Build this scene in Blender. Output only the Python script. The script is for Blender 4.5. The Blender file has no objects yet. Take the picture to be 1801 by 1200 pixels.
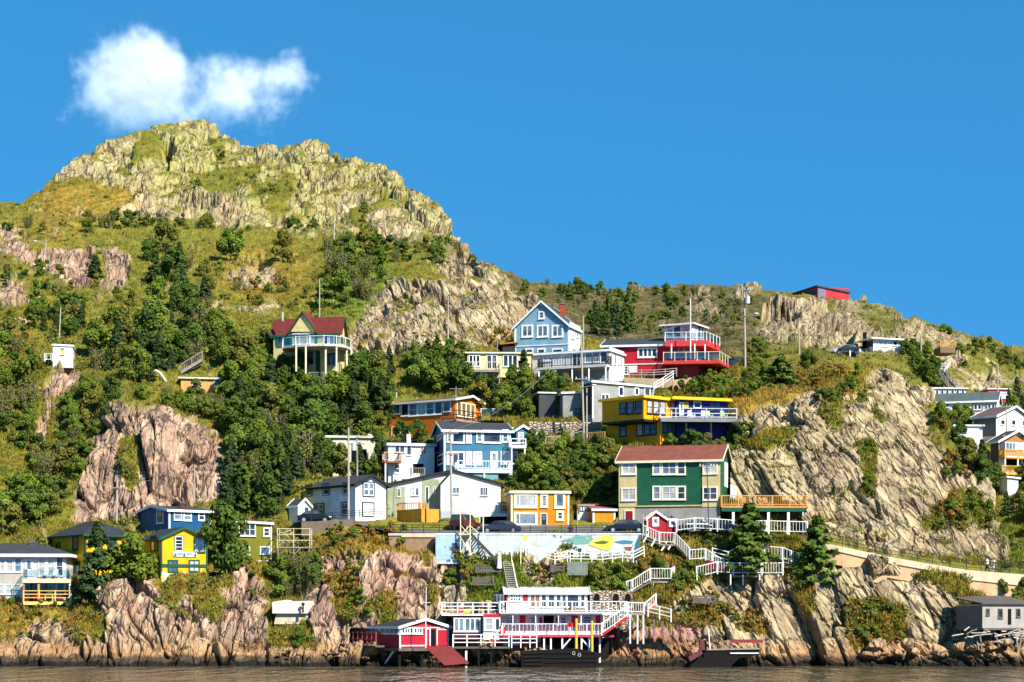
import bpy, bmesh, math, random, zlib
import numpy as np
from mathutils import Vector, Matrix

# ---------------------------------------------------------------- camera
S = bpy.context.scene
COL = S.collection
CX, HY, FPX, CAMZ = 900.5, 1088.0, 3502.0, 5.0     # principal column, horizon row, focal length (photo pixels), eye height
cam = bpy.data.cameras.new('camera'); camo = bpy.data.objects.new('camera', cam); COL.objects.link(camo)
camo.location = (0, 0, CAMZ); camo.rotation_euler = (math.radians(90), 0, 0)
cam.sensor_width = 36; cam.lens = 36 * FPX / 1801; cam.shift_y = (HY - 600) / 1801
cam.clip_start = 1; cam.clip_end = 6000
S.camera = camo
# ---------------------------------------------------------------- sky and sun
SUN_EL, SUN_AZ = math.radians(40), math.radians(41)  # azimuth to the right of «towards the camera»
sd = Vector((math.sin(SUN_AZ) * math.cos(SUN_EL), -math.cos(SUN_AZ) * math.cos(SUN_EL), math.sin(SUN_EL)))
W = bpy.data.worlds.new('World'); S.world = W; W.use_nodes = True
nt = W.node_tree; nt.nodes.clear()
wo = nt.nodes.new('ShaderNodeOutputWorld'); bg = nt.nodes.new('ShaderNodeBackground')
sk = nt.nodes.new('ShaderNodeTexSky'); sk.sky_type = 'NISHITA'; sk.sun_disc = False
sk.sun_elevation = SUN_EL; sk.sun_rotation = math.atan2(sd.x, sd.y)
sk.altitude = 2500; sk.air_density = 1.0; sk.dust_density = 0.0; sk.ozone_density = 5.0
tc = nt.nodes.new('ShaderNodeTexCoord'); mp = nt.nodes.new('ShaderNodeMapping'); mp.vector_type = 'POINT'
mp.inputs['Location'].default_value = (0, 0, 0.34); mp.inputs['Scale'].default_value = (1, 1, 0.6)
hs = nt.nodes.new('ShaderNodeHueSaturation'); hs.inputs['Saturation'].default_value = 1.22; hs.inputs['Hue'].default_value = 0.482
L = nt.links.new
L(tc.outputs['Generated'], mp.inputs['Vector']); L(mp.outputs['Vector'], sk.inputs['Vector'])
L(sk.outputs[0], hs.inputs['Color']); L(hs.outputs[0], bg.inputs['Color']); bg.inputs['Strength'].default_value = 0.126
L(bg.outputs[0], wo.inputs['Surface'])
sl = bpy.data.lights.new('sun', 'SUN'); sl.energy = 4.8; sl.angle = math.radians(0.5); sl.color = (1, 0.94, 0.84)
so = bpy.data.objects.new('sun', sl); COL.objects.link(so); so.rotation_euler = sd.to_track_quat('Z', 'Y').to_euler(); so.location = (80, -60, 150)
S.view_settings.view_transform = 'Standard'; S.view_settings.look = 'None'; S.view_settings.exposure = 1.1; S.view_settings.gamma = 1
S.view_settings.use_curve_mapping = False
S.render.engine = 'CYCLES'
cy = S.cycles; cy.max_bounces = 6; cy.diffuse_bounces = 2; cy.glossy_bounces = 3; cy.transmission_bounces = 3; cy.transparent_max_bounces = 8
cy.volume_bounces = 3; cy.use_denoising = True; cy.caustics_reflective = False; cy.caustics_refractive = False
cy.sample_clamp_indirect = 4
rng = random.Random(7)
# ---------------------------------------------------------------- helpers
def at(px, py, Y):
    """point seen at photo pixel (px, py) at distance Y from the shore opposite"""
    return Vector(((px - CX) / FPX * Y, Y, CAMZ + (HY - py) / FPX * Y))

def lin(c):
    """sRGB 0-255 -> linear"""
    return tuple((v / 255 / 12.92) if v / 255 <= 0.04045 else ((v / 255 + 0.055) / 1.055) ** 2.4 for v in c)

def tag(o, label=None, cat=None, group=None, kind=None):
    if label: o['label'] = label
    if cat: o['category'] = cat
    if group: o['group'] = group
    if kind: o['kind'] = kind
    return o

def mesh_obj(name, V, Fc, mat, parent=None, smooth=False):
    me = bpy.data.meshes.new(name); me.from_pydata([tuple(v) for v in V], [], Fc); me.update()
    if smooth: me.shade_smooth()
    for m in (mat if isinstance(mat, (list, tuple)) else [mat]): me.materials.append(m)
    o = bpy.data.objects.new(name, me); COL.objects.link(o)
    if parent is not None: o.parent = parent
    return o

class MB:
    """collects boxes, bars, prisms; build() links them as one mesh object"""
    def __init__(s): s.V = []; s.F = []
    def add(s, vs, fs):
        n = len(s.V); s.V += [Vector(v) for v in vs]; s.F += [tuple(i + n for i in f) for f in fs]; return s
    def hexa(s, p):          # 8 corners: bottom 0-3, top 4-7
        return s.add(p, [(3, 2, 1, 0), (4, 5, 6, 7), (0, 1, 5, 4), (1, 2, 6, 5), (2, 3, 7, 6), (3, 0, 4, 7)])
    def obox(s, O, A, B, C):  # origin and three edge vectors
        O, A, B, C = map(Vector, (O, A, B, C))
        return s.hexa([O, O + A, O + A + B, O + B, O + C, O + A + C, O + A + B + C, O + B + C])
    def box(s, x0, y0, z0, x1, y1, z1):
        return s.obox((x0, y0, z0), (x1 - x0, 0, 0), (0, y1 - y0, 0), (0, 0, z1 - z0))
    def bar(s, p, q, w, h=None, up=(0, 0, 1)):
        p, q = Vector(p), Vector(q); d = q - p
        if d.length < 1e-6: return s
        h = w if h is None else h
        dn = d.normalized(); u = Vector(up)
        if abs(dn.dot(u)) > 0.98: u = Vector((0, 1, 0))
        a = dn.cross(u).normalized(); b = a.cross(dn).normalized()
        return s.obox(p - a * w / 2 - b * h / 2, a * w, d, b * h)
    def tube(s, p, q, r0, r1=None, n=8, cap=True):
        p, q = Vector(p), Vector(q); r1 = r0 if r1 is None else r1; d = (q - p).normalized()
        u = Vector((0, 0, 1)) if abs(d.z) < 0.95 else Vector((1, 0, 0)); a = d.cross(u).normalized(); b = d.cross(a)
        vs = []
        for c, r in ((p, r0), (q, r1)):
            vs += [c + (a * math.cos(t) + b * math.sin(t)) * r for t in (2 * math.pi * i / n for i in range(n))]
        fs = [(i, (i + 1) % n, n + (i + 1) % n, n + i) for i in range(n)]
        if cap: fs += [tuple(range(n))[::-1], tuple(range(n, 2 * n))]
        return s.add(vs, fs)
    def prism(s, poly, D):   # planar polygon extruded by vector D
        n = len(poly); D = Vector(D); P = [Vector(p) for p in poly]
        return s.add(P + [p + D for p in P], [tuple(range(n))[::-1], tuple(range(n, 2 * n))] + [(i, (i + 1) % n, n + (i + 1) % n, n + i) for i in range(n)])
    def ball(s, c, r, n=10, m=6, sc=(1, 1, 1)):
        vs = []; fs = []; c = Vector(c)
        for j in range(m + 1):
            t = math.pi * j / m
            for i in range(n):
                p = 2 * math.pi * i / n
                vs.append(c + Vector((math.sin(t) * math.cos(p) * r * sc[0], math.sin(t) * math.sin(p) * r * sc[1], math.cos(t) * r * sc[2])))
        for j in range(m):
            for i in range(n):
                fs.append((j * n + i, (j + 1) * n + i, (j + 1) * n + (i + 1) % n, j * n + (i + 1) % n))
        return s.add(vs, fs)
    def build(s, name, mat, parent=None, smooth=False):
        if not s.V: return None
        off = thing_loc(parent)
        return mesh_obj(name, [v - off for v in s.V], s.F, mat, parent, smooth)

def thing_loc(o):
    v = Vector((0, 0, 0))
    while o is not None: v += o.location; o = o.parent
    return v

def thing(name, label, cat, loc, group=None):
    o = bpy.data.objects.new(name, None); COL.objects.link(o); o.location = loc; o.empty_display_size = 0.5
    return tag(o, label, cat, group)

# ---------------------------------------------------------------- numpy noise
def _h(ix, iy, iz, seed):
    with np.errstate(over='ignore'):
        h = (ix.astype(np.int64) * 374761393 + iy.astype(np.int64) * 668265263 + iz.astype(np.int64) * 2147483647 + seed * 974634777)
        h = (h ^ (h >> 13)) * 1274126177
        h = (h ^ (h >> 16)) * 2246822519
        h = h ^ (h >> 15)
    return (h & 0xFFFFFF).astype(np.float64) / 0xFFFFFF
def vnoise(P, seed=0):
    f = np.floor(P); t = P - f; t = t * t * (3 - 2 * t); i = f.astype(np.int64); out = 0
    for dx in (0, 1):
        wx = t[:, 0] if dx else 1 - t[:, 0]
        for dy in (0, 1):
            wy = t[:, 1] if dy else 1 - t[:, 1]
            for dz in (0, 1):
                wz = t[:, 2] if dz else 1 - t[:, 2]
                out = out + wx * wy * wz * _h(i[:, 0] + dx, i[:, 1] + dy, i[:, 2] + dz, seed)
    return out * 2 - 1
def fbm(P, octs=4, seed=0, gain=0.5):
    a, s, o = 1.0, 0.0, 0.0; out = 0
    for k in range(octs):
        out = out + a * vnoise(P * 2 ** k + 17.3 * k, seed + k); s += a; a *= gain
    return out / s
def facets(P, seed):
    """cellular blocks: a random tilt and step for each cell, and distance to the next cell (for cracks)"""
    f = np.floor(P); i = f.astype(np.int64); n = len(P)
    F1 = np.full(n, 9.0); F2 = np.full(n, 9.0); step = np.zeros(n); tilt = np.zeros(n)
    for dx in (-1, 0, 1):
        for dy in (-1, 0, 1):
            for dz in (-1, 0, 1):
                cx, cy_, cz = i[:, 0] + dx, i[:, 1] + dy, i[:, 2] + dz
                r1, r2, r3 = (_h(cx, cy_, cz, seed + k) for k in (1, 2, 3))
                ox = P[:, 0] - cx - 0.1 - 0.8 * r1; oy = P[:, 1] - cy_ - 0.1 - 0.8 * r2; oz = P[:, 2] - cz - 0.1 - 0.8 * r3
                d = np.sqrt(ox * ox + oy * oy + oz * oz)
                new = d < F1
                F2 = np.where(new, F1, np.minimum(F2, d)); F1 = np.where(new, d, F1)
                r4 = _h(cx, cy_, cz, seed + 4); r5 = _h(cx, cy_, cz, seed + 5) * 2 - 1; r6 = _h(cx, cy_, cz, seed + 6) * 2 - 1
                step = np.where(new, r4, step); tilt = np.where(new, r5 * ox + r6 * oy, tilt)
    return step, tilt, F2 - F1
def in_poly(X, Y, poly):
    inside = np.zeros(X.shape, bool); n = len(poly)
    for k in range(n):
        x0, y0 = poly[k]; x1, y1 = poly[(k + 1) % n]
        if y0 == y1: continue
        c = ((y0 > Y) != (y1 > Y)) & (X < (x1 - x0) * (Y - y0) / (y1 - y0) + x0)
        inside ^= c
    return inside
def blur(a, r, times=2):
    for _ in range(times):
        for ax in (0, 1):
            k = np.cumsum(np.concatenate([np.repeat(np.take(a, [0], ax), r + 1, ax), a, np.repeat(np.take(a, [-1], ax), r, ax)], ax), ax)
            n = a.shape[ax]
            a = (np.take(k, range(2 * r + 1, 2 * r + 1 + n), ax) - np.take(k, range(0, n), ax)) / (2 * r + 1)
    return a
# ---------------------------------------------------------------- terrain: distances surveyed at photo points, displaced into rock and turf
SKY_A = [(-336,420),(-80,375),(0,358),(40,355),(80,325),(100,305),(160,265),(200,243),(240,232),(270,222),(310,217),(365,216),(400,232),(430,250),(480,258),(530,250),(570,252),(600,270),(640,283),(690,305),(720,333),(760,350),(790,380),(805,405),(812,440),(845,450),(870,458),(900,490),(945,535),(965,552),(1000,575),(1050,600),(1150,615),(1280,622),(1330,634),(1345,655),(1400,655),(1460,638),(1500,642),(1545,640),(1600,655),(1640,690),(1680,765),(1710,800),(1735,855),(1755,915),(1768,985),(1790,1003),(1900,1008)]
SKY_B = [(800,470),(860,468),(900,481),(930,496),(1000,500),(1060,512),(1100,507),(1200,500),(1300,505),(1390,513),(1500,528),(1560,540),(1640,570),(1720,590),(1801,612),(1900,640),(2240,760)]
CP_A = """-336,1172,208 -336,1200,206.5 -336,1060,218 -336,950,227 -336,770,246 -336,560,290 -336,400,345 2160,1178,207.5 2160,1200,206.5 2160,1110,211.5 2160,1060,213.2 2160,1020,213.5 2160,1008,219.8 -80,1172,208 0,1172,208 200,1172,208 400,1172,208 520,1172,208 700,1172,208 900,1178,207 1100,1176,207.5 1300,1176,207.5 1500,1176,207.5 1700,1178,207.5 1900,1178,207.5
-80,1200,206.5 300,1200,206.5 700,1200,206.5 1100,1200,206.5 1500,1200,206.5 1900,1200,206.5
0,1130,211 0,1085,214.5 100,1110,211 130,1062,216.5 60,1062,217.5 0,1058,218 -80,1060,218 200,1120,210 200,1045,213 300,1100,210.5 300,1030,213.5 370,1030,214 400,1110,211 400,1030,214.5 450,1070,214 460,1140,210.5 440,1000,217 500,1060,217 540,1140,210.5 520,1150,209.5 500,980,221 470,985,220 560,1000,219
180,1050,214 100,1010,222 0,950,225 -80,950,226 140,960,224 270,1022,215 365,1022,215 340,960,222 250,880,231 400,900,232 60,920,229 150,925,230 200,905,231 300,895,232 350,890,232 120,860,234 180,800,235 250,760,236 320,760,237 390,800,237 280,720,241 200,700,243 380,740,245 0,870,234 0,770,243 0,650,262 60,790,246 90,700,251 110,640,256 40,700,254 145,660,258 140,740,249 210,650,257 330,690,255 410,690,256 330,640,263 0,560,283 100,540,287 200,560,282 300,560,280 400,560,283 470,560,283 100,470,308 200,480,304 300,480,307 400,480,305 0,450,315 40,420,326 0,380,342 -80,400,338 100,400,334 200,400,338 300,420,330 400,430,326 500,450,318 600,450,315 560,500,300 640,480,303
100,365,352 300,385,346 240,375,350 500,402,340 640,418,334 740,432,328 800,442,324 40,358,362 0,358,365 -80,375,365 100,305,374 160,265,384 240,232,392 310,217,398 365,216,400 430,250,394 480,258,390 530,250,388 570,252,386 640,283,378 720,333,366 790,380,352 808,420,345 250,320,364 330,300,372 320,350,358 420,300,374 400,350,358 480,370,348 520,320,364 600,340,360 560,390,346 650,370,352 700,390,346 760,410,338 170,320,370 200,350,358 120,340,362
845,450,300 870,458,300 900,490,297 945,535,290 965,552,286 830,480,294 780,450,303 730,468,301 700,490,294 640,530,288 760,540,279 700,560,278 850,540,282 900,560,281 640,600,271 700,622,268 760,622,268 850,605,271 920,580,278 950,570,281
560,540,287 620,560,279 520,560,284 490,680,262.5 610,680,262.5 550,640,268 480,600,273 620,620,270 440,720,252 560,720,252 650,700,254 740,660,262 800,660,261 740,620,267 400,800,240 480,800,239 560,780,243 440,870,232 480,900,229 600,800,240
690,765,249 840,765,248 690,735,252 760,690,257 690,855,238 760,850,237 840,848,236.5 910,845,236.5 760,740,249 900,740,249 800,720,252
515,912,226 620,912,225 675,905,226 600,835,236 690,905,228 770,905,228 870,900,228 720,835,237 850,835,236 560,915,224 640,925,222 700,935,219 760,937,218.5
895,922,224 1000,922,224 890,870,231 1000,870,231 960,800,238 1050,800,238 1060,870,231 900,840,235 1040,920,224 1060,937,219
780,938,217.5 900,938,217 1000,938,217 1100,936,217 800,955,216 900,985,215.6 1000,985,215.6 1100,985,215.6 980,940,216.8 1100,945,216.6 850,985,215.2
620,940,220 640,965,217.5 700,955,218 740,965,217 580,960,219 560,1020,215 560,1100,212 600,1000,215 650,1010,213.5 700,980,215 700,1080,211.5 620,1130,209.5 740,1050,213 760,1110,212 780,1000,215 820,1040,213 870,1030,213 820,1090,212 700,1135,209.5
950,1040,212.5 1050,1040,212.5 950,1005,214.6 1050,1005,214.6 1100,1040,213.5 900,1090,211.5 1000,1090,211.5 1100,1090,211.5 850,1150,209.5 1000,1150,209.5 1100,1140,209.5 1150,1110,211 1080,1100,211
1150,1000,215.5 1130,960,217.5 1180,980,217 1150,1050,213.5 1200,1020,214.5 1250,1000,216.5 1200,1080,212 1250,1060,213 1300,1020,214.5 1370,1015,214.5 1300,1080,211.5 1350,1100,211 1420,1060,212 1420,1130,209.8 1230,1130,210 1300,1140,209.8 1480,1100,210.8 1500,1020,213 1560,1060,211.5 1600,1100,211 1640,1130,210.5 1550,1150,209.5 1700,1150,209.5 1801,1150,209.5 1650,1060,212 1700,1110,211.5 1801,1110,211.5 1700,1060,213.2 1801,1060,213.2 1880,1060,213.2
1090,938,221 1200,937,221.5 1275,937,221.5 1140,945,219 1200,950,219 1300,950,219 1400,955,218.5 1420,925,222 1300,925,223 1350,980,217.5 1420,980,216.5 1280,890,224.5 1200,880,230 1100,880,230
1460,965,214.5 1560,985,213.7 1640,1002,213.4 1700,1012,213.3 1801,1018,213.3 1880,1020,213.3 1470,948,219.3 1520,957,219.3 1600,972,219.3 1700,990,219.3 1764,1000,219.8 1880,1008,219.8
1430,930,220.5 1500,900,222 1600,900,223 1700,920,224 1750,950,226 1760,985,224 1755,915,231 1735,855,238 1710,800,242 1680,765,246 1640,690,250 1600,655,253 1545,640,253 1500,642,252 1460,640,250 1640,800,234 1560,800,229.5 1560,700,240 1480,800,227.5 1430,800,227.5 1450,720,234.5 1400,700,239 1350,700,242 1330,640,257 1400,655,255 1300,740,237 1280,800,230 1340,790,229 1350,870,225 1290,870,226.5 1420,870,223 1560,640,252 1500,680,243 1660,860,230 1300,690,245 1250,690,247
1060,792,237.5 1160,792,237 1290,785,238.5 1060,700,251 1200,700,250 1100,800,236 1280,760,241 940,738,249.5 1055,738,249.5 940,775,243.5 1055,775,243.5 1000,790,240 960,720,252 1040,728,251 1140,700,252 900,700,255 940,668,257 1100,668,256.5 820,655,259 930,650,259.5 880,640,262 905,622,266 1025,622,266 1100,660,261 1200,660,260.5 1280,650,261 1300,640,259 1050,600,276 1000,575,281 1150,615,275 1280,622,271 1100,612,275 960,600,273"""
CP_B = """2240,760,330 2240,900,250 2240,1000,234 800,470,360 860,468,400 930,496,440 1000,500,455 1100,507,470 1200,500,475 1300,505,465 1390,513,450 1500,528,430 1560,540,420 1640,570,400 1720,590,390 1801,612,380 1900,640,370
900,540,330 1000,560,335 1100,560,350 1200,560,360 1300,560,345 1000,590,296 1050,610,286 1150,620,283 1280,630,278 1340,620,292 1350,600,310 1350,660,272 1450,640,275 1450,600,305 1400,560,355 1500,560,365 1480,625,284 1550,612,302 1600,612,305 1600,570,360 1640,610,330 1700,630,320 1801,660,310 1560,660,275 1640,660,290 1700,660,305 1640,715,279 1750,725,279 1640,690,284 1801,690,292 1720,720,281 1801,720,282 1720,770,268 1801,770,268 1700,790,266 1750,830,257 1801,830,256 1801,900,247 1780,960,240 1801,1000,234 1900,1000,234 1900,900,247 1900,700,290 1300,1000,262 1500,1000,260 1000,800,290 1300,800,268 1500,800,266 1650,850,262 1700,950,250"""
def parse(t): return np.array([[float(v) for v in q.split(',')] for q in t.split()])
def rbf(cp):
    P = cp[:, :2]; n = len(P)
    A = np.zeros((n + 1, n + 1)); A[:n, :n] = np.hypot(P[:, None, 0] - P[None, :, 0], P[:, None, 1] - P[None, :, 1])
    A[:n, :n] -= np.eye(n) * 3.0
    A[n, :n] = A[:n, n] = 1
    w = np.linalg.solve(A, np.append(cp[:, 2], 0))
    def f(x, y):
        x = np.asarray(x, float); y = np.asarray(y, float); o = np.full(x.shape, w[n])
        for k in range(n): o = o + w[k] * np.hypot(x - P[k, 0], y - P[k, 1])
        return o
    return f

ROCK = [
 [(40,365),(100,310),(160,262),(240,226),(340,205),(420,240),(540,240),(640,278),(720,322),(800,382),(820,440),(700,434),(640,418),(560,424),(480,404),(400,402),(300,388),(240,375),(180,384),(100,378)],
 [(0,395),(30,400),(60,430),(100,425),(150,430),(160,450),(155,500),(130,510),(90,480),(40,450),(0,440)],
 [(180,445),(195,437),(225,455),(232,475),(225,500),(190,512),(183,480)],[(155,515),(190,525),(192,535),(160,535)],[(0,500),(60,515),(60,535),(0,535)],[(105,525),(135,535),(130,545),(105,545)],[(160,555),(185,560),(185,575),(160,575)],[(120,565),(140,575),(140,590),(122,585)],
 [(410,475),(445,458),(485,470),(500,490),(470,510),(415,500)],
 [(610,590),(640,540),(680,500),(700,480),(730,465),(780,445),(830,443),(870,450),(900,485),(948,530),(955,560),(900,595),(850,605),(760,624),(700,624),(650,645),(615,630)],
 [(80,640),(130,636),(145,680),(130,700),(95,700),(88,740),(65,800),(58,760),(75,690)],
 [(170,760),(205,705),(250,710),(300,722),(340,732),(400,768),(392,830),(380,885),(300,898),(220,908),(118,930),(125,870),(150,840),(160,800)],[(60,930),(85,925),(90,950),(60,960)],
 [(190,1035),(250,1028),(300,1036),(370,1028),(430,1040),(460,1080),(480,1150),(495,1190),(-80,1190),(-80,1120),(0,1125),(60,1108),(80,1088),(130,1098),(180,1078)],[(400,985),(440,995),(470,1040),(470,1075),(420,1045)],
 [(548,1010),(600,962),(650,975),(690,968),(745,960),(750,1010),(745,1080),(770,1138),(560,1138),(545,1090),(550,1050)],[(760,965),(800,975),(830,1000),(820,1050),(780,1060),(760,1000)],
 [(925,955),(980,960),(985,1000),(950,1032),(925,1020)],
 [(1050,1110),(1100,1095),(1150,1105),(1210,1110),(1235,1150),(1245,1190),(1030,1190),(1055,1140)],
 [(1180,1060),(1250,1010),(1300,1012),(1370,1016),(1420,1000),(1470,975),(1560,990),(1640,1026),(1680,1056),(1675,1110),(1640,1130),(1600,1140),(1500,1150),(1500,1190),(1240,1190),(1230,1120)],
 [(1480,1120),(1900,1105),(1900,1200),(1480,1200)],[(480,1140),(700,1138),(1060,1130),(1060,1200),(480,1200)],[(770,1060),(900,1050),(1060,1060),(1060,1140),(770,1140)],
 [(1285,740),(1330,700),(1400,688),(1440,680),(1460,700),(1490,690),(1530,640),(1600,650),(1645,685),(1665,760),(1705,795),(1740,855),(1760,915),(1775,990),(1600,978),(1480,955),(1420,935),(1415,895),(1270,885),(1278,800)],
 [(1140,955),(1190,960),(1195,1010),(1160,1010)],[(1000,640),(1060,640)],
]
TURF = [
 [(330,322),(400,292),(470,290),(460,312),(420,332),(370,348)],[(230,250),(280,235),(290,258),(240,278)],[(50,352),(130,315),(200,325),(240,345),(205,368),(100,372)],[(430,338),(520,330),(520,347),(440,352)],[(612,365),(650,430),(680,430),(650,400),(632,350)],
 [(660,348),(690,345),(690,356),(660,358)],[(470,365),(505,345),(510,375),(480,385)],[(690,480),(760,470),(790,490),(720,505)],[(370,250),(400,255),(400,275),(370,275)],[(490,300),(515,290),(515,330),(495,335)],
 [(1490,1060),(1560,1050),(1600,1110),(1570,1132),(1488,1137)],[(1400,1005),(1430,1030),(1440,1090),(1400,1080)],[(1270,1060),(1340,1080),(1360,1125),(1300,1110)],[(1200,1075),(1260,1060),(1280,1110),(1220,1110)],
 [(1640,700),(1700,790),(1690,835),(1660,795),(1640,770)],[(1610,925),(1650,890),(1700,858),(1742,900),(1730,935),(1650,930)],[(1295,692),(1420,668),(1442,685),(1330,707)],[(1400,765),(1340,783),(1285,790),(1290,775),(1385,745)],[(1512,760),(1535,760),(1540,880),(1520,890)],[(1440,690),(1475,700),(1480,760),(1455,740)],[(1480,640),(1530,650),(1510,690),(1470,690)],
 [(330,1035),(370,1030),(400,1060),(380,1085),(350,1060)],[(570,1010),(620,990),(640,1040),(620,1090),(590,1080)],[(200,790),(230,760),(250,800),(235,860),(215,850)],[(280,1040),(320,1035),(320,1060),(290,1060)],[(120,1090),(190,1085),(185,1120),(130,1125)],
 [(640,1060),(690,1030),(705,1080),(680,1110)],[(830,1000),(905,985),(905,1060),(830,1060)],[(990,990),(1140,990),(1140,1040),(990,1040)]]
ROCK_B = [[(1330,590),(1345,548),(1400,526),(1480,520),(1560,540),(1640,580),(1680,612),(1660,650),(1600,615),(1540,612),(1480,625),(1400,610)],[(1335,575),(1345,545),(1380,528),(1460,522),(1530,533),(1600,555),(1650,590),(1670,625),(1640,645),(1600,600),(1540,605),(1480,610),(1400,605),(1345,605)],[(1660,645),(1720,650),(1801,655),(1900,670),(1900,690),(1801,685),(1740,700),(1670,690)],[(1213,505),(1245,498),(1260,540),(1264,568),(1245,560),(1225,530)],[(1640,605),(1700,612),(1712,632),(1640,632)],[(1080,508),(1130,508),(1130,520),(1090,520)],[(1290,510),(1330,512),(1320,540),(1295,545)]]
TURF_B = [[(1420,540),(1470,530),(1480,545),(1430,555)],[(1500,545),(1580,560),(1600,580),(1520,570)],[(1540,575),(1580,575),(1560,600)]]
# where the bedding is steeply inclined (else near vertical)
INCL = [[(1180,1000),(1260,640),(1900,480),(1900,1200),(1180,1200)],[(600,440),(960,440),(960,640),(600,640)]]
LICHEN = [([(250,225),(340,210),(420,245),(400,330),(360,350),(290,345),(265,300)],1.0),([(560,250),(700,300),(810,420),(760,430),(700,350),(600,330)],0.9),([(440,260),(560,250),(600,420),(420,400)],0.75),([(1270,780),(1380,790),(1370,880),(1270,880)],0.3),([(80,300),(240,230),(250,350),(90,370)],0.4)]
PINK = [([(-80,560),(480,560),(480,1100),(-80,1100)],0.75),([(0,390),(250,430),(240,590),(0,560)],0.85),([(540,940),(780,940),(780,1140),(540,1140)],1.0),([(1040,1090),(1230,1090),(1250,1190),(1030,1190)],1.6),([(610,520),(720,500),(720,640),(610,640)],0.5),([(-80,1080),(500,1080),(500,1200),(-80,1200)],0.45)]
GOLD = [([(40,330),(250,320),(300,380),(80,390)],0.9),([(0,390),(130,400),(140,440),(0,440)],0.5),([(380,420),(560,440),(560,540),(380,520)],0.55),([(560,920),(740,930),(760,1060),(560,1060)],0.95),([(400,960),(470,980),(480,1080),(420,1060)],0.7),([(-80,1050),(190,1060),(160,1120),(-80,1130)],0.9),([(180,1010),(370,1015),(370,1050),(180,1050)],0.75),([(1270,660),(1450,660),(1450,710),(1270,800)],1.0),([(1180,1020),(1480,980),(1480,1140),(1200,1130)],0.85),([(1120,940),(1230,960),(1220,1020),(1100,1020)],0.9),([(860,560),(905,560),(905,620),(860,620)],1.0),([(930,500),(1200,500),(1200,620),(930,560)],0.6),([(1440,640),(1540,640),(1540,720),(1440,700)],0.6),([(910,700),(950,700),(950,735),(910,735)],1.0),([(1480,1040),(1600,1040),(1600,1140),(1480,1140)],0.5),([(0,560),(60,580),(60,680),(0,680)],0.6)]
LUSH = [([(820,985),(1130,985),(1130,1010),(820,1050)],1.0),([(580,460),(680,440),(700,520),(620,560),(580,540)],0.9),([(830,1000),(910,990),(900,1060),(820,1060)],1.0),([(1760,900),(1900,880),(1900,1010),(1760,1010)],0.5)]
LAWN = LUSH

def mask_img(polys, weights=None, x0=-100, y0=180, w=2020, h=1040, st=4, r=2):
    xs = np.arange(x0, x0 + w, st); ys = np.arange(y0, y0 + h, st); X, Y = np.meshgrid(xs, ys)
    m = np.zeros(X.shape)
    for k, p in enumerate(polys):
        wt = 1.0 if weights is None else weights[k]
        m = np.where(in_poly(X, Y, p), np.maximum(m, wt), m)
    m = blur(m, r)
    def f(x, y):
        fx = np.clip((x - x0) / st, 0, m.shape[1] - 1.001); fy = np.clip((y - y0) / st, 0, m.shape[0] - 1.001)
        i = fx.astype(int); j = fy.astype(int); a = fx - i; b = fy - j
        return (m[j, i] * (1 - a) + m[j, i + 1] * a) * (1 - b) + (m[j + 1, i] * (1 - a) + m[j + 1, i + 1] * a) * b
    return f
mk_rock, mk_turf, mk_rb, mk_tb, mk_inc = (mask_img(p) for p in (ROCK, TURF, ROCK_B, TURF_B, INCL))
OPEN = [[(-80,380),(250,400),(600,420),(600,560),(250,560),(100,620),(-80,600)],[(1290,500),(1900,560),(1900,720),(1640,720),(1500,640),(1300,640)],[(900,490),(1300,500),(1300,600),(950,560)],[(820,940),(1200,960),(1200,1080),(820,1080)]]
mk_open = mask_img(OPEN)
mk_heath = mask_img([[(800,440),(1345,480),(1345,640),(800,640)],[(1345,480),(1900,540),(1900,640),(1640,620),(1345,640)]], [1.0, 0.45], r=5)
mk_lich, mk_pink, mk_gold, mk_lush = (mask_img([p for p, _ in q], [w for _, w in q], r=5) for q in (LICHEN, PINK, GOLD, LUSH))

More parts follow.
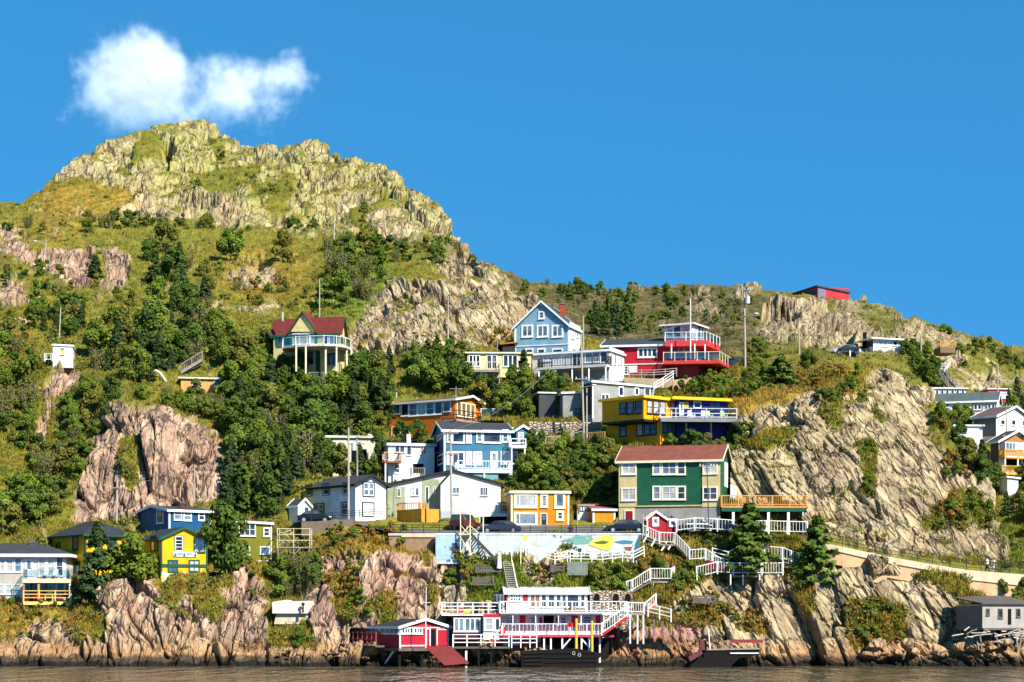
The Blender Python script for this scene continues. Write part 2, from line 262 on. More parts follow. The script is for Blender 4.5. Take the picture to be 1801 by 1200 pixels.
# building plots: left, corner and right wall ends (column, distance), eave row, base row; the ground is cut back to the wall behind each
PADS = """-41.7,225,-70,217.5,116,217.9,975,1058 -20.4,232,-30,229,58,229.3,962,975 89,227,150,220,232,223.5,941,1012 245.6,222.1,283,215,365,217.4,948,1008 367.1,219,365,217,392,217.1,1004,1020 241,239,297,225,372,227,898.5,938 413.9,225.4,414,220.5,478,221.1,919,985 530,233.8,625,225.5,679,228.3,852,917 508,227.4,524,226.2,546,227.4,890,919 682.3,240,681,231,882,231.7,854,912 774.6,231.2,775,229.6,880.5,230,852,905 699,229.8,742,226.2,772,227.8,896,920 844.3,231,848,226.5,892,226.7,905,926 670,244.3,683,239.5,764,240.9,784,848 567.2,250,568,244,663,244.7,770,838 763,244.8,781,237,898,238.5,757.5,846 888,242.7,899,238.8,914,239,781,846 893.2,243.8,908,241,931,241.6,757,783 685,253.2,800,247.5,845,252.1,703,768 843,254,846,251,888,251.3,738,760 1067,243.7,1161,237.6,1200,240.5,735,780 1176.9,245,1190,239,1278,239.4,703,780 1088,224.3,1266,221.5,1283.2,229.3,809,938 1258,225.5,1269,221,1419,221.5,893,940 889.4,229,899,223,1001,223.7,868,934 1032,228,1043,224,1082,224.3,898,919 1009.8,230.5,1016,226.5,1046,226.6,888,914 1132.3,221.7,1138,218.7,1172,218.8,913.5,929 1168.9,221,1173,219,1190,219.1,914.5,929 481,264.6,597,262,606,263.8,584,610 322.1,259.5,318,254.5,411,255.2,666,694 96.6,260,93,257,128,257.4,608,634 905,268.5,1001,266,1021,270.9,573,622 877.4,270.9,884,268,906,268.3,607,620 820,263,822,258,934,258.4,622,650 936,259.9,1071,255.5,1099,260.8,618,670 1062,260.9,1172,259.5,1186,270.4,607,660 1168,260.1,1228,258,1262,264.5,632,656 1168,261.9,1217,260,1238,263.6,569,597 1024,248.6,1042,246.5,1150,251.1,673,732 978.7,253.9,990,249,1026,249.4,693,735 935.8,254.9,948,251,988,251.6,692,735 1640,279.7,1753,277,1758.8,282.7,705,732 1627.3,288,1641,284,1699,284.3,684,700 1722.2,289,1738,285,1774,285.3,685,703 1712,268.7,1752,266,1815,271.6,732,770 1742,258.6,1757,257,1818,259.3,776,834 1663.8,268,1679,264,1728,264.3,750,795 1758.2,252.9,1772,251,1791,251.4,840,866 1516,299.1,1536,296,1588,297.7,597,614 1641.8,307,1654,303,1680,303.1,611,632 1396,446.4,1438,436,1493,438.7,507,530 616,213.8,703,205.5,789,209,1104,1136 596,213.3,660,206.3,664,206.4,1134,1137 870.9,214,876,209,1062,209.8,1080,1122 888.4,213.8,891,210.6,1033,211.1,1043,1076 868,212.5,889,211,916.9,212.4,1042,1076 795.1,213,797,208,850,208.2,1083,1119 844,212.4,850,207.4,880,207.6,1083,1119 1036.5,212,1038,210.8,1113,211,1039,1066 1682,210.6,1728,206.5,1812,209,1063,1103"""
class Sheet: pass
def smooth1(a, k):
    b = np.convolve(np.pad(a, k, mode='edge'), np.ones(2 * k + 1) / (2 * k + 1), 'valid'); return b
def make_sheet(name, cp, sky, x0, x1, dx, bottom, nrow, rock_f, flap, label_kind='structure'):
    cp = parse(cp) if isinstance(cp, str) else cp
    f = rbf(cp); sh = Sheet()
    # coarse distance image
    st = 6; gx = np.arange(x0 - st, x1 + 2 * st, st); gy = np.arange(180, 1230, st); GX, GY = np.meshgrid(gx, gy); G = f(GX, GY)
    def depth(x, y):
        x = np.asarray(x, float); y = np.asarray(y, float)
        fx = np.clip((x - gx[0]) / st, 0, len(gx) - 1.001); fy = np.clip((y - gy[0]) / st, 0, len(gy) - 1.001)
        i = fx.astype(int); j = fy.astype(int); a = fx - i; b = fy - j
        return (G[j, i] * (1 - a) + G[j, i + 1] * a) * (1 - b) + (G[j + 1, i] * (1 - a) + G[j + 1, i + 1] * a) * b
    xs = np.arange(x0, x1 + dx, dx); n = len(xs)
    s = np.interp(xs, [p[0] for p in sky], [p[1] for p in sky]); s = smooth1(s, 3)
    v = np.linspace(0, 1, nrow)[:, None]
    PX = np.repeat(xs[None], nrow, 0); PY = s[None] + (bottom - s[None]) * v
    D = depth(PX, PY)
    cut = np.zeros(D.shape)
    for xl, yl, xc, yc, xr, yr, top, base in parse(PADS):
        if not (PX.min() < xc < PX.max()): continue
        front = np.interp(PX, sorted([xl, xc, xr]), [q for _, q in sorted([(xl, yl), (xc, yc), (xr, yr)])])
        ins = (PX > min(xl, xc) - 1) & (PX < xr + 1) & (PY > top + 2) & (PY < base - 0.5)
        near = np.abs(depth(np.array([xc]), np.array([base]))[0] - yc) < 14
        if near: D = np.where(ins & (D < front + 1.2), front + 1.2, D); cut = np.where(ins, 1.0, cut)
    D = D * 1.0
    nf = len(flap)
    # far side of the crest, falling away from the viewer
    FX = np.repeat(xs[None], nf, 0); FY = np.repeat(s[None], nf, 0)
    D0 = np.repeat(D[:1], nf, 0); k = np.array(flap)[::-1, :]
    P = np.empty((nrow + nf, n, 3))
    P[nf:, :, 1] = D; P[nf:, :, 0] = (PX - CX) / FPX * D; P[nf:, :, 2] = CAMZ + (HY - PY) / FPX * D
    P[:nf, :, 1] = D0 + k[:, :1]; P[:nf, :, 0] = P[nf, :, 0][None] * (1 + k[:, :1] / D0 * 0.6); P[:nf, :, 2] = P[nf, :, 2][None] - k[:, 1:2]
    AX = np.vstack([FX, PX]); AY = np.vstack([FY, PY])
    du = np.gradient(P, axis=1); dv = np.gradient(P, axis=0)
    N = np.cross(dv, du); N /= np.linalg.norm(N, axis=2, keepdims=True) + 1e-9
    for a in range(3): N[:, :, a] = blur(N[:, :, a], 4, 1)
    N /= np.linalg.norm(N, axis=2, keepdims=True) + 1e-9
    if N[nf + nrow // 2, :, 1].mean() > 0: N = -N
    Q = P.reshape(-1, 3); x = AX.ravel(); y = AY.ravel()
    rk = rock_f(x, y)
    nz = fbm(Q * np.array([.25, .25, .35]), 4, 11) * 0.9 + fbm(Q * 1.3, 3, 31) * 0.35
    steep = np.clip((0.62 - N.reshape(-1, 3)[:, 2]) * 2.2, -0.25, 0.35)
    open_ = mk_open(x, y); nz2 = fbm(Q * np.array([.12, .12, .2]), 3, 61)
    rk = np.clip((rk + nz * 0.95 + (nz2 * 0.75 + 0.14) * open_ + steep * 0.5 - 0.45) * 3.2 + 0.5, 0, 1)
    under = Q[:, 2] < 1.2; rk = np.where(under, 1, rk)
    disp = fbm(Q * 0.22, 4, 5) * 0.9 * (1 - rk) + fbm(Q * 1.1, 3, 9) * 0.28 * (1 - rk) + fbm(Q * 0.12, 3, 77) * 1.2 * rk
    idx = np.nonzero(rk > 0.02)[0]
    q = Q[idx]; inc = mk_inc(x[idx], y[idx]); far = np.clip((q[:, 1] - 262) / 70, 0, 1)
    for th, wgt in ((math.radians(-7), 1 - inc), (math.radians(27), inc)):
        c, sn = math.cos(th), math.sin(th)
        w3 = np.stack([fbm(q * 0.16, 2, 51), fbm(q * 0.16, 2, 52), fbm(q * 0.16, 2, 53)], 1) * 1.1
        qq = q + w3
        across = qq[:, 0] * c + qq[:, 2] * sn; along = -qq[:, 0] * sn + qq[:, 2] * c
        B = np.stack([across, along, qq[:, 1]], 1)
        # long fissures between slabs, running with the bedding
        t = 0
        for (fa, fl, wd, dp, sd_) in ((0.30, 0.055, 0.022, 1.1, 501), (0.75, 0.12, 0.028, 0.5, 502)):
            r = vnoise(np.stack([across * fa, along * fl, qq[:, 1] * fa * .5], 1), sd_) + 0.3 * vnoise(np.stack([across * fa * 2.3, along * fl * 3, qq[:, 1] * fa], 1), sd_ + 9)
            t = t - dp * np.exp(-(r / wd) ** 2) + 0.30 * dp * np.where(r > 0, 1, -1) * np.exp(-np.abs(r) / .3)
        # slabs and blocks: plane faces with random tilt; broader buttresses on the distant summit
        for (sa, sl_, sy, amp, crack, seed, fw) in ((15, 20, 15, 5.0, 0.6, 400, 1), (6.0, 9.0, 7.0, 1.9, 0.6, 450, 1), (4.4, 11.0, 5.5, 1.65, 0.5, 100, 0), (1.7, 6.0, 2.6, 0.36, 0.26, 200, 0), (2.8, 4.4, 3.0, 0.42, 0.28, 250, 1), (0.7, 2.4, 1.0, 0.07, 0.07, 300, 0)):
            stp, tl, e = facets(B / np.array([sa, sl_, sy]), seed)
            t = t + ((stp - 0.5) * amp * 0.40 + tl * amp * 1.25 - crack * np.exp(-(e / 0.045) ** 2)) * (far * np.interp(q[:, 1], [350, 420], [.8, .4]) if fw else 1 - 0.78 * far)
        disp[idx] += t * wgt * np.minimum(1, rk[idx] * 1.2)
    disp = blur(disp.reshape(P.shape[:2]), 1, 1).ravel() * 0.35 + disp * 0.65
    Rt = (Q + N.reshape(-1, 3) * disp[:, None]).reshape(P.shape); Nt = np.cross(np.gradient(Rt, axis=0), np.gradient(Rt, axis=1)); Nt /= np.linalg.norm(Nt, axis=2, keepdims=True) + 1e-9
    nzd = blur(np.abs(Nt[:, :, 2]), 2, 1).ravel()
    ledge = np.clip((nzd - np.interp(Q[:, 1], [240, 340], [0.80, 0.68]) + 0.28 * fbm(Q * 0.5, 3, 71)) * 5, 0, 1) * np.clip((Q[:, 2] - 3) / 3, 0, 1)
    core = np.clip(rock_f(x, y), 0, 1); keep = mk_open(x, y) * core; rk = rk * (1 - 0.95 * ledge * (1 - 0.8 * keep))
    cutf = np.concatenate([np.zeros((nf, n)), blur(cut, 1, 1)]).ravel(); disp = disp * (1 - 0.75 * cutf)
    edge = np.clip((AY.ravel() - 1165) / 30, 0, 1)
    disp = disp * (1 - 0.5 * edge)
    Q2 = Q + N.reshape(-1, 3) * disp[:, None]
    R = Q2.reshape(P.shape)
    m_, n_ = R.shape[:2]
    ii = np.arange(m_ * n_).reshape(m_, n_)
    quads = np.stack([ii[:-1, :-1], ii[1:, :-1], ii[1:, 1:], ii[:-1, 1:]], -1).reshape(-1, 4)
    me = bpy.data.meshes.new(name); me.vertices.add(m_ * n_); me.vertices.foreach_set('co', Q2.astype(np.float32).ravel())
    me.loops.add(len(quads) * 4); me.polygons.add(len(quads))
    me.polygons.foreach_set('loop_start', np.arange(0, len(quads) * 4, 4, dtype=np.int32)); me.polygons.foreach_set('loop_total', np.full(len(quads), 4, np.int32))
    me.loops.foreach_set('vertex_index', quads.astype(np.int32).ravel())
    me.update(calc_edges=True); me.validate()
    for nm, a in (('rock', rk), ('lichen', mk_lich(x, y)), ('pink', mk_pink(x, y)), ('gold', mk_gold(x, y)), ('lush', mk_lush(x, y)), ('inclined', mk_inc(x, y)), ('heath', mk_heath(x, y) if name == 'far_hill' else 0 * x)):
        at_ = me.attributes.new(nm, 'FLOAT', 'POINT'); at_.data.foreach_set('value', a.astype(np.float32))
    o = bpy.data.objects.new(name, me); COL.objects.link(o); tag(o, kind=label_kind)
    sh.o = o; sh.depth = depth; sh.R = R[nf:]; sh.s = s; sh.xs = xs; sh.bottom = bottom; sh.nrow = nrow; sh.rk = rk.reshape(m_, n_)[nf:]; sh.N = N[nf:]
    return sh
def ground(sh, px, py):
    """displaced ground point of a sheet nearest to a photo point"""
    i = int(np.clip(round((px - sh.xs[0]) / (sh.xs[1] - sh.xs[0])), 0, len(sh.xs) - 1))
    j = int(np.clip(round((py - sh.s[i]) / (sh.bottom - sh.s[i]) * (sh.nrow - 1)), 0, sh.nrow - 1))
    return Vector(sh.R[j, i]), sh.rk[j, i]
QUICK = 1.0
HA = make_sheet('hillside', CP_A, SKY_A, -336, 2160, 1.6 * QUICK, 1200, int(600 / QUICK), lambda x, y: mk_rock(x, y) - 1.2 * mk_turf(x, y), [(1.5, 0.8), (5, 4), (12, 12), (25, 30)])
HB = make_sheet('far_hill', CP_B, SKY_B, 800, 2240, 2.0 * QUICK, 1012, int(300 / QUICK), lambda x, y: mk_rb(x, y) - 1.2 * mk_tb(x, y), [(2, 0.6), (10, 5), (30, 20), (60, 60)])
# ---------------------------------------------------------------- materials
class NT:
    def __init__(s, name):
        s.m = bpy.data.materials.new(name); s.m.use_nodes = True; s.t = s.m.node_tree; s.t.nodes.clear()
        s.out = s.n('OutputMaterial'); s.b = s.n('BsdfPrincipled'); s.l(s.b.outputs[0], s.out.inputs[0])
    def n(s, k, **kw):
        o = s.t.nodes.new('ShaderNode' + k)
        for a, v in kw.items(): setattr(o, a, v)
        return o
    def l(s, a, b): s.t.links.new(a, b)
    def val(s, sock, v):
        if hasattr(v, 'node'): s.l(v, sock)
        else: sock.default_value = v
    def math(s, op, a, b=0.0, clamp=False):
        o = s.n('Math', operation=op, use_clamp=clamp); s.val(o.inputs[0], a); s.val(o.inputs[1], b); return o.outputs[0]
    def mix(s, f, a, b, blend='MIX'):
        o = s.n('Mix', data_type='RGBA', blend_type=blend); s.val(o.inputs[0], f); s.val(o.inputs[6], (*a, 1) if isinstance(a, tuple) else a); s.val(o.inputs[7], (*b, 1) if isinstance(b, tuple) else b); return o.outputs[2]
    def noise(s, vec, scale, detail=4, rough=0.55, dist=0.0):
        o = s.n('TexNoise'); s.l(vec, o.inputs['Vector']); o.inputs['Scale'].default_value = scale; o.inputs['Detail'].default_value = detail; o.inputs['Roughness'].default_value = rough; o.inputs['Distortion'].default_value = dist; return o.outputs[0]
    def voro(s, vec, scale, feature='F1', out='Distance'):
        o = s.n('TexVoronoi', feature=feature); s.l(vec, o.inputs['Vector']); o.inputs['Scale'].default_value = scale; return o.outputs[out]
    def ramp(s, f, lo, hi):
        o = s.n('MapRange', clamp=True); s.val(o.inputs[0], f); o.inputs[1].default_value = lo; o.inputs[2].default_value = hi; return o.outputs[0]
    def attr(s, name): o = s.n('Attribute', attribute_name=name); return o.outputs['Fac']
    def pos(s): return s.n('NewGeometry').outputs['Position']
    def mapping(s, vec, rot=(0, 0, 0), scale=(1, 1, 1)):
        o = s.n('Mapping'); s.l(vec, o.inputs[0]); o.inputs['Rotation'].default_value = rot; o.inputs['Scale'].default_value = scale; return o.outputs[0]
    def bump(s, h, dist, strength=1.0, normal=None):
        o = s.n('Bump'); s.l(h, o.inputs['Height']); o.inputs['Distance'].default_value = dist; o.inputs['Strength'].default_value = strength
        if normal is not None: s.l(normal, o.inputs['Normal'])
        return o.outputs[0]
    def z(s): o = s.n('SeparateXYZ'); s.l(s.pos(), o.inputs[0]); return o.outputs[2]

def terrain_mat():
    t = NT('rock_and_turf'); P = t.pos(); z = t.z()
    inc = t.attr('inclined')
    m1 = t.mapping(t.mapping(P, (0, math.radians(-7), 0)), scale=(1.0, 0.6, 0.27)); m2 = t.mapping(t.mapping(P, (0, math.radians(29), 0)), scale=(1.0, 0.6, 0.24))
    mv = t.n('Mix', data_type='VECTOR'); t.l(inc, mv.inputs[0]); t.l(m1, mv.inputs[4]); t.l(m2, mv.inputs[5]); SV = mv.outputs[1]
    n_big = t.noise(P, 0.12, 4); n_mid = t.noise(SV, 0.9, 5, 0.65); n_fine = t.noise(SV, 5.0, 5, 0.7); n_iso = t.noise(P, 2.2, 4, 0.6)
    # bare rock: tan to grey, pink, lichen
    tone = t.ramp(t.noise(SV, 0.55, 3, 0.55), 0.36, 0.64)
    c = t.mix(tone, (0.235, 0.175, 0.10), (0.46, 0.355, 0.205))
    pk = t.mix(tone, (0.24, 0.135, 0.10), (0.50, 0.325, 0.22))
    c = t.mix(t.math('MULTIPLY', t.attr('pink'), t.ramp(n_big, 0.10, 0.45), True), c, pk)
    purp = t.ramp(t.noise(t.mapping(SV, scale=(1, 1, .8)), 0.42, 3, 0.5, 0.6), 0.55, 0.64)
    c = t.mix(t.math('MULTIPLY', purp, t.math('ADD', 0.30, t.math('MULTIPLY', t.attr('pink'), 0.45)), True), c, (0.165, 0.095, 0.075))
    red = t.math('SUBTRACT', t.attr('pink'), 1.0, True); c = t.mix(t.math('MULTIPLY', red, 1.3, True), c, (0.26, 0.105, 0.07))
    lich = t.math('MULTIPLY', t.attr('lichen'), t.ramp(t.noise(P, 0.35, 5, 0.65), 0.25, 0.55), True)
    c = t.mix(lich, c, (0.33, 0.31, 0.09))
    c = t.mix(t.math('MULTIPLY', t.ramp(t.noise(P, 0.9, 4, 0.6), 0.55, 0.75), 0.45), c, (0.25, 0.24, 0.11))      # grey-green lichen scabs
    c = t.mix(t.math('MULTIPLY', t.ramp(t.noise(SV, 0.45, 5, 0.7), 0.60, 0.7), 0.6), c, (0.10, 0.085, 0.072))   # dark beds
    c = t.mix(t.math('MULTIPLY', t.ramp(n_fine, 0.58, 0.68), 0.35), c, (0.07, 0.058, 0.048))   # fine joints
    wob = t.n('VectorMath', operation='ADD'); nv = t.n('TexNoise'); t.l(SV, nv.inputs['Vector']); nv.inputs['Scale'].default_value = 1.1; nv.inputs['Detail'].default_value = 3; sc_ = t.n('VectorMath', operation='SCALE'); t.l(nv.outputs['Color'], sc_.inputs[0]); sc_.inputs['Scale'].default_value = 1.3; t.l(SV, wob.inputs[0]); t.l(sc_.outputs[0], wob.inputs[1]); WV = wob.outputs[0]
    v1 = t.voro(WV, 0.42, 'DISTANCE_TO_EDGE'); v2 = t.voro(WV, 1.2, 'DISTANCE_TO_EDGE'); msk = t.ramp(t.noise(P, 0.4, 3), 0.48, 0.62)
    ck = t.math('MAXIMUM', t.math('SUBTRACT', 1.0, t.ramp(v1, 0.012, 0.05)), t.math('MULTIPLY', msk, t.math('SUBTRACT', 1.0, t.ramp(v2, 0.015, 0.07))))
    c = t.mix(t.math('MULTIPLY', ck, 0.85), c, (0.035, 0.03, 0.026))                            # dark joint lines along the cracks
    c = t.mix(t.math('MULTIPLY', t.ramp(t.noise(P, 0.5, 3), 0.55, 0.75), 0.35), c, (0.36, 0.20, 0.09))  # iron stain
    # turf: greens, straw and rust
    g1 = t.mix(t.ramp(t.noise(P, 0.35, 5, 0.65), 0.35, 0.65), (0.055, 0.080, 0.012), (0.25, 0.215, 0.024))
    g2 = t.mix(t.ramp(t.noise(P, 1.2, 4, 0.6), 0.4, 0.68), g1, (0.15, 0.185, 0.022))
    gold = t.math('MULTIPLY', t.math('ADD', t.attr('gold'), 0.18), t.ramp(t.noise(P, 0.55, 5, 0.7), 0.38, 0.58), True)
    g3 = t.mix(gold, g2, t.mix(t.ramp(t.noise(P, 1.6, 4), 0.4, 0.65), (0.46, 0.29, 0.04), (0.28, 0.135, 0.02)))
    g3 = t.mix(t.math('MULTIPLY', t.attr('lush'), 0.85, True), g3, t.mix(t.ramp(n_iso, 0.35, 0.65), (0.09, 0.15, 0.012), (0.19, 0.27, 0.03)))
    g3 = t.mix(t.math('MULTIPLY', t.ramp(t.noise(P, 3.5, 4, 0.7), 0.55, 0.7), 0.6), g3, (0.035, 0.045, 0.01))
    g3 = t.mix(t.attr('heath'), g3, t.mix(t.ramp(t.noise(P, .22, 5, .7), .4, .6), (.055, .055, .018), t.mix(t.ramp(n_iso, .35, .65), (.12, .10, .035), (.22, .155, .055))))
    col = t.mix(t.attr('rock'), g3, c)
    # tide marks
    zn = t.math('ADD', z, t.math('MULTIPLY', t.math('SUBTRACT', t.noise(P, 0.8, 4), 0.5), 1.3))
    col = t.mix(t.math('MULTIPLY', t.math('SUBTRACT', 1.0, t.ramp(zn, 1.7, 3.0)), 0.65), col, (0.33, 0.18, 0.075))
    col = t.mix(t.math('MULTIPLY', t.math('SUBTRACT', 1.0, t.ramp(zn, 0.9, 1.3)), 0.92), col, (0.045, 0.03, 0.018))
    col = t.mix(t.math('SUBTRACT', 1.0, t.ramp(zn, 0.35, 0.6)), col, (0.012, 0.011, 0.008))
    t.l(col, t.b.inputs['Base Color']); t.b.inputs['Roughness'].default_value = 0.9; t.b.inputs['Specular IOR Level'].default_value = 0.15
    h = t.math('ADD', t.math('MULTIPLY', n_fine, 0.28), t.math('ADD', t.ramp(v1, 0, .12), t.math('MULTIPLY', t.ramp(v2, 0, .15), .5)))
    hg = t.noise(P, 5.0, 5, 0.75)
    hh = t.mix(t.attr('rock'), hg, h)
    t.l(t.bump(hh, 0.45, 0.8), t.b.inputs['Normal'])
    return t.m
M_TER = terrain_mat()
HA.o.data.materials.append(M_TER); HB.o.data.materials.append(M_TER)

def water_mat():
    t = NT('harbour_water'); P = t.pos()
    a = t.noise(t.mapping(P, (0, 0, math.radians(8)), (0.5, 0.11, 1)), 0.8, 1.5, 0.5); b = t.noise(t.mapping(P, (0, 0, math.radians(-12)), (0.9, 0.16, 1)), 2.0, 2, 0.5)
    t.b.inputs['Base Color'].default_value = (0.105, 0.085, 0.05, 1); t.b.inputs['Roughness'].default_value = 0.08; t.b.inputs['IOR'].default_value = 1.33
    h = t.math('ADD', t.math('MULTIPLY', a, 0.8), t.math('MULTIPLY', b, 0.25))
    t.l(t.bump(h, 1.3, 1.0), t.b.inputs['Normal']); return t.m
w = mesh_obj('harbour_water', [(-900, -300, 0), (900, -300, 0), (900, 700, 0), (-900, 700, 0)], [(0, 1, 2, 3)], water_mat()); tag(w, kind='structure')

def cloud():
    """a fair-weather cumulus behind the summit: a box of scattering air whose density is blobs roughened by noise"""
    Y = 1500.0; k = Y / FPX
    t = NT('cloud_vapour'); t.t.nodes.remove(t.b); P = t.pos()
    n1 = t.noise(P, 0.035, 6, 0.62); n2 = t.noise(P, 0.16, 4, 0.6); f = None
    for px, py, r, sx, sz, dens in ((234, 122, 78, 1.0, 1.0, 1), (186, 142, 52, 1.0, .9, 1), (262, 88, 50, 1, .9, 1), (300, 120, 46, 1, 1.1, 1), (240, 165, 92, 1.25, .62, .9), (330, 165, 70, 1.2, .6, .35), (300, 195, 80, 1.6, .4, .35), (444, 148, 68, 1.25, .62, .68), (492, 128, 44, 1.0, .8, .78), (382, 128, 34, 1.2, .8, .5), (420, 178, 60, 1.5, .45, .6), (520, 130, 30, .9, 1.3, .5)):
        c = at(px, py, Y); s_ = t.n('VectorMath', operation='SUBTRACT'); t.l(P, s_.inputs[0]); s_.inputs[1].default_value = c
        m = t.n('VectorMath', operation='MULTIPLY'); t.l(s_.outputs[0], m.inputs[0]); m.inputs[1].default_value = (1 / (r * k * sx), 1 / (r * k), 1 / (r * k * sz))
        l = t.n('VectorMath', operation='LENGTH'); t.l(m.outputs[0], l.inputs[0]); g = t.math('MULTIPLY', t.math('SUBTRACT', 1.0, l.outputs['Value']), dens)
        f = g if f is None else t.math('SMOOTH_MAX', f, g)
    nz = t.math('ADD', t.math('MULTIPLY', t.math('SUBTRACT', n1, .5), 1.9), t.math('MULTIPLY', t.math('SUBTRACT', n2, .5), .75))
    d = t.ramp(t.math('ADD', f, nz), -0.02, 0.72); d = t.math('MULTIPLY', t.math('POWER', d, 1.9), 0.105)
    v = t.n('VolumePrincipled'); v.inputs['Color'].default_value = (.93, .94, .97, 1); v.inputs['Anisotropy'].default_value = 0.1; t.l(d, v.inputs['Density']); t.l(v.outputs[0], t.out.inputs['Volume'])
    lo, hi = at(90, 240, Y), at(610, 15, Y); o = MB().box(lo.x, Y - 42, lo.z, hi.x, Y + 42, hi.z).build('cloud', t.m)
    try: t.m.cycles.volume_step_rate = 0.35
    except Exception: pass
    tag(o, 'white puffy cloud with a fainter right lobe above the rocky summit', 'cloud')
cloud()
# ---------------------------------------------------------------- paints and house kit
_mats = {}
def paint(c, kind='board', k=0.62, rough=0.6):
    key = (c, kind, k)
    if key in _mats: return _mats[key]
    t = NT(kind + '_' + '%d_%d_%d' % c); P = t.pos(); base = tuple(min(0.85, v * k) for v in lin(c))
    n = t.noise(P, 0.9, 4, 0.6); f = t.noise(P, 6.0, 3, 0.6)
    lo = tuple(v * 0.80 for v in base); hi = tuple(min(0.88, v * 1.10) for v in base)
    col = t.mix(t.ramp(n, 0.3, 0.7), lo, hi)
    col = t.mix(t.math('MULTIPLY', t.ramp(f, 0.58, 0.72), 0.22), col, tuple(v * 0.55 + 0.01 for v in base))
    b = t.b
    if kind == 'board':      # clapboard siding: laps every 0.25 m with a darker line at the lower edge
        z = t.z(); fr = t.math('FRACT', t.math('MULTIPLY', z, 4.0))
        gap = t.math('SUBTRACT', 1.0, t.ramp(fr, 0.0, 0.14))
        col = t.mix(t.math('MULTIPLY', gap, 0.38), col, tuple(v * 0.35 for v in base))
        st = t.noise(t.mapping(P, (0, 0, 0), (1.4, 1.4, 0.12)), 1.6, 3, 0.6)
        col = t.mix(t.math('MULTIPLY', t.ramp(st, 0.52, 0.72), 0.32), col, tuple(v * 0.6 + 0.015 for v in base))
        t.l(t.bump(fr, 0.05, 0.6), b.inputs['Normal'])
    elif kind == 'shingle':
        z = t.z(); v = t.voro(t.mapping(P, (0, 0, 0), (2.2, 2.2, 5.0)), 1.0, 'F1', 'Color')
        sx = t.n('SeparateColor'); t.l(v, sx.inputs[0])
        col = t.mix(t.math('MULTIPLY', sx.outputs[0], 0.45), col, tuple(v_ * 0.5 for v_ in base)); rough = 0.9
        t.l(t.bump(t.noise(P, 8, 3), 0.04, 0.8), b.inputs['Normal'])
    elif kind == 'wood':
        st = t.noise(t.mapping(P, (0, 0, 0), (5, 5, 0.8)), 1.5, 4, 0.7)
        col = t.mix(t.math('MULTIPLY', t.ramp(st, 0.45, 0.65), 0.45), col, tuple(v * 0.4 for v in base)); rough = 0.8
    elif kind == 'concrete':
        st = t.noise(t.mapping(P, (0, 0, 0), (1.0, 1.0, 0.15)), 1.2, 4, 0.7)
        col = t.mix(t.math('MULTIPLY', t.ramp(st, 0.5, 0.68), 0.5), col, (base[0] * 0.75, base[1] * 0.5, base[2] * 0.33))
        t.l(t.bump(t.noise(P, 4, 5, 0.7), 0.1, 0.5), b.inputs['Normal']); rough = 0.9
    elif kind == 'gloss':
        rough = 0.22; b.inputs['Coat Weight'].default_value = 0.3
    t.l(col, b.inputs['Base Color']); b.inputs['Roughness'].default_value = rough; b.inputs['Specular IOR Level'].default_value = 0.3
    _mats[key] = t.m; return t.m
def glass(kind):
    key = ('glass', kind)
    if key in _mats: return _mats[key]
    t = NT('glass_' + kind); P = t.pos(); n = t.noise(P, 0.7, 3)
    c = {'dark': ((0.008, 0.010, 0.014), (0.05, 0.06, 0.075)), 'sky': ((0.05, 0.075, 0.10), (0.17, 0.22, 0.27)), 'blind': ((0.30, 0.30, 0.29), (0.50, 0.50, 0.48)), 'red': ((0.18, 0.01, 0.02), (0.32, 0.03, 0.05)), 'warm': ((0.25, 0.13, 0.03), (0.08, 0.07, 0.05))}[kind]  # sky panes carry the reflected bluish sky in their colour
    t.l(t.mix(t.ramp(n, 0.4, 0.62), *c), t.b.inputs['Base Color']); t.b.inputs['Roughness'].default_value = 0.06; t.b.inputs['Specular IOR Level'].default_value = 0.6
    t.l(t.bump(t.noise(P, 0.6, 2), 0.05, 0.3), t.b.inputs['Normal'])
    _mats[key] = t.m; return t.m
def plain(name, c, rough=0.6, metal=0.0):
    key = ('plain', name)
    if key in _mats: return _mats[key]
    t = NT(name); n = t.noise(t.pos(), 3.0, 4); t.l(t.mix(t.ramp(n, 0.3, 0.7), tuple(v * 0.75 for v in c), c), t.b.inputs['Base Color']); t.b.inputs['Roughness'].default_value = rough; t.b.inputs['Metallic'].default_value = metal
    if rough > .8: t.b.inputs['Specular IOR Level'].default_value = .08
    _mats[key] = t.m; return t.m
WHITE = paint((240, 240, 238), 'trim', 0.85); WHITEB = paint((240, 240, 236), 'board', 0.8); CREAM = paint((236, 226, 190), 'trim', 0.8)
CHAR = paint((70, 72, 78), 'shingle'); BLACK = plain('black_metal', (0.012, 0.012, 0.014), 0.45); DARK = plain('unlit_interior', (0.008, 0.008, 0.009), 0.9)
WOOD = paint((196, 150, 96), 'wood'); GREYWOOD = paint((168, 160, 148), 'wood'); OLDWOOD = paint((120, 112, 102), 'wood'); CONC = paint((205, 190, 165), 'concrete')
POLE = paint((186, 176, 158), 'wood', 0.8)

def solve_t(C, U, px):
    k = (px - CX) / FPX; return (k * C.y - C.x) / (U.x - k * U.y)
class Face:
    def __init__(s, O, U, N, w): s.O, s.U, s.N, s.w = O, U, N, w
    def hit(s, px, py, off=0.0):
        d = Vector(((px - CX) / FPX, 1, (HY - py) / FPX)); c = Vector((0, 0, CAMZ)); O = s.O + s.N * off
        p = c + d * ((O - c).dot(s.N) / d.dot(s.N)); r = p - O
        return r.dot(s.U), r.z
    def P(s, u, z, n=0.0): return s.O + s.U * u + Vector((0, 0, z)) + s.N * n
    def block(s, mb, u0, z0, u1, z1, n0, n1):
        return mb.obox(s.P(u0, z0, n0), s.U * (u1 - u0), s.N * (n1 - n0), Vector((0, 0, z1 - z0)))

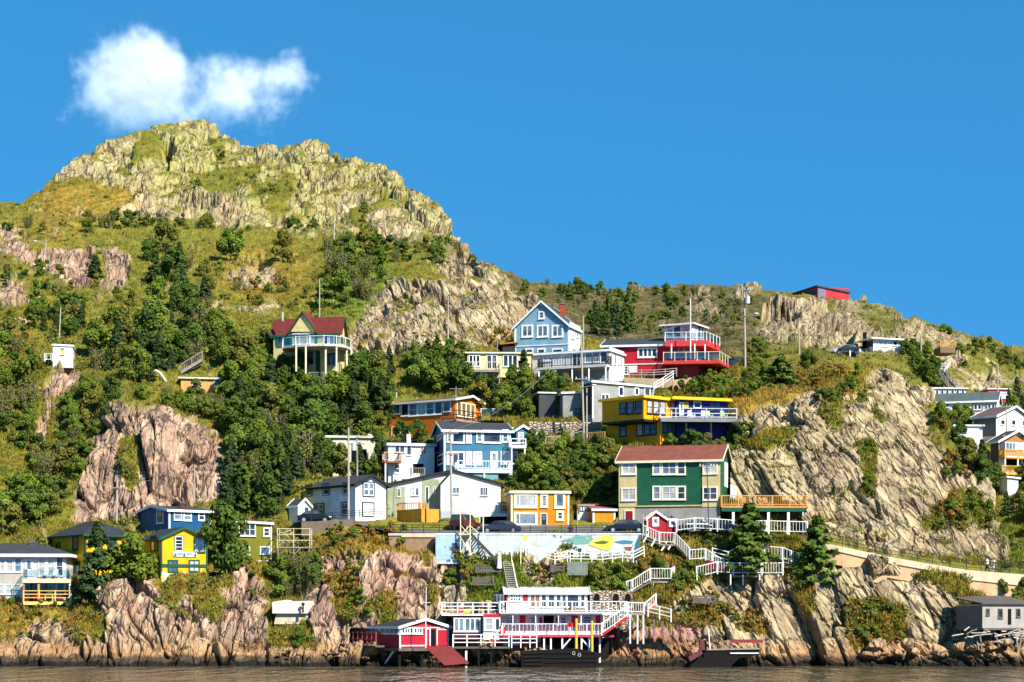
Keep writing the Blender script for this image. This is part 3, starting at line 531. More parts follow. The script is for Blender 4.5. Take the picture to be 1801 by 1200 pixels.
class House:
    def __init__(s, name, label, cat, cx, cy, Y, a, xl, xr, top, down=2.5, group=None, root=None):
        a = math.radians(a); s.C = at(cx, cy, Y); s.UR = Vector((math.cos(a), math.sin(a), 0)); s.UL = Vector((-math.sin(a), math.cos(a), 0))
        s.NR = Vector((math.sin(a), -math.cos(a), 0)); s.NL = Vector((-math.cos(a), -math.sin(a), 0))
        s.wr = xr[1] if isinstance(xr, tuple) else solve_t(s.C, s.UR, xr)
        s.wl = xl[1] if isinstance(xl, tuple) else solve_t(s.C, s.UL, xl)
        s.H = (cy - top) / FPX * Y; s.down = down
        s.FR = Face(s.C, s.UR, s.NR, s.wr); s.FL = Face(s.C + s.UL * s.wl, -s.UL, s.NL, s.wl)
        s.t = root or thing(name, label, cat, s.C + s.UR * s.wr / 2 + s.UL * s.wl / 2, group)
    def zof(s, py, Y=None): return (HY - py) / FPX * (Y or s.C.y) + CAMZ - s.C.z
    def walls(s, mat, gable=None, rh=0, name='wall', apex=0.5):
        mb = MB(); Z = Vector((0, 0, 1)); b = s.C - Z * s.down; H = s.H + s.down
        if gable == 'R':
            A, B = s.UR * s.wr, s.UL * s.wl
        elif gable == 'L':
            A, B = s.UL * s.wl, s.UR * s.wr
        else:
            mb.obox(b, s.UR * s.wr, s.UL * s.wl, Z * H); return mb.build(name, mat, s.t)
        mb.prism([b, b + A, b + A + Z * H, b + A * apex + Z * (H + rh), b + Z * H], B); return mb.build(name, mat, s.t)
    def gable_roof(s, g, rh, mat, trim=None, ov=0.35, th=0.16, apex=0.5, name='roof'):
        Z = Vector((0, 0, 1)); A, B = (s.UR * s.wr, s.UL * s.wl) if g == 'R' else (s.UL * s.wl, s.UR * s.wr)
        a, b = A.normalized(), B.normalized(); O = s.C + Z * (s.H + 0.02); R = O + A * apex + Z * rh
        mb = MB(); tb = MB()
        for E, sgn, run in ((O, -1, A.length * apex), (O + A, 1, A.length * (1 - apex))):
            sl = (E - R).normalized(); e = E + sl * ov; L0 = R - b * ov; L1 = R + B + b * ov; e0 = e - b * ov; e1 = e + B + b * ov
            up = Z * th
            mb.hexa([L0, e0, e1, L1, L0 + up, e0 + up, e1 + up, L1 + up] if sgn < 0 else [e0, L0, L1, e1, e0 + up, L0 + up, L1 + up, e1 + up])
            for q, o in ((0, -b), (1, b)):
                p0, p1 = (L0, e0) if q == 0 else (L1, e1)
                tb.obox(p0 + o * 0.003 - Z * 0.10, p1 - p0, o * 0.05, Z * 0.30)
            out = (E - R); out.z = 0; out.normalize()
            tb.obox(e0 + out * 0.003 - Z * 0.08, e1 - e0, out * 0.05, Z * 0.26)
        mb.build(name, mat, s.t)
        if trim: tb.build('fascia', trim, s.t)
    def flat_roof(s, mat, trim, ov=0.35, th=0.25, rise=0.0, name='roof', back=0.0):
        """slab roof; rise lifts the far edge of the right face"""
        Z = Vector((0, 0, 1)); O = s.C + Z * (s.H + 0.003) - s.UR * ov - s.UL * ov; A = s.UR * (s.wr + 2 * ov) + Z * rise; B = s.UL * (s.wl + 2 * ov) + Z * back
        tb = MB().obox(O, A, B, Z * th); tb.build('fascia', trim, s.t)
        MB().obox(O + Z * (th + 0.003) + A * 0.02 + B * 0.02, A * 0.96, B * 0.96, Z * 0.06).build(name, mat, s.t)
    def hip_roof(s, rh, mat, trim=None, ov=0.4):
        Z = Vector((0, 0, 1)); O = s.C + Z * (s.H + 0.02) - s.UR * ov - s.UL * ov; A = s.UR * (s.wr + 2 * ov); B = s.UL * (s.wl + 2 * ov)
        if A.length > B.length: m = B.length / 2 / A.length; r0 = O + A * m + B / 2 + Z * rh; r1 = O + A * (1 - m) + B / 2 + Z * rh; P = [O, O + A, O + A + B, O + B, r0, r1]; F = [(0, 1, 5, 4), (1, 2, 5), (2, 3, 4, 5), (3, 0, 4), (3, 2, 1, 0)]
        else: m = A.length / 2 / B.length; r0 = O + B * m + A / 2 + Z * rh; r1 = O + B * (1 - m) + A / 2 + Z * rh; P = [O, O + A, O + A + B, O + B, r0, r1]; F = [(0, 1, 4), (1, 2, 5, 4), (2, 3, 5), (3, 0, 4, 5), (3, 2, 1, 0)]
        MB().add(P, F).build('roof', mat, s.t)
        if trim:
            tb = MB(); E = [P[0], P[1], P[2], P[3]]
            for i in range(4): tb.bar(E[i] - Z * 0.07, E[(i + 1) % 4] - Z * 0.07, 0.07, 0.2)
            tb.build('fascia', trim, s.t)
    def corner_boards(s, mat, w=0.16, which='clr'):
        pts = {'c': s.C, 'l': s.C + s.UL * s.wl, 'r': s.C + s.UR * s.wr}
        for k in which:
            p = pts[k]; mb = MB(); mb.obox(p - Vector((0, 0, 0.3)) + s.NR * 0.035 + s.NL * 0.035 if k == 'c' else p - Vector((0, 0, 0.3)) + (s.NL * 0.03 if k == 'l' else s.NR * 0.03) * 1.2 + (s.UL if k == 'l' else s.UR) * 0.012,
                                (s.UR * w) if k == 'c' else ((-s.UL * w) if k == 'l' else (-s.UR * w)), (s.UL * w) if k == 'c' else ((s.UR * w * .8) if k == 'l' else (s.UL * w * .8)), Vector((0, 0, s.H + 0.28)))
            mb.build('corner_board', mat, s.t)
    def win(s, f, x0, y0, x1, y1, nx=1, ny=2, frame=None, fw=0.11, gl='dark', off=0.0, mw=0.055, name='window', sill=True, label=None):
        if f.N.y > -0.05 and False: return
        us, zs = zip(f.hit(x0, y1, off), f.hit(x1, y0, off)); u0, u1 = min(us), max(us); z0, z1 = min(zs), max(zs)
        return window(f, u0, z0, u1, z1, nx, ny, frame or WHITE, fw, gl, off, mw, name, s.t, sill, label)
    def panel(s, f, x0, y0, x1, y1, mat, name='panel', n1=0.05, off=0.0, label=None):
        us, zs = zip(f.hit(x0, y1, off), f.hit(x1, y0, off))
        o = f.block(MB(), min(us), min(zs), max(us), max(zs), off + 0.004, off + n1).build(name, mat, s.t)
        if label: o['label'] = label
        return o
    def door(s, f, x0, y0, x1, y1, mat, frame=None, off=0.0, gl=None):
        us, zs = zip(f.hit(x0, y1, off), f.hit(x1, y0, off)); u0, u1, z0, z1 = min(us), max(us), min(zs), max(zs)
        d = f.block(MB(), u0, z0, u1, z1, off + 0.004, off + 0.045).build('door', mat, s.t); w = 0.11
        mb = MB(); f.block(mb, u0 - w, z0, u0, z1 + w, off + 0.003, off + 0.075); f.block(mb, u1, z0, u1 + w, z1 + w, off + 0.003, off + 0.075); f.block(mb, u0, z1, u1, z1 + w, off + 0.003, off + 0.075)
        mb.build('frame', frame or WHITE, d)
        if gl: f.block(MB(), u0 + (u1 - u0) * .2, z0 + (z1 - z0) * .45, u1 - (u1 - u0) * .2, z1 - (z1 - z0) * .1, off + 0.046, off + 0.055).build('pane', glass(gl), d)
        k = f.P(u1 - (u1 - u0) * 0.12, z0 + (z1 - z0) * 0.48, off + 0.08); MB().ball(k, 0.05, 6, 4).build('handle', BLACK, d)
        return d
_wr = random.Random(21)
def window(f, u0, z0, u1, z1, nx, ny, frame, fw, gl, off, mw, name, parent, sill=True, label=None):
    if gl == 'sky': gl = _wr.choice(('sky', 'sky', 'dark', 'blind', 'sky'))
    mb = MB(); n0, n1 = off + 0.003, off + 0.085
    f.block(mb, u0 - fw, z0 - fw, u0, z1 + fw, n0, n1); f.block(mb, u1, z0 - fw, u1 + fw, z1 + fw, n0, n1)
    f.block(mb, u0, z1, u1, z1 + fw, n0, n1); f.block(mb, u0, z0 - fw, u1, z0, n0, n1)
    if sill: f.block(mb, u0 - fw - 0.04, z0 - fw - 0.06, u1 + fw + 0.04, z0 - fw - 0.002, n0, n1 + 0.06)
    for i in range(1, nx): u = u0 + (u1 - u0) * i / nx; f.block(mb, u - mw / 2 - 0.01, z0 + .001, u + mw / 2 + 0.01, z1 - .001, n0 + .004, n1 - 0.012)
    for j in range(1, ny): z = z0 + (z1 - z0) * j / ny; f.block(mb, u0 + .001, z - mw / 2, u1 - .001, z + mw / 2, n0 + .002, n1 - 0.02)
    o = mb.build(name, frame, parent); f.block(MB(), u0, z0, u1, z1, off + 0.002, off + 0.03).build('pane', glass(gl), o)
    if label: o['label'] = label
    return o
_posts = {}
def post_obj(name, p, h, w, mat, parent):
    key = (round(h, 2), round(w, 3), mat.name)
    if key not in _posts:
        b = MB().box(-w / 2, -w / 2, 0, w / 2, w / 2, h); me = bpy.data.meshes.new('post'); me.from_pydata([tuple(v) for v in b.V], [], b.F); me.materials.append(mat); _posts[key] = me
    o = bpy.data.objects.new(name, _posts[key]); COL.objects.link(o); o.parent = parent; o.location = Vector(p) - thing_loc(parent)
    return o
def railing(parent, pts, h, mat, name='railing', style='picket', gap=0.27, pw=0.11, post=1.9, tw=0.09, postname=None, lift=0.08, pmat=None):
    """balustrade along a polyline of floor points"""
    mb = MB(); posts_at = []; tw = .06 if style == 'glass' else tw; Z = Vector((0, 0, 1)); gl = MB()
    for a, b in zip(pts[:-1], pts[1:]):
        a, b = Vector(a), Vector(b); d = b - a; n = max(1, round(d.length / post))
        mb.bar(a + Z * h, b + Z * h, tw, tw * 0.9)
        if style == 'picket': mb.bar(a + Z * lift * 2, b + Z * lift * 2, tw * 0.7, tw * 0.8)
        if style in ('rails', 'pipe'):
            for q in ((0.5, 0.12) if style == 'pipe' else (0.36, 0.68)): mb.bar(a + Z * h * q, b + Z * h * q, tw * 0.75, tw)
        for i in range(n + 1):
            p = a + d * (i / n)
            if not any((p - q).length < 0.05 for q in posts_at): posts_at.append(p)
        if style == 'picket':
            m = max(1, int(d.length / gap))
            for i in range(m):
                p = a + d * ((i + 0.5) / m); mb.bar(p + Z * lift, p + Z * (h - 0.02), pw, 0.035, up=d.normalized())
        if style == 'glass':
            for i in range(n):
                p, q = a + d * ((i + .06) / n), a + d * ((i + .94) / n); gl.bar(p + Z * h * .52, q + Z * h * .52, 0.02, h * 0.8)
    o = mb.build(name, mat, parent)
    for p in posts_at: post_obj(postname or 'post', p - Z * 0.12, h + 0.18, tw * 1.25, pmat or mat, o)
    if style == 'glass' and gl.V: gl.build('pane', clear_glass(), o)
    return o
def clear_glass():
    key = ('clear',)
    if key in _mats: return _mats[key]
    t = NT('clear_pane'); tr = t.n('BsdfTransparent'); tr.inputs[0].default_value = (0.72, 0.80, 0.80, 1); gl = t.n('BsdfGlossy'); gl.inputs['Roughness'].default_value = 0.05; ms = t.n('MixShader'); ms.inputs[0].default_value = 0.10
    t.l(tr.outputs[0], ms.inputs[1]); t.l(gl.outputs[0], ms.inputs[2]); t.l(ms.outputs[0], t.out.inputs[0]); _mats[key] = t.m; return t.m
def deck(h, f, x0, x1, y, depth, mat, rail=None, railmat=None, th=0.25, rh=1.0, style='picket', ground_drop=3.0, posts=3, pmat=None, name='deck', sides='lr', gap=0.27, edge=None):
    """platform in front of a face; x0, x1, y give its outer edge in the photo"""
    (u0, z), (u1, _) = f.hit(x0, y, depth), f.hit(x1, y, depth)
    d = f.block(MB(), u0, z - th, u1, z, 0.01, depth).build(name, mat, h.t)
    if edge: f.block(MB(), u0, z - th * 1.5, u1, z - 0.02, depth + 0.003, depth + 0.05).build('edge_board', edge, d)
    if posts:
        for i in range(posts):
            u = u0 + 0.1 + (u1 - u0 - 0.2) * (i / max(1, posts - 1))
            MB().bar(f.P(u, z - th, depth - 0.15), f.P(u, z - th - ground_drop, depth - 0.15), 0.16).build('post', pmat or mat, h.t)
    if rail:
        P = []
        if 'l' in sides: P.append(f.P(u0, z, 0.06))
        P += [f.P(u0, z, depth - 0.07), f.P(u1, z, depth - 0.07)]
        if 'r' in sides: P.append(f.P(u1, z, 0.06))
        railing(h.t, P, rh, railmat or mat, style=style, gap=gap)
    return u0, u1, z
def chimney(h, px, py0, py1, Y, w, mat, cap=True):
    p = at(px, py1, Y); q = at(px, py0, Y); c = MB().box(p.x - w / 2, Y - w / 2, p.z - 1.5, p.x + w / 2, Y + w / 2, q.z).build('chimney', mat, h.t)
    if cap: MB().box(q.x - w * .62, Y - w * .62, q.z + .002, q.x + w * .62, Y + w * .62, q.z + 0.14).tube((q.x, Y, q.z + .1), (q.x, Y, q.z + 0.55), w * .2).build('cap', paint((120, 116, 112), 'trim'), c)
    return c
import os
PADLOG = []
_hi = House.__init__
def _hi2(s, *a, **k):
    _hi(s, *a, **k)
    def pr(p): return (round(CX + p.x / p.y * FPX, 1), round(p.y, 2))
    PADLOG.append((pr(s.C + s.UL * s.wl), pr(s.C), pr(s.C + s.UR * s.wr), round(HY - (s.C.z + s.H - CAMZ) / s.C.y * FPX, 1), round(HY - (s.C.z - CAMZ) / s.C.y * FPX, 1), s.down))
House.__init__ = _hi2
# ---------------------------------------------------------------- houses, lower and middle rows
Z3 = Vector((0, 0, 1))
# white two-storey house with porch at the shore, far left
h = House('white_house', 'two-storey white house with glass-railed balcony over a wooden porch by the water', 'house', -70, 1058, 217.5, 2, ('m', 7.5), 116, 975)
h.walls(WHITEB); h.panel(h.FR, -60, 1008, 38, 1027, paint((214, 205, 190), 'board', .7), 'storey_band')
h.hip_roof(1.35, CHAR, None, 0.6)
mb = MB().obox(h.C + Z3 * (h.H - .3) - h.UR * .6 - h.UL * .6 , h.UR * (h.wr + 1.2), h.UL * .12, Z3 * .34); mb.obox(h.C + Z3 * (h.H - .3) + h.UR * (h.wr + .5) - h.UL * .45, h.UR * .1, h.UL * (h.wl + 1), Z3 * .34); mb.build('fascia', WHITE, h.t)
for a, b in ((1, 8), (12, 22), (27, 37)): h.win(h.FR, a, 983, b, 1005, 1, 2, gl='blind' if a < 20 else 'sky')
for a, b in ((-1, 6), (10, 20), (26, 36)): h.win(h.FR, a, 1029, b, 1044, 1, 2, gl='blind')
h.door(h.FR, 46, 984, 56, 1014, WHITE, gl='sky')
for a, b in ((69, 79), (84, 95), (100, 110)): h.win(h.FR, a, 981, b, 1012, 1, 2, gl='sky')
h.panel(h.FR, 43, 1024, 66, 1056, glass('dark'), 'porch_window', .03); h.panel(h.FR, 72, 1022, 98, 1044, glass('sky'), 'porch_window', .03); h.panel(h.FR, 101, 1022, 112, 1044, glass('dark'), 'porch_window', .03)
deck(h, h.FR, 40, 124, 1018, 2.2, WOOD, True, plain('grey_rail', (.25, .25, .25)), .3, 1.05, 'glass', posts=0, name='balcony', edge=paint((240, 225, 180), 'trim', .8))
u0, u1, z = deck(h, h.FR, 41, 125, 1058, 2.2, WOOD, True, paint((238, 205, 110), 'trim', .8), .25, 1.15, 'rails', 1.0, 3, name='porch', edge=paint((240, 215, 130), 'trim', .8))
for px, m in ((42, paint((214, 130, 70), 'wood', .8)), (68, paint((235, 180, 60), 'wood', .8)), (123, WHITE)):
    u, zz = h.FR.hit(px, 1058, 2.05); MB().bar(h.FR.P(u, zz, 2.05), h.FR.P(u, zz + 2.4, 2.05), .17).build('porch_post', m, h.t)
PORCH = (h, u0, u1, z)
chimney(h, 56, 955, 968, 221, .45, paint((90, 90, 95), 'trim'))
h = House('white_shed', 'low white flat-topped shed behind the white house roof', 'shed', -30, 975, 229, 3, ('m', 3), 58, 962); h.walls(WHITEB); h.flat_roof(CONC, WHITE, .4, .2, rise=-.4)

# yellow pair of houses: hip-roofed block and gabled wing
YEL = paint((255, 196, 8), 'board', .76); OCH = YEL; GTRIM = paint((20, 92, 62), 'trim', .6); NAVYROOF = paint((58, 66, 74), 'shingle', .55)
h = House('yellow_house', 'ochre yellow house with dark hipped roof and green corners behind a spruce', 'house', 150, 1012, 220, 38, 89, 232, 941)
h.walls(OCH); h.hip_roof(1.75, NAVYROOF, GTRIM, .45); h.corner_boards(GTRIM, .18)
h.win(h.FL, 99, 955, 106, 967, 1, 1, GTRIM); h.win(h.FL, 129, 944, 137, 966, 1, 1, GTRIM); h.win(h.FL, 133, 989, 140, 1006, 1, 1, GTRIM)
h.win(h.FR, 190, 950, 204, 972, 2, 1, GTRIM)
h = House('yellow_gabled_house', 'bright yellow gabled house with green trim and a painted sign on its front', 'house', 283, 1008, 215, 27, ('m', 8), 365, 948)
h.walls(YEL, 'R', 1.22); h.gable_roof('R', 1.22, NAVYROOF, GTRIM, .3); h.corner_boards(GTRIM, .2)
h.panel(h.FR, 283, 993, 364, 997, GTRIM, 'storey_band', .12); h.panel(h.FR, 284, 1007, 363, 1024, paint((238, 226, 185), 'concrete', .75), 'foundation', .06)
h.win(h.FR, 309, 945, 320, 968, 1, 4, WHITE, .12, 'dark'); h.panel(h.FR, 306, 942, 323.5, 971, GTRIM, 'window_surround', .03)
h.win(h.FR, 342, 946, 359, 970, 1, 1, GTRIM, .1, 'sky')
h.win(h.FR, 297, 986 + 1, 311, 1004, 2, 1, GTRIM, .14, 'sky'); h.win(h.FR, 334, 987, 349, 1004, 2, 1, GTRIM, .14, 'sky')
h.win(h.FL, 266, 943, 278, 968, 2, 1, GTRIM, .1, 'dark'); h.win(h.FL, 265, 988, 275, 999, 1, 1, WHITE, .1, 'sky')
# sign board with hand-painted letters, too small to be read in the photo: pale strokes between two blue-green marks
(u0, z0), (u1, z1) = h.FR.hit(304, 979), h.FR.hit(346, 971)
sg = h.FR.block(MB(), u0, z0, u1, z1, .09, .13).build('sign_board', paint((226, 232, 236), 'trim', .8), h.t)
r2 = random.Random(3)
for q, c in ((0.02, 0), (.40, 0), (.86, 0)):
    f = h.FR; U = lambda k: u0 + (u1 - u0) * k
    MB().prism([f.P(U(q), z0 + .05, .131), f.P(U(q + .12), z0 + .05, .131), f.P(U(q + .06), z1 - .05, .131)], f.N * .02).build('emblem', paint((25, 95, 105), 'trim'), sg)
mb = MB()
for k in range(15):
    q = .15 + .045 * k
    if .38 < q < .52: continue
    u = u0 + (u1 - u0) * q; zz = z0 + .1 + r2.random() * .1
    h.FR.block(mb, u, zz, u + .07, zz + .2 + r2.random() * .1, .131, .145)
mb.build('lettering', paint((60, 84, 140), 'trim'), sg)
dk = House('yellow_annex', '', '', 365, 1020, 217, 5, ('m', 2), 392, 1004, root=h.t); railing(h.t, [dk.C - Z3 * .2, dk.C + dk.UR * dk.wr - Z3 * .2], 1.0, GTRIM, name='railing')

h = House('dark_blue_house', 'dark blue house with white trim on the ledge behind the yellow gabled house', 'house', 297, 938, 225, 38, 241, 372, 898.5)
BLU = paint((18, 98, 150), 'board', .62); h.walls(BLU, 'L', .62, apex=.5); h.gable_roof('L', .62, CHAR, WHITE, .3, .12); h.corner_boards(WHITE, .2)
h.win(h.FL, 277, 897.5, 287, 919, 1, 1, WHITE, .14); h.win(h.FR, 307, 898.5, 318, 913, 1, 2, WHITE, .13, 'sky'); h.win(h.FR, 324, 899.5, 335, 914, 1, 2, WHITE, .13, 'sky'); h.win(h.FR, 350, 901, 358, 914, 1, 2, WHITE, .12, 'dark')
chimney(h, 322, 886, 895, 228, .5, paint((110, 70, 60), 'trim'))
h.corner_boards

h = House('olive_house', 'small olive green house with white windows at the top of the inlet', 'house', 414, 985, 220.5, 8, ('m', 5), 478, 919)
h.walls(paint((150, 148, 42), 'board', .62)); h.flat_roof(CONC, WHITE, .25, .22, rise=-.25); h.corner_boards(WHITE, .12, 'r')
h.win(h.FR, 422, 922, 448, 941, 3, 2, WHITE, .13); h.win(h.FR, 465, 930, 473, 942, 1, 2, WHITE, .12); h.win(h.FR, 459, 963, 473, 973, 1, 1, WHITE, .13, 'sky'); h.win(h.FR, 431, 964, 438, 974, 1, 1, WHITE, .12)
h.panel(h.FR, 442, 986, 478, 989, WHITE, 'sill_beam', .2)
deck(h, h.FR, 440, 478, 990, .9, WHITE, None, posts=2, ground_drop=2)

# white house with black window trim
BLK = paint((38, 40, 46), 'trim', .6)
h = House('white_house', 'white house with black window frames and a small gabled porch beside the road', 'house', 625, 917, 225.5, 40, 530, 679, 852)
h.walls(WHITEB, 'R', 1.05); h.gable_roof('R', 1.05, CHAR, BLK, .4)
for q in ((540, 855, 548, 871, 1, 2), (570, 853, 578, 869, 1, 2), (605, 852, 611, 868, 1, 2), (553, 888, 569, 906, 2, 2), (602, 886, 612, 904, 1, 2)):
    o = h.win(h.FL, *q[:4], q[4], q[5], WHITE, .07, 'dark'); us, zs = zip(h.FL.hit(q[0], q[3]), h.FL.hit(q[2], q[1]))
    mb = MB()
    for p in (us[0] - .2, us[1] + .08): h.FL.block(mb, p, zs[0] - .2, p + .12, zs[1] + .2, .003, .1)
    for p in (zs[0] - .2, zs[1] + .08): h.FL.block(mb, us[0] - .08, p, us[1] + .08, p + .12, .003, .1)
    mb.build('surround', BLK, o)
for q in ((640, 851, 656, 870), (639, 887, 655, 905)):
    o = h.win(h.FR, *q, 2, 2, WHITE, .08, 'sky' if q[1] < 860 else 'blind', mw=.12); us, zs = zip(h.FR.hit(q[0], q[3]), h.FR.hit(q[2], q[1]))
    mb = MB()
    for p in (us[0] - .22, us[1] + .085): h.FR.block(mb, p, zs[0] - .22, p + .13, zs[1] + .22, .003, .1)
    for p in (zs[0] - .22, zs[1] + .085): h.FR.block(mb, us[0] - .08, p, us[1] + .08, p + .13, .003, .1)
    mb.build('surround', BLK, o)
p = House('porch', '', '', 524, 919, 226.2, 44, 508, 546, 890, root=h.t); p.walls(WHITEB, 'R', .75, 'porch_wall'); p.gable_roof('R', .75, CHAR, WHITE, .2, .1, name='porch_roof'); p.win(p.FR, 537, 894, 541, 904, 1, 1, BLK, .06, 'sky', name='porch_window')
wire = at(613, 860, 225)

# white gabled bungalow with orange lattice deck
GRN = paint((182, 190, 152), 'board', .72)
h = House('white_bungalow', 'wide white bungalow with low gable and an orange slatted deck, behind the leaning pole', 'house', 681, 912, 231, 3, ('m', 9), 882, 854, down=2)
h.walls(WHITEB, 'R', 1.55, apex=.53); h.gable_roof('R', 1.55, CHAR, BLK, .3, .14, apex=.53)
h.panel(h.FR, 681.5, 857, 712, 908, GRN, 'green_wall', .03); h.panel(h.FR, 742, 843, 773, 908, GRN, 'green_wall', .03)
bx = House('front_wing', '', '', 775, 905, 229.6, 3, ('m', 1.6), 880.5, 852, root=h.t); bx.walls(WHITEB, 'R', 1.55, 'front_wall', apex=.2); bx.gable_roof('R', 1.55, CHAR, BLK, .15, .14, apex=.2)
h.panel(bx.FR, 776, 899, 821, 922, paint((196, 202, 204), 'concrete', .75), 'foundation', .05)
for q in ((797, 858, 807, 868, 2, 1), (846, 858, 857, 871, 3, 1)): h.win(bx.FR, *q, WHITE, .06, 'sky')
for q in ((699, 860, 704, 873, 1, 1), (724, 859, 729, 871, 1, 1), (731, 859, 736, 871, 1, 1), (762, 857, 765, 868, 1, 1)): h.win(h.FR, *q, WHITE, .06, 'sky')
h.door(h.FR, 749, 857, 753, 882, paint((70, 60, 55), 'trim'), gl='dark')
OR1 = paint((228, 140, 50), 'wood', .75); OR2 = paint((240, 168, 60), 'wood', .8)
dk = House('slatted_deck', '', '', 742, 920, 226.2, 40, 699, 772, 896, root=h.t)
mb = MB()
for f, n in ((dk.FL, 20), (dk.FR, 12)):
    for k in range(n): f.block(mb, f.w * (k + .08) / n, 0, f.w * (k + .90) / n, dk.H, 0, .05)
    f.block(mb, 0, dk.H, f.w, dk.H + .08, -.05, .08)
d = mb.build('slatted_deck', OR2, h.t)
MB().obox(dk.C + Z3 * (dk.H - .2) + dk.UR * .05 + dk.UL * .05, dk.UR * (dk.wr - .1), dk.UL * (dk.wl - .1), Z3 * .1).build('floor', OR1, d)
q = dk.C + Z3 * (dk.H - .12); railing(h.t, [q + dk.UL * dk.wl, q + dk.UL * dk.wl * .45 + dk.UR * dk.wr * .5, q + dk.UR * dk.wr + dk.UL * dk.wl * .5], 1.0, OR1, name='deck_railing')
# carport and white sun deck
c = House('carport', '', '', 848, 926, 226.5, 4, ('m', 4.5), 892, 905, root=h.t); c.walls(paint((150, 150, 146), 'concrete'), name='carport_wall'); h.panel(c.FR, 851, 908, 890, 926, DARK, 'carport_opening', .02)
u0, u1, z = deck(h, c.FR, 842, 895, 903, .6, WHITE, True, WHITE, .35, 1.05, 'picket', posts=2, ground_drop=1.3, name='sun_deck')

# flat white house with balcony and chimney
h = House('white_flat_house', 'small white house with chimney, little wooden balcony and one red window', 'house', 683, 848, 239.5, 14, ('m', 5), 764, 784)
h.walls(WHITEB); h.flat_roof(paint((190, 188, 184), 'shingle', .7), paint((215, 214, 210), 'trim', .8), .25, .3); chimney(h, 719, 764, 778, 243, .5, WHITEB, False)
h.win(h.FR, 695, 783 + 2, 711, 795, 2, 1, WHITE, .06); h.win(h.FR, 716, 784, 722.5, 800, 1, 1, WHITE, .06); h.win(h.FR, 740.5, 785, 748.5, 798, 2, 2, WHITE, .07, 'red')
h.door(h.FR, 726, 816, 745, 832, DARK, WHITE); h.win(h.FR, 695, 818, 702, 831, 1, 2, WHITE, .08)
deck(h, h.FR, 677, 706, 811, 1.6, paint((150, 100, 70), 'wood'), True, paint((215, 180, 150), 'wood', .8), .2, 1.05, gap=.32, posts=2, name='balcony', pmat=WHITE)
railing(h.t, [h.FR.P(*h.FR.hit(722, 838, 1.4), 1.4), h.FR.P(*h.FR.hit(747, 838, 1.4), 1.4)], 1.0, GREYWOOD, name='terrace_railing', gap=.2)
# pale house hidden by trees above the white house
h = House('cream_house', 'cream house mostly hidden by trees and poles above the white house', 'house', 568, 838, 244, 6, ('m', 6), 663, 770); h.walls(paint((240, 232, 205), 'board', .7)); h.flat_roof(CHAR, CREAM, .3, .25)
h.panel(h.FR, 618, 790, 645, 815, DARK, 'recess', .02); h.win(h.FR, 629, 818, 640, 830, 1, 1, CREAM); h.win(h.FR, 575, 790, 585, 806, 1, 2, WHITE)

# blue house
B1 = paint((74, 136, 166), 'board', .62); B1D = paint((20, 84, 130), 'board', .55)
h = House('blue_house', 'two-storey blue house with white trim, dark roof and wide white deck', 'house', 781, 846, 237, 11, 763, 898, 757.5, down=3)
h.walls(B1, 'L', 1.25); h.gable_roof('L', 1.25, CHAR, WHITE, .35); h.corner_boards(WHITE, .2)
h.panel(h.FL, 764, 760, 779, 840, B1D, 'side_panel', .02)  # whole left wall in a darker blue than the front
h.win(h.FL, 769, 764, 779, 775, 1, 2, WHITE, .14); h.win(h.FL, 770, 800, 779, 818, 1, 2, WHITE, .14)
for q in ((788, 760, 793, 776, 1, 3, 'sky'), (797, 760, 815, 777, 1, 1, 'dark'), (822, 760, 827, 777, 1, 3, 'blind'), (840, 759, 846, 776, 1, 3, 'sky'), (851, 759, 879, 777, 1, 1, 'dark'), (885, 758, 892, 776, 1, 3, 'sky')): h.win(h.FR, *q[:6], WHITE, .16, q[6])
for q in ((788, 797, 793, 815, 1, 3, 'sky'), (797, 797, 815, 817, 2, 1, 'dark'), (822, 797, 827, 815, 1, 3, 'sky'), (834, 797, 845, 815, 2, 2, 'blind'), (883, 796, 894, 814, 2, 2, 'blind')): h.win(h.FR, *q[:6], WHITE, .18, q[6])
h.door(h.FR, 864, 796, 874, 822, WHITE, gl='sky')
u0, u1, z = deck(h, h.FR, 805, 899, 825, 2.0, WHITE, True, WHITE, .4, 1.0, 'picket', gap=.34, posts=3, ground_drop=2.2)
h.panel(h.FR, 806, 829, 876, 846, paint((130, 196, 206), 'board', .6), 'skirting', .06, off=1.7)
e = House('side_wing', '', '', 899, 846, 238.8, 11, ('m', 4), 914, 781, root=h.t); e.walls(B1, name='side_wall'); e.flat_roof(CHAR, WHITE, .2, .2); h.win(e.FR, 902, 796, 909, 814, 1, 3, WHITE, .14, 'sky')
deck(h, e.FR, 899, 925, 785, 1.8, WHITE, True, WHITE, .2, .9, 'pipe', posts=2, ground_drop=3.3, name='balcony')
g = House('upper_room', '', '', 908, 783, 241, 20, ('m', 3), 931, 757, root=h.t, down=0.2); g.walls(B1, 'R', .5, 'upper_wall'); g.gable_roof('R', .5, CHAR, WHITE, .25, .1); h.win(g.FR, 912, 762, 919, 778, 1, 1, WHITE, .1, 'sky')

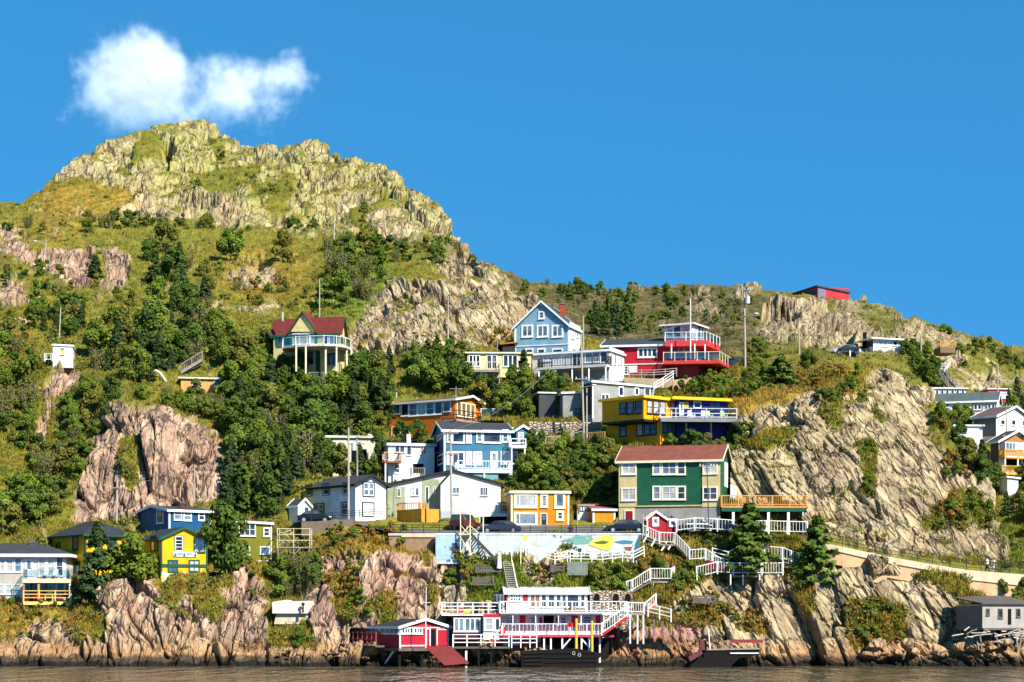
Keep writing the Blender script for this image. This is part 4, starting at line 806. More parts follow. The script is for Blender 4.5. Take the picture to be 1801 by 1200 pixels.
# orange house
OH = paint((250, 128, 22), 'board', .72)
h = House('orange_house', 'orange house with a row of seven windows and a railed deck above the blue house', 'house', 800, 768, 247.5, 56, 685, 845, 703, down=3)
h.walls(OH, 'R', .62, apex=.6); h.gable_roof('R', .62, CHAR, paint((225, 215, 205), 'trim', .8), .45, .12, apex=.6)
for i, (a, b, c, d) in enumerate(((692, 712, 703, 727), (707, 711, 718, 731), (721, 711, 733, 731), (736, 710, 748, 730), (751, 709, 763, 729), (766, 708, 777, 728), (781, 707, 792, 723))): h.win(h.FL, a, b, c, d, 1, 2 if i in (2, 3, 4) else 1, WHITE, .12, 'sky')
for i in range(4): h.win(h.FR, 804 + i * 8, 709 + i * 1.5, 810 + i * 8, 730 + i, 1, 1, CREAM, .14, 'warm')
h.win(h.FL, 766, 748, 786, 757, 2, 1, WHITE, .1, 'dark'); h.win(h.FL, 690, 750, 719, 765, 2, 1, WHITE, .1, 'dark')
deck(h, h.FR, 803, 846, 737, 2.2, GREYWOOD, True, BLACK, .25, 1.1, 'pipe', posts=2)
d2 = House('side_deck', '', '', 846, 760, 251, 5, ('m', 3), 888, 738, root=h.t); MB().obox(d2.C + Z3 * d2.H, d2.UR * d2.wr, d2.UL * 3, Z3 * .25).build('side_deck', GREYWOOD, h.t)
q = d2.C + Z3 * (d2.H + .25); railing(h.t, [q, q + d2.UR * d2.wr, q + d2.UR * d2.wr + d2.UL * 3], 1.1, WHITE, style='glass')
for k in (.1, .5, .9): post_obj('deck_post', d2.C + d2.UR * d2.wr * k - Z3, d2.H + 1, .15, GREYWOOD, h.t)
MB().tube(at(697, 700, 250), at(697, 690, 250), .12).build('stovepipe', paint((200, 200, 200), 'gloss'), h.t)

# yellow and navy house
YO = paint((255, 180, 14), 'board', .78); NAVY = paint((28, 52, 150), 'board', .5); YT = paint((250, 205, 20), 'trim', .75)
h = House('yellow_navy_house', 'flat-roofed house, half yellow and half navy blue, with a long balcony', 'house', 1132, 736, 236, 45, 1059, 1190, 700, down=.1)
h.walls(YO); h.flat_roof(YT, YT, .35, .3)
lo = House('lower', '', '', 1161, 780, 237.6, 45, 1067, 1200, 735, root=h.t); lo.walls(YO, name='lower_wall')
MB().obox(h.C - Z3 * .32, h.UR * h.wr, h.UL * h.wl, Z3 * .3).build('overhang', BLK, h.t)
for q in ((1091, 709, 1101, 728), (1104, 708, 1114, 728), (1118, 706, 1128, 727)): h.win(h.FL, *q, 1, 2, BLK, .09, 'sky')
for q in ((1138, 706, 1146, 726), (1149, 707, 1157.5, 727), (1161, 708, 1169, 728)): h.win(h.FR, *q, 1, 2, BLK, .09, 'blind')
h.door(h.FR, 1180, 709, 1186, 731, WHITE, paint((190, 40, 30), 'trim'))
h.win(lo.FL, 1091, 747, 1101, 767, 1, 2, BLK, .09, 'sky'); h.win(lo.FL, 1121, 746, 1130, 766, 1, 2, BLK, .09, 'sky'); h.win(lo.FL, 1134, 745, 1154, 765, 2, 2, BLK, .09, 'sky')
h.win(lo.FR, 1165, 745, 1190, 760, 3, 1, GTRIM, .09, 'sky')
b = House('navy_wing', '', '', 1190, 780, 239, 4, ('m', 6), 1278, 703, root=h.t); b.walls(NAVY, name='navy_wall'); b.flat_roof(YT, YT, .6, .3, rise=-.25, name='navy_roof')
h.door(b.FR, 1196, 709, 1201, 731, WHITE, gl='sky'); h.panel(b.FR, 1203, 707, 1211, 718, paint((250, 210, 30), 'trim'), 'wall_plaque'); h.win(b.FR, 1221, 708, 1232, 717, 1, 1, WHITE, .08, 'sky'); h.win(b.FR, 1248, 709, 1266, 722, 2, 1, NAVY, .08, 'dark')
u0, u1, z = deck(h, b.FR, 1162, 1296, 735, 2.6, plain('dark_deck', (.05, .05, .055)), True, plain('pale_pipe', (.55, .55, .56)), .3, 1.15, 'pipe', posts=4, ground_drop=2.6, pmat=BLK, name='balcony', edge=paint((150, 150, 155), 'trim'))
BALC = (b, u0, u1, z)

# big green house
GR = paint((26, 106, 74), 'board', .62); CR = paint((232, 212, 150), 'board', .72); RR = paint((150, 84, 66), 'shingle', .6)
h = House('green_house', 'big green and cream house with brick red roof and three rows of front windows', 'house', 1266, 938, 221.5, 76, 1088, ('m', 8), 809, down=1.5)
h.walls(GR, 'R', 1.9); h.gable_roof('R', 1.9, RR, CREAM, .35, .14)
for a, b, n in ((1088.5, 1120, 'bay_cladding'), (1235, 1265.5, 'bay_cladding')): h.panel(h.FL, a, 810, b, 892, CR, n, .08)
h.panel(h.FL, 1120.5, 888, 1234.5, 892, CR, 'band', .07); h.panel(h.FL, 1117, 893, 1265.5, 938, paint((176, 172, 164), 'board', .7), 'basement_cladding', .05); h.panel(h.FL, 1088.5, 893, 1117, 938, CR, 'basement_cladding', .05)
WF = paint((244, 238, 214), 'trim', .82)
for q in ((1095, 814, 1117, 833, 2, 2, 'blind'), (1095, 860, 1117, 879, 2, 2, 'sky'), (1238, 813, 1260, 832, 2, 2, 'sky'), (1238, 858, 1260, 878, 2, 2, 'dark')): h.win(h.FL, *q[:6], WF, .14, q[6], off=.08)
for y in (813, 857): 
    h.win(h.FL, 1150, y, 1160, y + 20, 1, 2, WF, .16, 'sky'); h.win(h.FL, 1166, y, 1188, y + 20, 2, 2, WF, .16, 'sky'); h.win(h.FL, 1193, y, 1204, y + 20, 1, 2, WF, .16, 'dark')
h.door(h.FL, 1100, 899, 1113, 925, paint((150, 20, 40), 'trim'), WF, off=.05)
h.win(h.FL, 1268 - 6, 901, 1258, 908, 1, 1, WF, .1, 'dark', off=.05) if False else None
h.panel(h.FR, 1274, 815, 1279, 856, WHITE, 'side_window', .08); h.corner_boards(CR, .14, 'c')
railing(h.t, [h.FR.P(.3, h.zof(875), 1.2), h.FR.P(h.wr, h.zof(875), 1.2)], 1.4, WHITE, name='side_balcony')
d = House('timber_deck', '', '', 1269, 940, 221, 3, ('m', 4.5), 1419, 893, root=h.t, down=1)
d.walls(DARK, name='garage_wall') if False else None
MB().obox(d.C + Z3 * d.H, d.UR * d.wr, d.UL * 5, Z3 * .22).build('timber_deck', paint((225, 150, 80), 'wood', .8), h.t)
MB().obox(d.C + Z3 * (d.H - .42) - d.UL * .02, d.UR * (d.wr - .15), d.UL * .2, Z3 * .4).build('deck_beam', GR, h.t)
for px in (1290, 1352, 1387, 1414): t_ = solve_t(d.C, d.UR, px); post_obj('deck_post', d.C + d.UR * t_ - Z3 * .5 + d.UL * .2, d.H + .08, .28, WHITE, h.t)
MB().obox(d.C + d.UL * 3.2 - Z3, d.UR * d.wr, d.UL * .3, Z3 * (d.H + .8)).build('garage_wall', paint((90, 100, 92), 'concrete'), h.t)
q = d.C + Z3 * (d.H + .22); railing(h.t, [q + d.UL * .4, q + d.UL * .06, q + d.UR * d.wr + d.UL * .06, q + d.UR * d.wr + d.UL * 4.8], 1.12, paint((232, 172, 92), 'wood', .8), gap=.2, pw=.085)
DECKG = d

# orange shop
OS = paint((246, 150, 18), 'board', .68)
h = House('orange_house', 'cube-like orange house with cream window frames right on the harbour road', 'house', 899, 934, 223, 6, ('m', 6), 1001, 868)
h.walls(OS); h.flat_roof(CONC, CREAM, .22, .28); h.corner_boards(CREAM, .2, 'cr')
for q in ((908, 872, 941, 889, 'blind'), (908, 905, 941, 921, 'sky')): h.win(h.FR, *q[:4], 1, 1, CREAM, .28, q[4]); 
for y in (872, 905): h.panel(h.FR, 913, y, 914.5, y + 17, CREAM, 'mullion', .08)
h.win(h.FR, 954, 872, 960, 889, 1, 4, CREAM, .25, 'sky'); h.win(h.FR, 979, 871, 990, 890, 1, 1, CREAM, .28, 'sky'); h.win(h.FR, 982, 902, 988, 912, 1, 2, CREAM, .25, 'dark')
h.door(h.FR, 952, 904, 961, 924, BLK, CREAM, gl='sky')
h.panel(h.FR, 912, 927, 933, 934, paint((232, 130, 20), 'board'), 'cellar_door', .1)
h.panel(h.FR, 935, 924, 1001, 934, paint((236, 222, 190), 'concrete', .75), 'foundation', .06)

h = House('orange_garage', 'low orange garage with white trim and reddish roof next to the green house', 'garage', 1043, 919, 224, 8, ('m', 4), 1082, 898)
h.walls(OS); h.corner_boards(WHITE, .18, 'cr'); MB().obox(h.C + Z3 * h.H - h.UR * .2 - h.UL * .2, h.UR * (h.wr + .4), h.UL * 4.4 + Z3 * .75, Z3 * .16).build('roof', paint((170, 105, 90), 'shingle'), h.t)
MB().obox(h.C + Z3 * (h.H - .05) - h.UR * .22 - h.UL * .26, h.UR * (h.wr + .44), h.UL * .055, Z3 * .24).build('fascia', WHITE, h.t)
h = House('white_garage', 'low white garage with slatted parapet beside the orange garage', 'garage', 1016, 914, 226.5, 4, ('m', 4), 1046, 888)
h.walls(WHITEB); MB().obox(h.C + Z3 * h.H - h.UR * .2, h.UR * (h.wr + 3.2), h.UL * 4, Z3 * .14).build('roof', RR, h.t); railing(h.t, [h.FR.P(.15, h.zof(901), .08), h.FR.P(h.wr, h.zof(901), .08)], .75, GREYWOOD, gap=.3)

h = House('red_hut', 'tiny red hut with white trimmed gable and white door above the white stairs', 'hut', 1138, 929, 218.7, 3, ('m', 3), 1172, 913.5)
RD = paint((200, 40, 58), 'board', .66); h.walls(RD, 'R', .78, apex=.45); h.gable_roof('R', .78, paint((200, 60, 70), 'shingle'), paint((248, 226, 218), 'trim', .85), .18, .1, apex=.45); h.corner_boards(WHITE, .14, 'c')
h.door(h.FR, 1149, 911.5, 1157, 926, WHITE, WHITE, gl='sky')
x = House('lean_to', '', '', 1173, 929, 219, 3, ('m', 2), 1190, 914.5, root=h.t); x.walls(RD, name='lean_to_wall'); x.flat_roof(CHAR, WHITE, .12, .15); h.win(x.FR, 1180, 917, 1187, 923, 1, 1, WHITE, .2, 'dark')
# ---------------------------------------------------------------- houses, upper row and right-hand valley
YC = paint((248, 226, 150), 'board', .72); TEAL = paint((20, 140, 120), 'board', .6); MAROON = paint((136, 56, 48), 'shingle', .6)
h = House('cream_house', 'cream house with dark red roof, pointed gable and curved deck on tall posts', 'house', 597, 610, 262, 74, 481, 606, 584, down=8)
h.walls(YC, 'R', 2.0); h.gable_roof('R', 2.0, MAROON, GTRIM, .4)
f = h.FL; (ua, za), (ub, zb), (uc, zc) = f.hit(513, 584), f.hit(556, 584), f.hit(534, 552)
MB().prism([f.P(ua, za, .3), f.P(ub, zb, .3), f.P(uc, zc, .3)], -f.N * 2.6).build('dormer_wall', YC, h.t)
for s_, (p, q) in enumerate(((ua - .35, uc), (uc, ub + .35))):
    z0, z1 = (za - .3, zc + .1) if s_ == 0 else (zc + .1, zb - .3)
    MB().prism([f.P(p, z0, .55), f.P(q, z1, .55), f.P(q, z1 + .2, .55), f.P(p, z0 + .2, .55)], -f.N * 3.2).build('dormer_roof', MAROON, h.t)
    MB().prism([f.P(p, z0 - .05, .60), f.P(q, z1 - .05, .60), f.P(q, z1 + .22, .60), f.P(p, z0 + .22, .60)], -f.N * .045).build('bargeboard', GTRIM, h.t)
h.panel(f, 484, 586, 512, 609, TEAL, 'teal_cladding', .05); h.panel(f, 514, 584.5, 556, 609, CREAM, 'bay_cladding', .1); h.panel(f, 588, 585, 594, 609, TEAL, 'teal_cladding', .05)
for a, b, g in ((489, 499, 'dark'), (501, 511, 'dark')): h.win(f, a, 590, b, 607, 1, 1, TEAL, .1, g, off=.05)
for a, b in ((516, 525), (528, 539), (541, 552)): h.win(f, a, 588, b, 608, 1, 1, WHITE, .09, 'blind', off=.1)
h.panel(f, 511, 585, 515, 609, TEAL, 'shutter', .16); h.panel(f, 553, 585, 558, 609, TEAL, 'shutter', .16)
h.door(f, 569, 590, 576, 609, BLK, WHITE, gl='dark'); h.win(f, 580, 588, 587, 606, 1, 1, WHITE, .1, 'sky'); h.win(h.FR, 600, 593, 602, 601, 1, 1, GTRIM, .06)
# curved deck
P = []; zf = at(597, 612, 262).z
for px, Yd in ((497, 262.5), (498, 260.5), (520, 259), (545, 258.3), (570, 258.0), (592, 258.4), (608, 259.8), (617, 262), (619, 265.5)): q = at(px, 600, Yd); P.append(Vector((q.x, q.y, zf)))
back = [Vector((P[-1].x, 266.5, zf)), Vector((P[0].x, 264, zf))]
MB().prism([p - Z3 * .28 for p in (P + back)], Z3 * .28).build('curved_deck', paint((224, 218, 205), 'wood', .8), h.t)
railing(h.t, P, 1.05, WHITE, style='glass', post=2.4)
for px, py in ((521, 640), (538, 646), (573, 695), (592, 670), (610, 680), (618, 672)):
    q = at(px, py, 258.6 if px < 600 else 261); post_obj('deck_post', Vector((q.x, q.y, q.z - 1)), zf - .25 - q.z + 1, .2, CREAM, h.t)
h.panel(f, 519, 619, 551, 642, glass('dark'), 'window_wall', .04); h.panel(f, 574, 621, 592, 643, glass('dark'), 'window_wall', .04); h.win(f, 537, 657, 545, 668, 1, 1, GTRIM, .08); h.win(f, 568, 657, 580, 669, 1, 1, GTRIM, .08); h.panel(f, 556, 618, 563, 670, GTRIM, 'downpipe', .12)
lowd = at(543, 670, 259.6); MB().obox(lowd, (3.9, -.2, 0), (0, 2.6, 0), (0, 0, .2)).build('lower_deck', GREYWOOD, h.t); q = lowd + Z3 * .2; railing(h.t, [q + Vector((.05, .08, 0)), q + Vector((3.9, -.12, 0)), q + Vector((3.9, 2.4, 0))], .9, GREYWOOD, gap=.22)
MB().tube(at(497, 565, 263), at(497, 549, 263), .14).build('stovepipe', paint((210, 210, 210), 'gloss'), h.t)

h = House('orange_cabin', 'small light orange cabin under a wooden stair, half hidden by bushes', 'cabin', 318, 694, 254.5, 6, ('m', 5), 411, 666)
h.walls(paint((246, 186, 110), 'board', .7)); h.flat_roof(CHAR, CREAM, .3, .2, rise=-.1)
h.win(h.FR, 339, 669, 351, 686, 1, 3, WHITE, .12, 'sky'); h.door(h.FR, 378, 669, 386, 692, GTRIM, gl='dark'); h.win(h.FR, 388, 670, 394, 688, 1, 1, GTRIM, .1, 'dark')

h = House('white_hut', 'little white hut with a yellow shutter on top of the rock spur', 'hut', 93, 634, 257, 8, ('m', 3), 128, 608, down=.9); h.walls(WHITEB); h.flat_roof(WHITE, WHITE, .15, .14, rise=-.1)
w_ = h.win(h.FR, 107, 613, 112.5, 623, 1, 1, WHITE, .05, 'dark'); h.panel(h.FR, 106.5, 615.5, 112.7, 624, paint((230, 225, 20), 'trim'), 'shutter', .07)
railing(h.t, [h.C + Vector((-1.1, .3, 0)), h.C + Vector((-.1, .1, 0))], .9, WHITE, gap=.4)

# light blue gabled house
LB = paint((152, 200, 222), 'board', .66)
h = House('light_blue_house', 'light blue house with steep front gable, white trim and a brick chimney', 'house', 1001, 622, 266, 71, 905, 1021, 573, down=3)
h.walls(LB, 'L', 3.35); h.gable_roof('L', 3.35, paint((72, 84, 100), 'shingle'), WHITE, .35, .14); h.corner_boards(WHITE, .24)
h.panel(h.FR, 1001.5, 575, 1021, 622, WHITEB, 'side_panel', .02)
for a, b in ((920, 935), (947, 962), (973, 988)): h.win(h.FL, a, 574, b, 591, 2, 1, WHITE, .22, 'sky', mw=.12)
h.win(h.FL, 949.5, 550, 955.5, 559, 1, 2, WHITE, .2, 'dark'); h.panel(h.FL, 949, 533, 955, 538, WHITE, 'vent', .06); h.panel(h.FL, 905, 606, 1001, 609, WHITE, 'band', .08)
for a, b in ((926, 936), (947, 957), (973, 988)): h.win(h.FL, a, 615, b, 622, 1, 1, WHITE, .18, 'dark')
h.win(h.FR, 1005, 578, 1009, 594, 1, 1, WHITE, .1, 'sky', off=.02); h.win(h.FR, 1014, 582, 1017, 592, 1, 1, WHITE, .1, 'sky', off=.02)
chimney(h, 989, 536, 556, 270, .72, paint((186, 84, 52), 'shingle'))
h = House('brown_shed', 'dark shed with a rusty orange roof beside the light blue house', 'shed', 884, 620, 268, 10, ('m', 3), 906, 607); h.walls(paint((60, 50, 50), 'board')); h.flat_roof(paint((190, 110, 50), 'shingle'), paint((190, 110, 50), 'trim'), .4, .14, rise=.3)

h = House('cream_bungalow', 'long cream bungalow with many tall windows and a deck among trees', 'house', 822, 650, 258, 3, ('m', 5), 934, 622, down=1)
h.walls(paint((246, 236, 170), 'board', .7)); h.flat_roof(CHAR, CREAM, .3, .18)
for a, b, n in ((826, 843, 3), (886, 909, 3)): h.win(h.FR, a, 626, b, 644, n, 1, WHITE, .1, 'dark', mw=.12)
h.door(h.FR, 857, 626, 864, 648, BLK, WHITE, gl='dark'); h.door(h.FR, 866, 626, 873, 648, BLK, WHITE, gl='sky')
deck(h, h.FR, 812, 880, 650, 1.4, GREYWOOD, True, paint((226, 205, 170), 'wood', .8), .3, 1.0, 'picket', gap=.3, posts=3, ground_drop=2)
mb = MB(); mb.tube(at(874.5, 618, 259.5), at(874.5, 594, 259.5), .07).build('pole', GREYWOOD, h.t)
mb = MB(); a_ = at(815, 655, 257); mb.bar(a_, a_ + Vector((.9, .3, -2.2)), .14); mb.build('brace', GREYWOOD, h.t)

LG = paint((222, 222, 220), 'board', .76)
h = House('white_bungalow', 'long pale grey and white flat-roofed house with front deck below the light blue house', 'house', 1071, 670, 255.5, 66, 936, 1099, 618, down=3)
h.walls(LG); h.flat_roof(CHAR, WHITE, .3, .26); h.panel(h.FR, 1071.5, 619, 1098, 670, WHITEB, 'side_panel', .02)
for q in ((949, 622, 970, 635, 3), (1030, 620, 1054, 637, 2), (1057, 619, 1067, 637, 1)): h.win(h.FL, *q[:4], q[4], 1, WHITE, .09, 'sky')
h.door(h.FL, 1008, 623, 1014, 645, BLK, WHITE, gl='dark'); h.door(h.FL, 1015.5, 623, 1021, 645, BLK, WHITE, gl='sky')
for a, b in ((1074, 1076), (1080, 1083), (1087, 1089), (1092, 1094)): h.win(h.FR, a, 623, b, 640, 1, 1, WHITE, .06, 'sky', off=.02)
deck(h, h.FL, 946, 1066, 647, 1.7, LG, True, BLACK, .3, 1.1, 'picket', gap=.36, posts=5, ground_drop=2.5, pmat=WHITE)
h.panel(h.FL, 937, 650, 1070.5, 672, paint((176, 174, 168), 'board', .66), 'basement_cladding', .03)
MB().tube(at(1002.5, 618, 259), at(1002.5, 608, 259), .06).build('vent_pipe', WHITE, h.t)

# red house with glassy upper room
RED = paint((206, 22, 42), 'board', .64); RED2 = paint((236, 70, 72), 'board', .66)
h = House('red_house', 'bright red house with dark roof, glazed tower room and two railed decks', 'house', 1172, 660, 259.5, 80, 1062, 1186, 607, down=2)
h.walls(RED, 'R', 1.5); h.gable_roof('R', 1.5, CHAR, WHITE, .45)
h.win(h.FL, 1124, 614, 1154, 627, 4, 1, WHITE, .2, 'sky', mw=.14); h.panel(h.FL, 1098, 639, 1171, 642, WHITE, 'band', .1); h.door(h.FL, 1108, 645, 1119, 656, WHITE); h.win(h.FL, 1099, 645, 1104, 658, 1, 3, WHITE, .08)
t_ = House('tower', '', '', 1228, 656, 258, 64, 1168, 1262, 632, root=h.t, down=1); t_.walls(RED2, name='base_wall')
t1 = House('glazed_storey', '', '', 1226, 631, 259, 66, 1170, 1245, 606, root=h.t, down=0); t1.walls(paint((210, 180, 150), 'board', .5), name='middle_wall')
for a, b in ((1171, 1181), (1184, 1213)): t1.win(t1.FL, a, 608, b, 628, 1 if a < 1180 else 3, 1, WHITE, .12, 'sky')
t1.panel(t1.FR, 1228, 609, 1243, 630, glass('dark'), 'glass_wall', .04)
t2 = House('tower_room', '', '', 1217, 597, 260, 62, 1168, 1238, 569, root=h.t, down=.6); t2.walls(WHITEB, name='tower_wall'); t2.hip_roof(.55, CHAR, WHITE, .5)
for a, b in ((1174, 1183), (1186, 1197), (1201, 1213)): t2.win(t2.FL, a, 573, b, 593, 1, 1, WHITE, .12, 'sky')
for a, b in ((1221, 1225), (1227, 1231), (1233, 1236)): t2.win(t2.FR, a, 574, b, 593, 1, 1, WHITE, .1, 'sky')
def flat_deck(pl, z, th, mat, name, rail_n, style, mats, parent, hgt=1.05):
    Q = [Vector((at(px, 600, Y).x, Y, z)) for px, Y in pl]
    MB().prism([p - Z3 * th for p in Q], Z3 * th).build(name, mat, parent); railing(parent, Q[:rail_n], hgt, mats, style=style, post=1.5); return Q
flat_deck([(1170, 258.2), (1243, 257.6), (1266, 262.8), (1266, 266), (1180, 266)], at(1243, 598, 257.6).z, .75, RED2, 'upper_deck', 3, 'glass', WHITE, h.t)
flat_deck([(1167, 260), (1167, 256.2), (1266, 255.4), (1285, 261.5), (1285, 266), (1180, 266)], at(1266, 633, 255.4).z, .45, RED2, 'lower_deck', 4, 'glass', paint((244, 226, 190), 'trim', .8), h.t)
for px, Y in ((1181, 256.8), (1240, 257.2), (1222, 256.6)): q = at(px, 632, Y); post_obj('deck_post', q, at(1243, 600, 257.6).z - q.z - .5, .14, WHITE, h.t)
MB().tube(at(1214.5, 632, 256), at(1214.5, 525, 256), .08, .05).build('flagpole', WHITE, h.t)
MB().bar(at(1262, 640, 257.5), at(1258, 656, 258.5), .2).build('brace', RED, h.t)

h = House('grey_house', 'grey house with black roof and white window frames behind the yellow and navy house', 'house', 1042, 732, 246.5, 30, 1024, 1150, 673, down=3)
h.walls(paint((176, 176, 172), 'board', .68)); h.flat_roof(CHAR, WHITE, .3, .24, rise=-.15); h.panel(h.FL, 1024.5, 674, 1041, 732, paint((60, 62, 66), 'board'), 'side_panel', .02); h.corner_boards(WHITE, .16, 'c')
for q in ((1058, 695, 1063, 702), (1065, 695, 1070, 702), (1089, 682, 1095, 695), (1117, 684, 1122, 694), (1134, 684, 1142, 695)): h.win(h.FR, *q, 1, 1, WHITE, .12, 'dark')
h = House('grey_shed', 'low grey flat-roofed building beside the dark wall of the grey house', 'shed', 990, 735, 249, 8, ('m', 5), 1026, 693); h.walls(paint((170, 168, 160), 'board', .66)); h.flat_roof(CONC, WHITE, .25, .2, rise=.1); h.win(h.FR, 1012, 719, 1020, 727, 1, 1, paint((150, 60, 50), 'trim'), .1)
h = House('dark_shed', 'dark grey shed half hidden by the tree left of the grey building', 'shed', 948, 735, 251, 12, ('m', 4), 988, 692); h.walls(paint((78, 80, 82), 'board')); h.flat_roof(CHAR, WHITE, .2, .16)

# right-hand valley
SW = paint((244, 244, 244), 'board', .8)
h = House('white_house', 'long white house with dark green roof and shuttered windows beyond the big crag', 'house', 1753, 732, 277, 72, 1640, ('m', 6), 705); h.walls(SW, 'R', 1.4); h.gable_roof('R', 1.4, paint((92, 110, 108), 'shingle'), WHITE, .3)
for a in (1645, 1664, 1686): h.win(h.FL, a, 708, a + 5, 716, 1, 1, SW, .1, 'sky')
for a in (1714, 1738):
    h.win(h.FL, a, 712, a + 11, 720, 2, 1, WHITE, .1, 'dark', mw=.2); h.panel(h.FL, a - 3.4, 711, a - 1.4, 722, paint((120, 130, 140), 'trim'), 'shutter', .1); h.panel(h.FL, a + 12.6, 711, a + 14.6, 722, paint((120, 130, 140), 'trim'), 'shutter', .1)
h = House('white_terrace_house', 'low white flat-roofed house with a strip of small windows above the green roof', 'house', 1641, 700, 284, 4, ('m', 4), 1699, 684); h.walls(SW); h.flat_roof(CHAR, WHITE, .3, .16)
for a in range(6): h.win(h.FR, 1646 + a * 9, 687, 1650 + a * 9, 693, 1, 1, WHITE, .08, 'dark')
h = House('red_cabin', 'small flat-roofed red cabin with a white window on the far right slope', 'cabin', 1738, 703, 285, 5, ('m', 4), 1774, 685); h.walls(paint((232, 62, 70), 'board')); h.flat_roof(CHAR, WHITE, .2, .16); h.win(h.FR, 1760, 692, 1770, 699, 1, 1, WHITE, .18, 'blind')
h = House('white_gabled_house', 'white gabled house with a grey side wall and brown roof at the right edge', 'house', 1752, 770, 266, 42, 1712, 1815, 732); h.walls(SW, 'R', 1.5); h.gable_roof('R', 1.5, paint((112, 96, 92), 'shingle'), WHITE, .35); h.panel(h.FL, 1712.5, 735, 1751.5, 770, paint((130, 128, 122), 'board'), 'side_panel', .02)
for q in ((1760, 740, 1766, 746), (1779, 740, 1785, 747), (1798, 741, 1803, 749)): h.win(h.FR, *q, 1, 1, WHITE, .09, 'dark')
h = House('gabled_house', 'white and grey house with brown gable and two yellow balconies at the right edge', 'house', 1757, 834, 257, 24, 1742, 1818, 776); h.walls(SW, 'R', 1.35); h.gable_roof('R', 1.35, CHAR, WHITE, .5); h.panel(h.FL, 1742.5, 778, 1756.5, 834, paint((80, 84, 88), 'board'), 'side_panel', .02); h.panel(h.FR, 1757.5, 778, 1768, 806, paint((80, 84, 88), 'board'), 'front_cladding', .03); h.panel(h.FR, 1764, 767, 1800, 777, paint((200, 140, 80), 'board'), 'gable_cladding', .03)
h.panel(h.FR, 1768, 807, 1812, 826, DARK, 'recess', .02); h.win(h.FR, 1769, 780, 1785, 790, 3, 1, WHITE, .12, 'sky'); h.win(h.FR, 1793, 782, 1796, 790, 1, 1, WHITE, .1, 'sky'); h.door(h.FR, 1789, 809, 1797, 823, WHITE, WHITE, gl='dark', off=.03)
YB = paint((236, 176, 50), 'wood', .8)
deck(h, h.FR, 1768, 1815, 803, 1.3, YB, True, YB, .2, .95, 'picket', gap=.15, posts=3, ground_drop=2.1, pmat=WHITE, name='upper_balcony'); deck(h, h.FR, 1763, 1815, 832, 2.0, YB, True, YB, .2, .95, 'picket', gap=.15, posts=0, name='lower_balcony')
h = House('white_cottage', 'white flat-roofed cottage partly behind trees under the white gabled house', 'cottage', 1679, 795, 264, 4, ('m', 4), 1728, 750); h.walls(SW); h.flat_roof(CHAR, WHITE, .25, .2); h.win(h.FR, 1687, 754, 1692, 760, 1, 1, WHITE, .1, 'dark'); h.win(h.FR, 1694, 754, 1699, 760, 1, 1, WHITE, .1, 'dark')
h = House('white_shed', 'narrow white shed at the right edge below the yellow balconies', 'shed', 1772, 866, 251, 15, ('m', 2), 1791, 840); h.walls(SW); h.flat_roof(CHAR, WHITE, .25, .18, rise=-.2)
h = House('white_cottage', 'small white cottage high on the slope beneath the hilltop building', 'cottage', 1536, 614, 296, 20, 1516, 1588, 597); h.walls(SW); h.flat_roof(WHITE, WHITE, .7, .14); h.panel(h.FL, 1516.5, 598, 1535.5, 614, paint((70, 60, 66), 'board'), 'side_panel', .02); h.win(h.FR, 1571, 601, 1577, 607, 1, 1, WHITE, .08, 'dark'); h.win(h.FR, 1545, 601, 1560, 608, 2, 1, WHITE, .08, 'blind'); chimney(h, 1521, 585, 596, 298, .5, DARK, False)
h = House('timber_platform', 'orange timber platform with rail on a ledge of the right slope', 'deck', 1654, 617, 303, 3, ('m', 4), 1680, 611, down=.3); h.walls(paint((150, 125, 90), 'wood'), name='support_wall'); MB().obox(h.C + Z3 * h.H, h.UR * h.wr, h.UL * 4, Z3 * .2).build('platform', WOOD, h.t); q = h.C + Z3 * (h.H + .2); railing(h.t, [q + h.UL * 2, q, q + h.UR * h.wr, q + h.UR * h.wr + h.UL * 2], .75, paint((220, 160, 80), 'wood', .8), gap=.16)
h = House('hilltop_building', 'low red and dark grey building on the skyline of the far hill', 'building', 1438, 526, 430, 20, 1396, 1493, 504.5, down=3)
h.walls(paint((226, 60, 66), 'board', .6)); h.panel(h.FL, 1396.5, 508, 1437.5, 529, paint((62, 74, 104), 'board', .6), 'grey_wing', .03); h.panel(h.FR, 1438.3, 508, 1452, 524, paint((150, 140, 160), 'board', .6), 'pale_cladding', .03); h.flat_roof(paint((50, 60, 84), 'trim'), paint((60, 66, 88), 'trim'), .3, .3, rise=-1.0)
# ---------------------------------------------------------------- waterfront
BR = paint((206, 38, 58), 'board', .66)
h = House('red_boathouse', 'red boathouse with dark roof and white framed strip windows on piles over the shore', 'boathouse', 703, 1136, 205.5, 35, 616, 789, 1104, down=.25)
h.walls(BR, 'R', .8); h.gable_roof('R', .8, paint((58, 56, 60), 'shingle'), WHITE, .28, .1); h.corner_boards(WHITE, .15)
(ul, _), = [h.FL.hit(617, 1110)]
for k, (a, b, n) in enumerate(((618, 644, 3), (647, 671, 3), (673, 678, 1), (679, 701, 3))): h.win(h.FL, a, 1102 + k * .6, b, 1112 + k * .6, n, 1, GREYWOOD if k < 2 else WHITE, .07, 'sky', mw=.1)
for a, b, n in ((707, 725, 4), (729, 741, 3)): h.win(h.FR, a, 1106, b, 1113, n, 1, WHITE, .13, 'dark', mw=.1)
h.panel(h.FR, 703, 1134.5, 748, 1137, WHITE, 'base_board', .06); h.panel(h.FR, 703, 1103, 789, 1105, WHITE, 'band', .06)
h.panel(h.FR, 758, 1107, 766, 1137, DARK, 'doorway', .015); h.door(h.FR, 769, 1108, 786, 1135, BR, WHITE); h.door(h.FR, 750, 1107, 755, 1136, BR, WHITE)
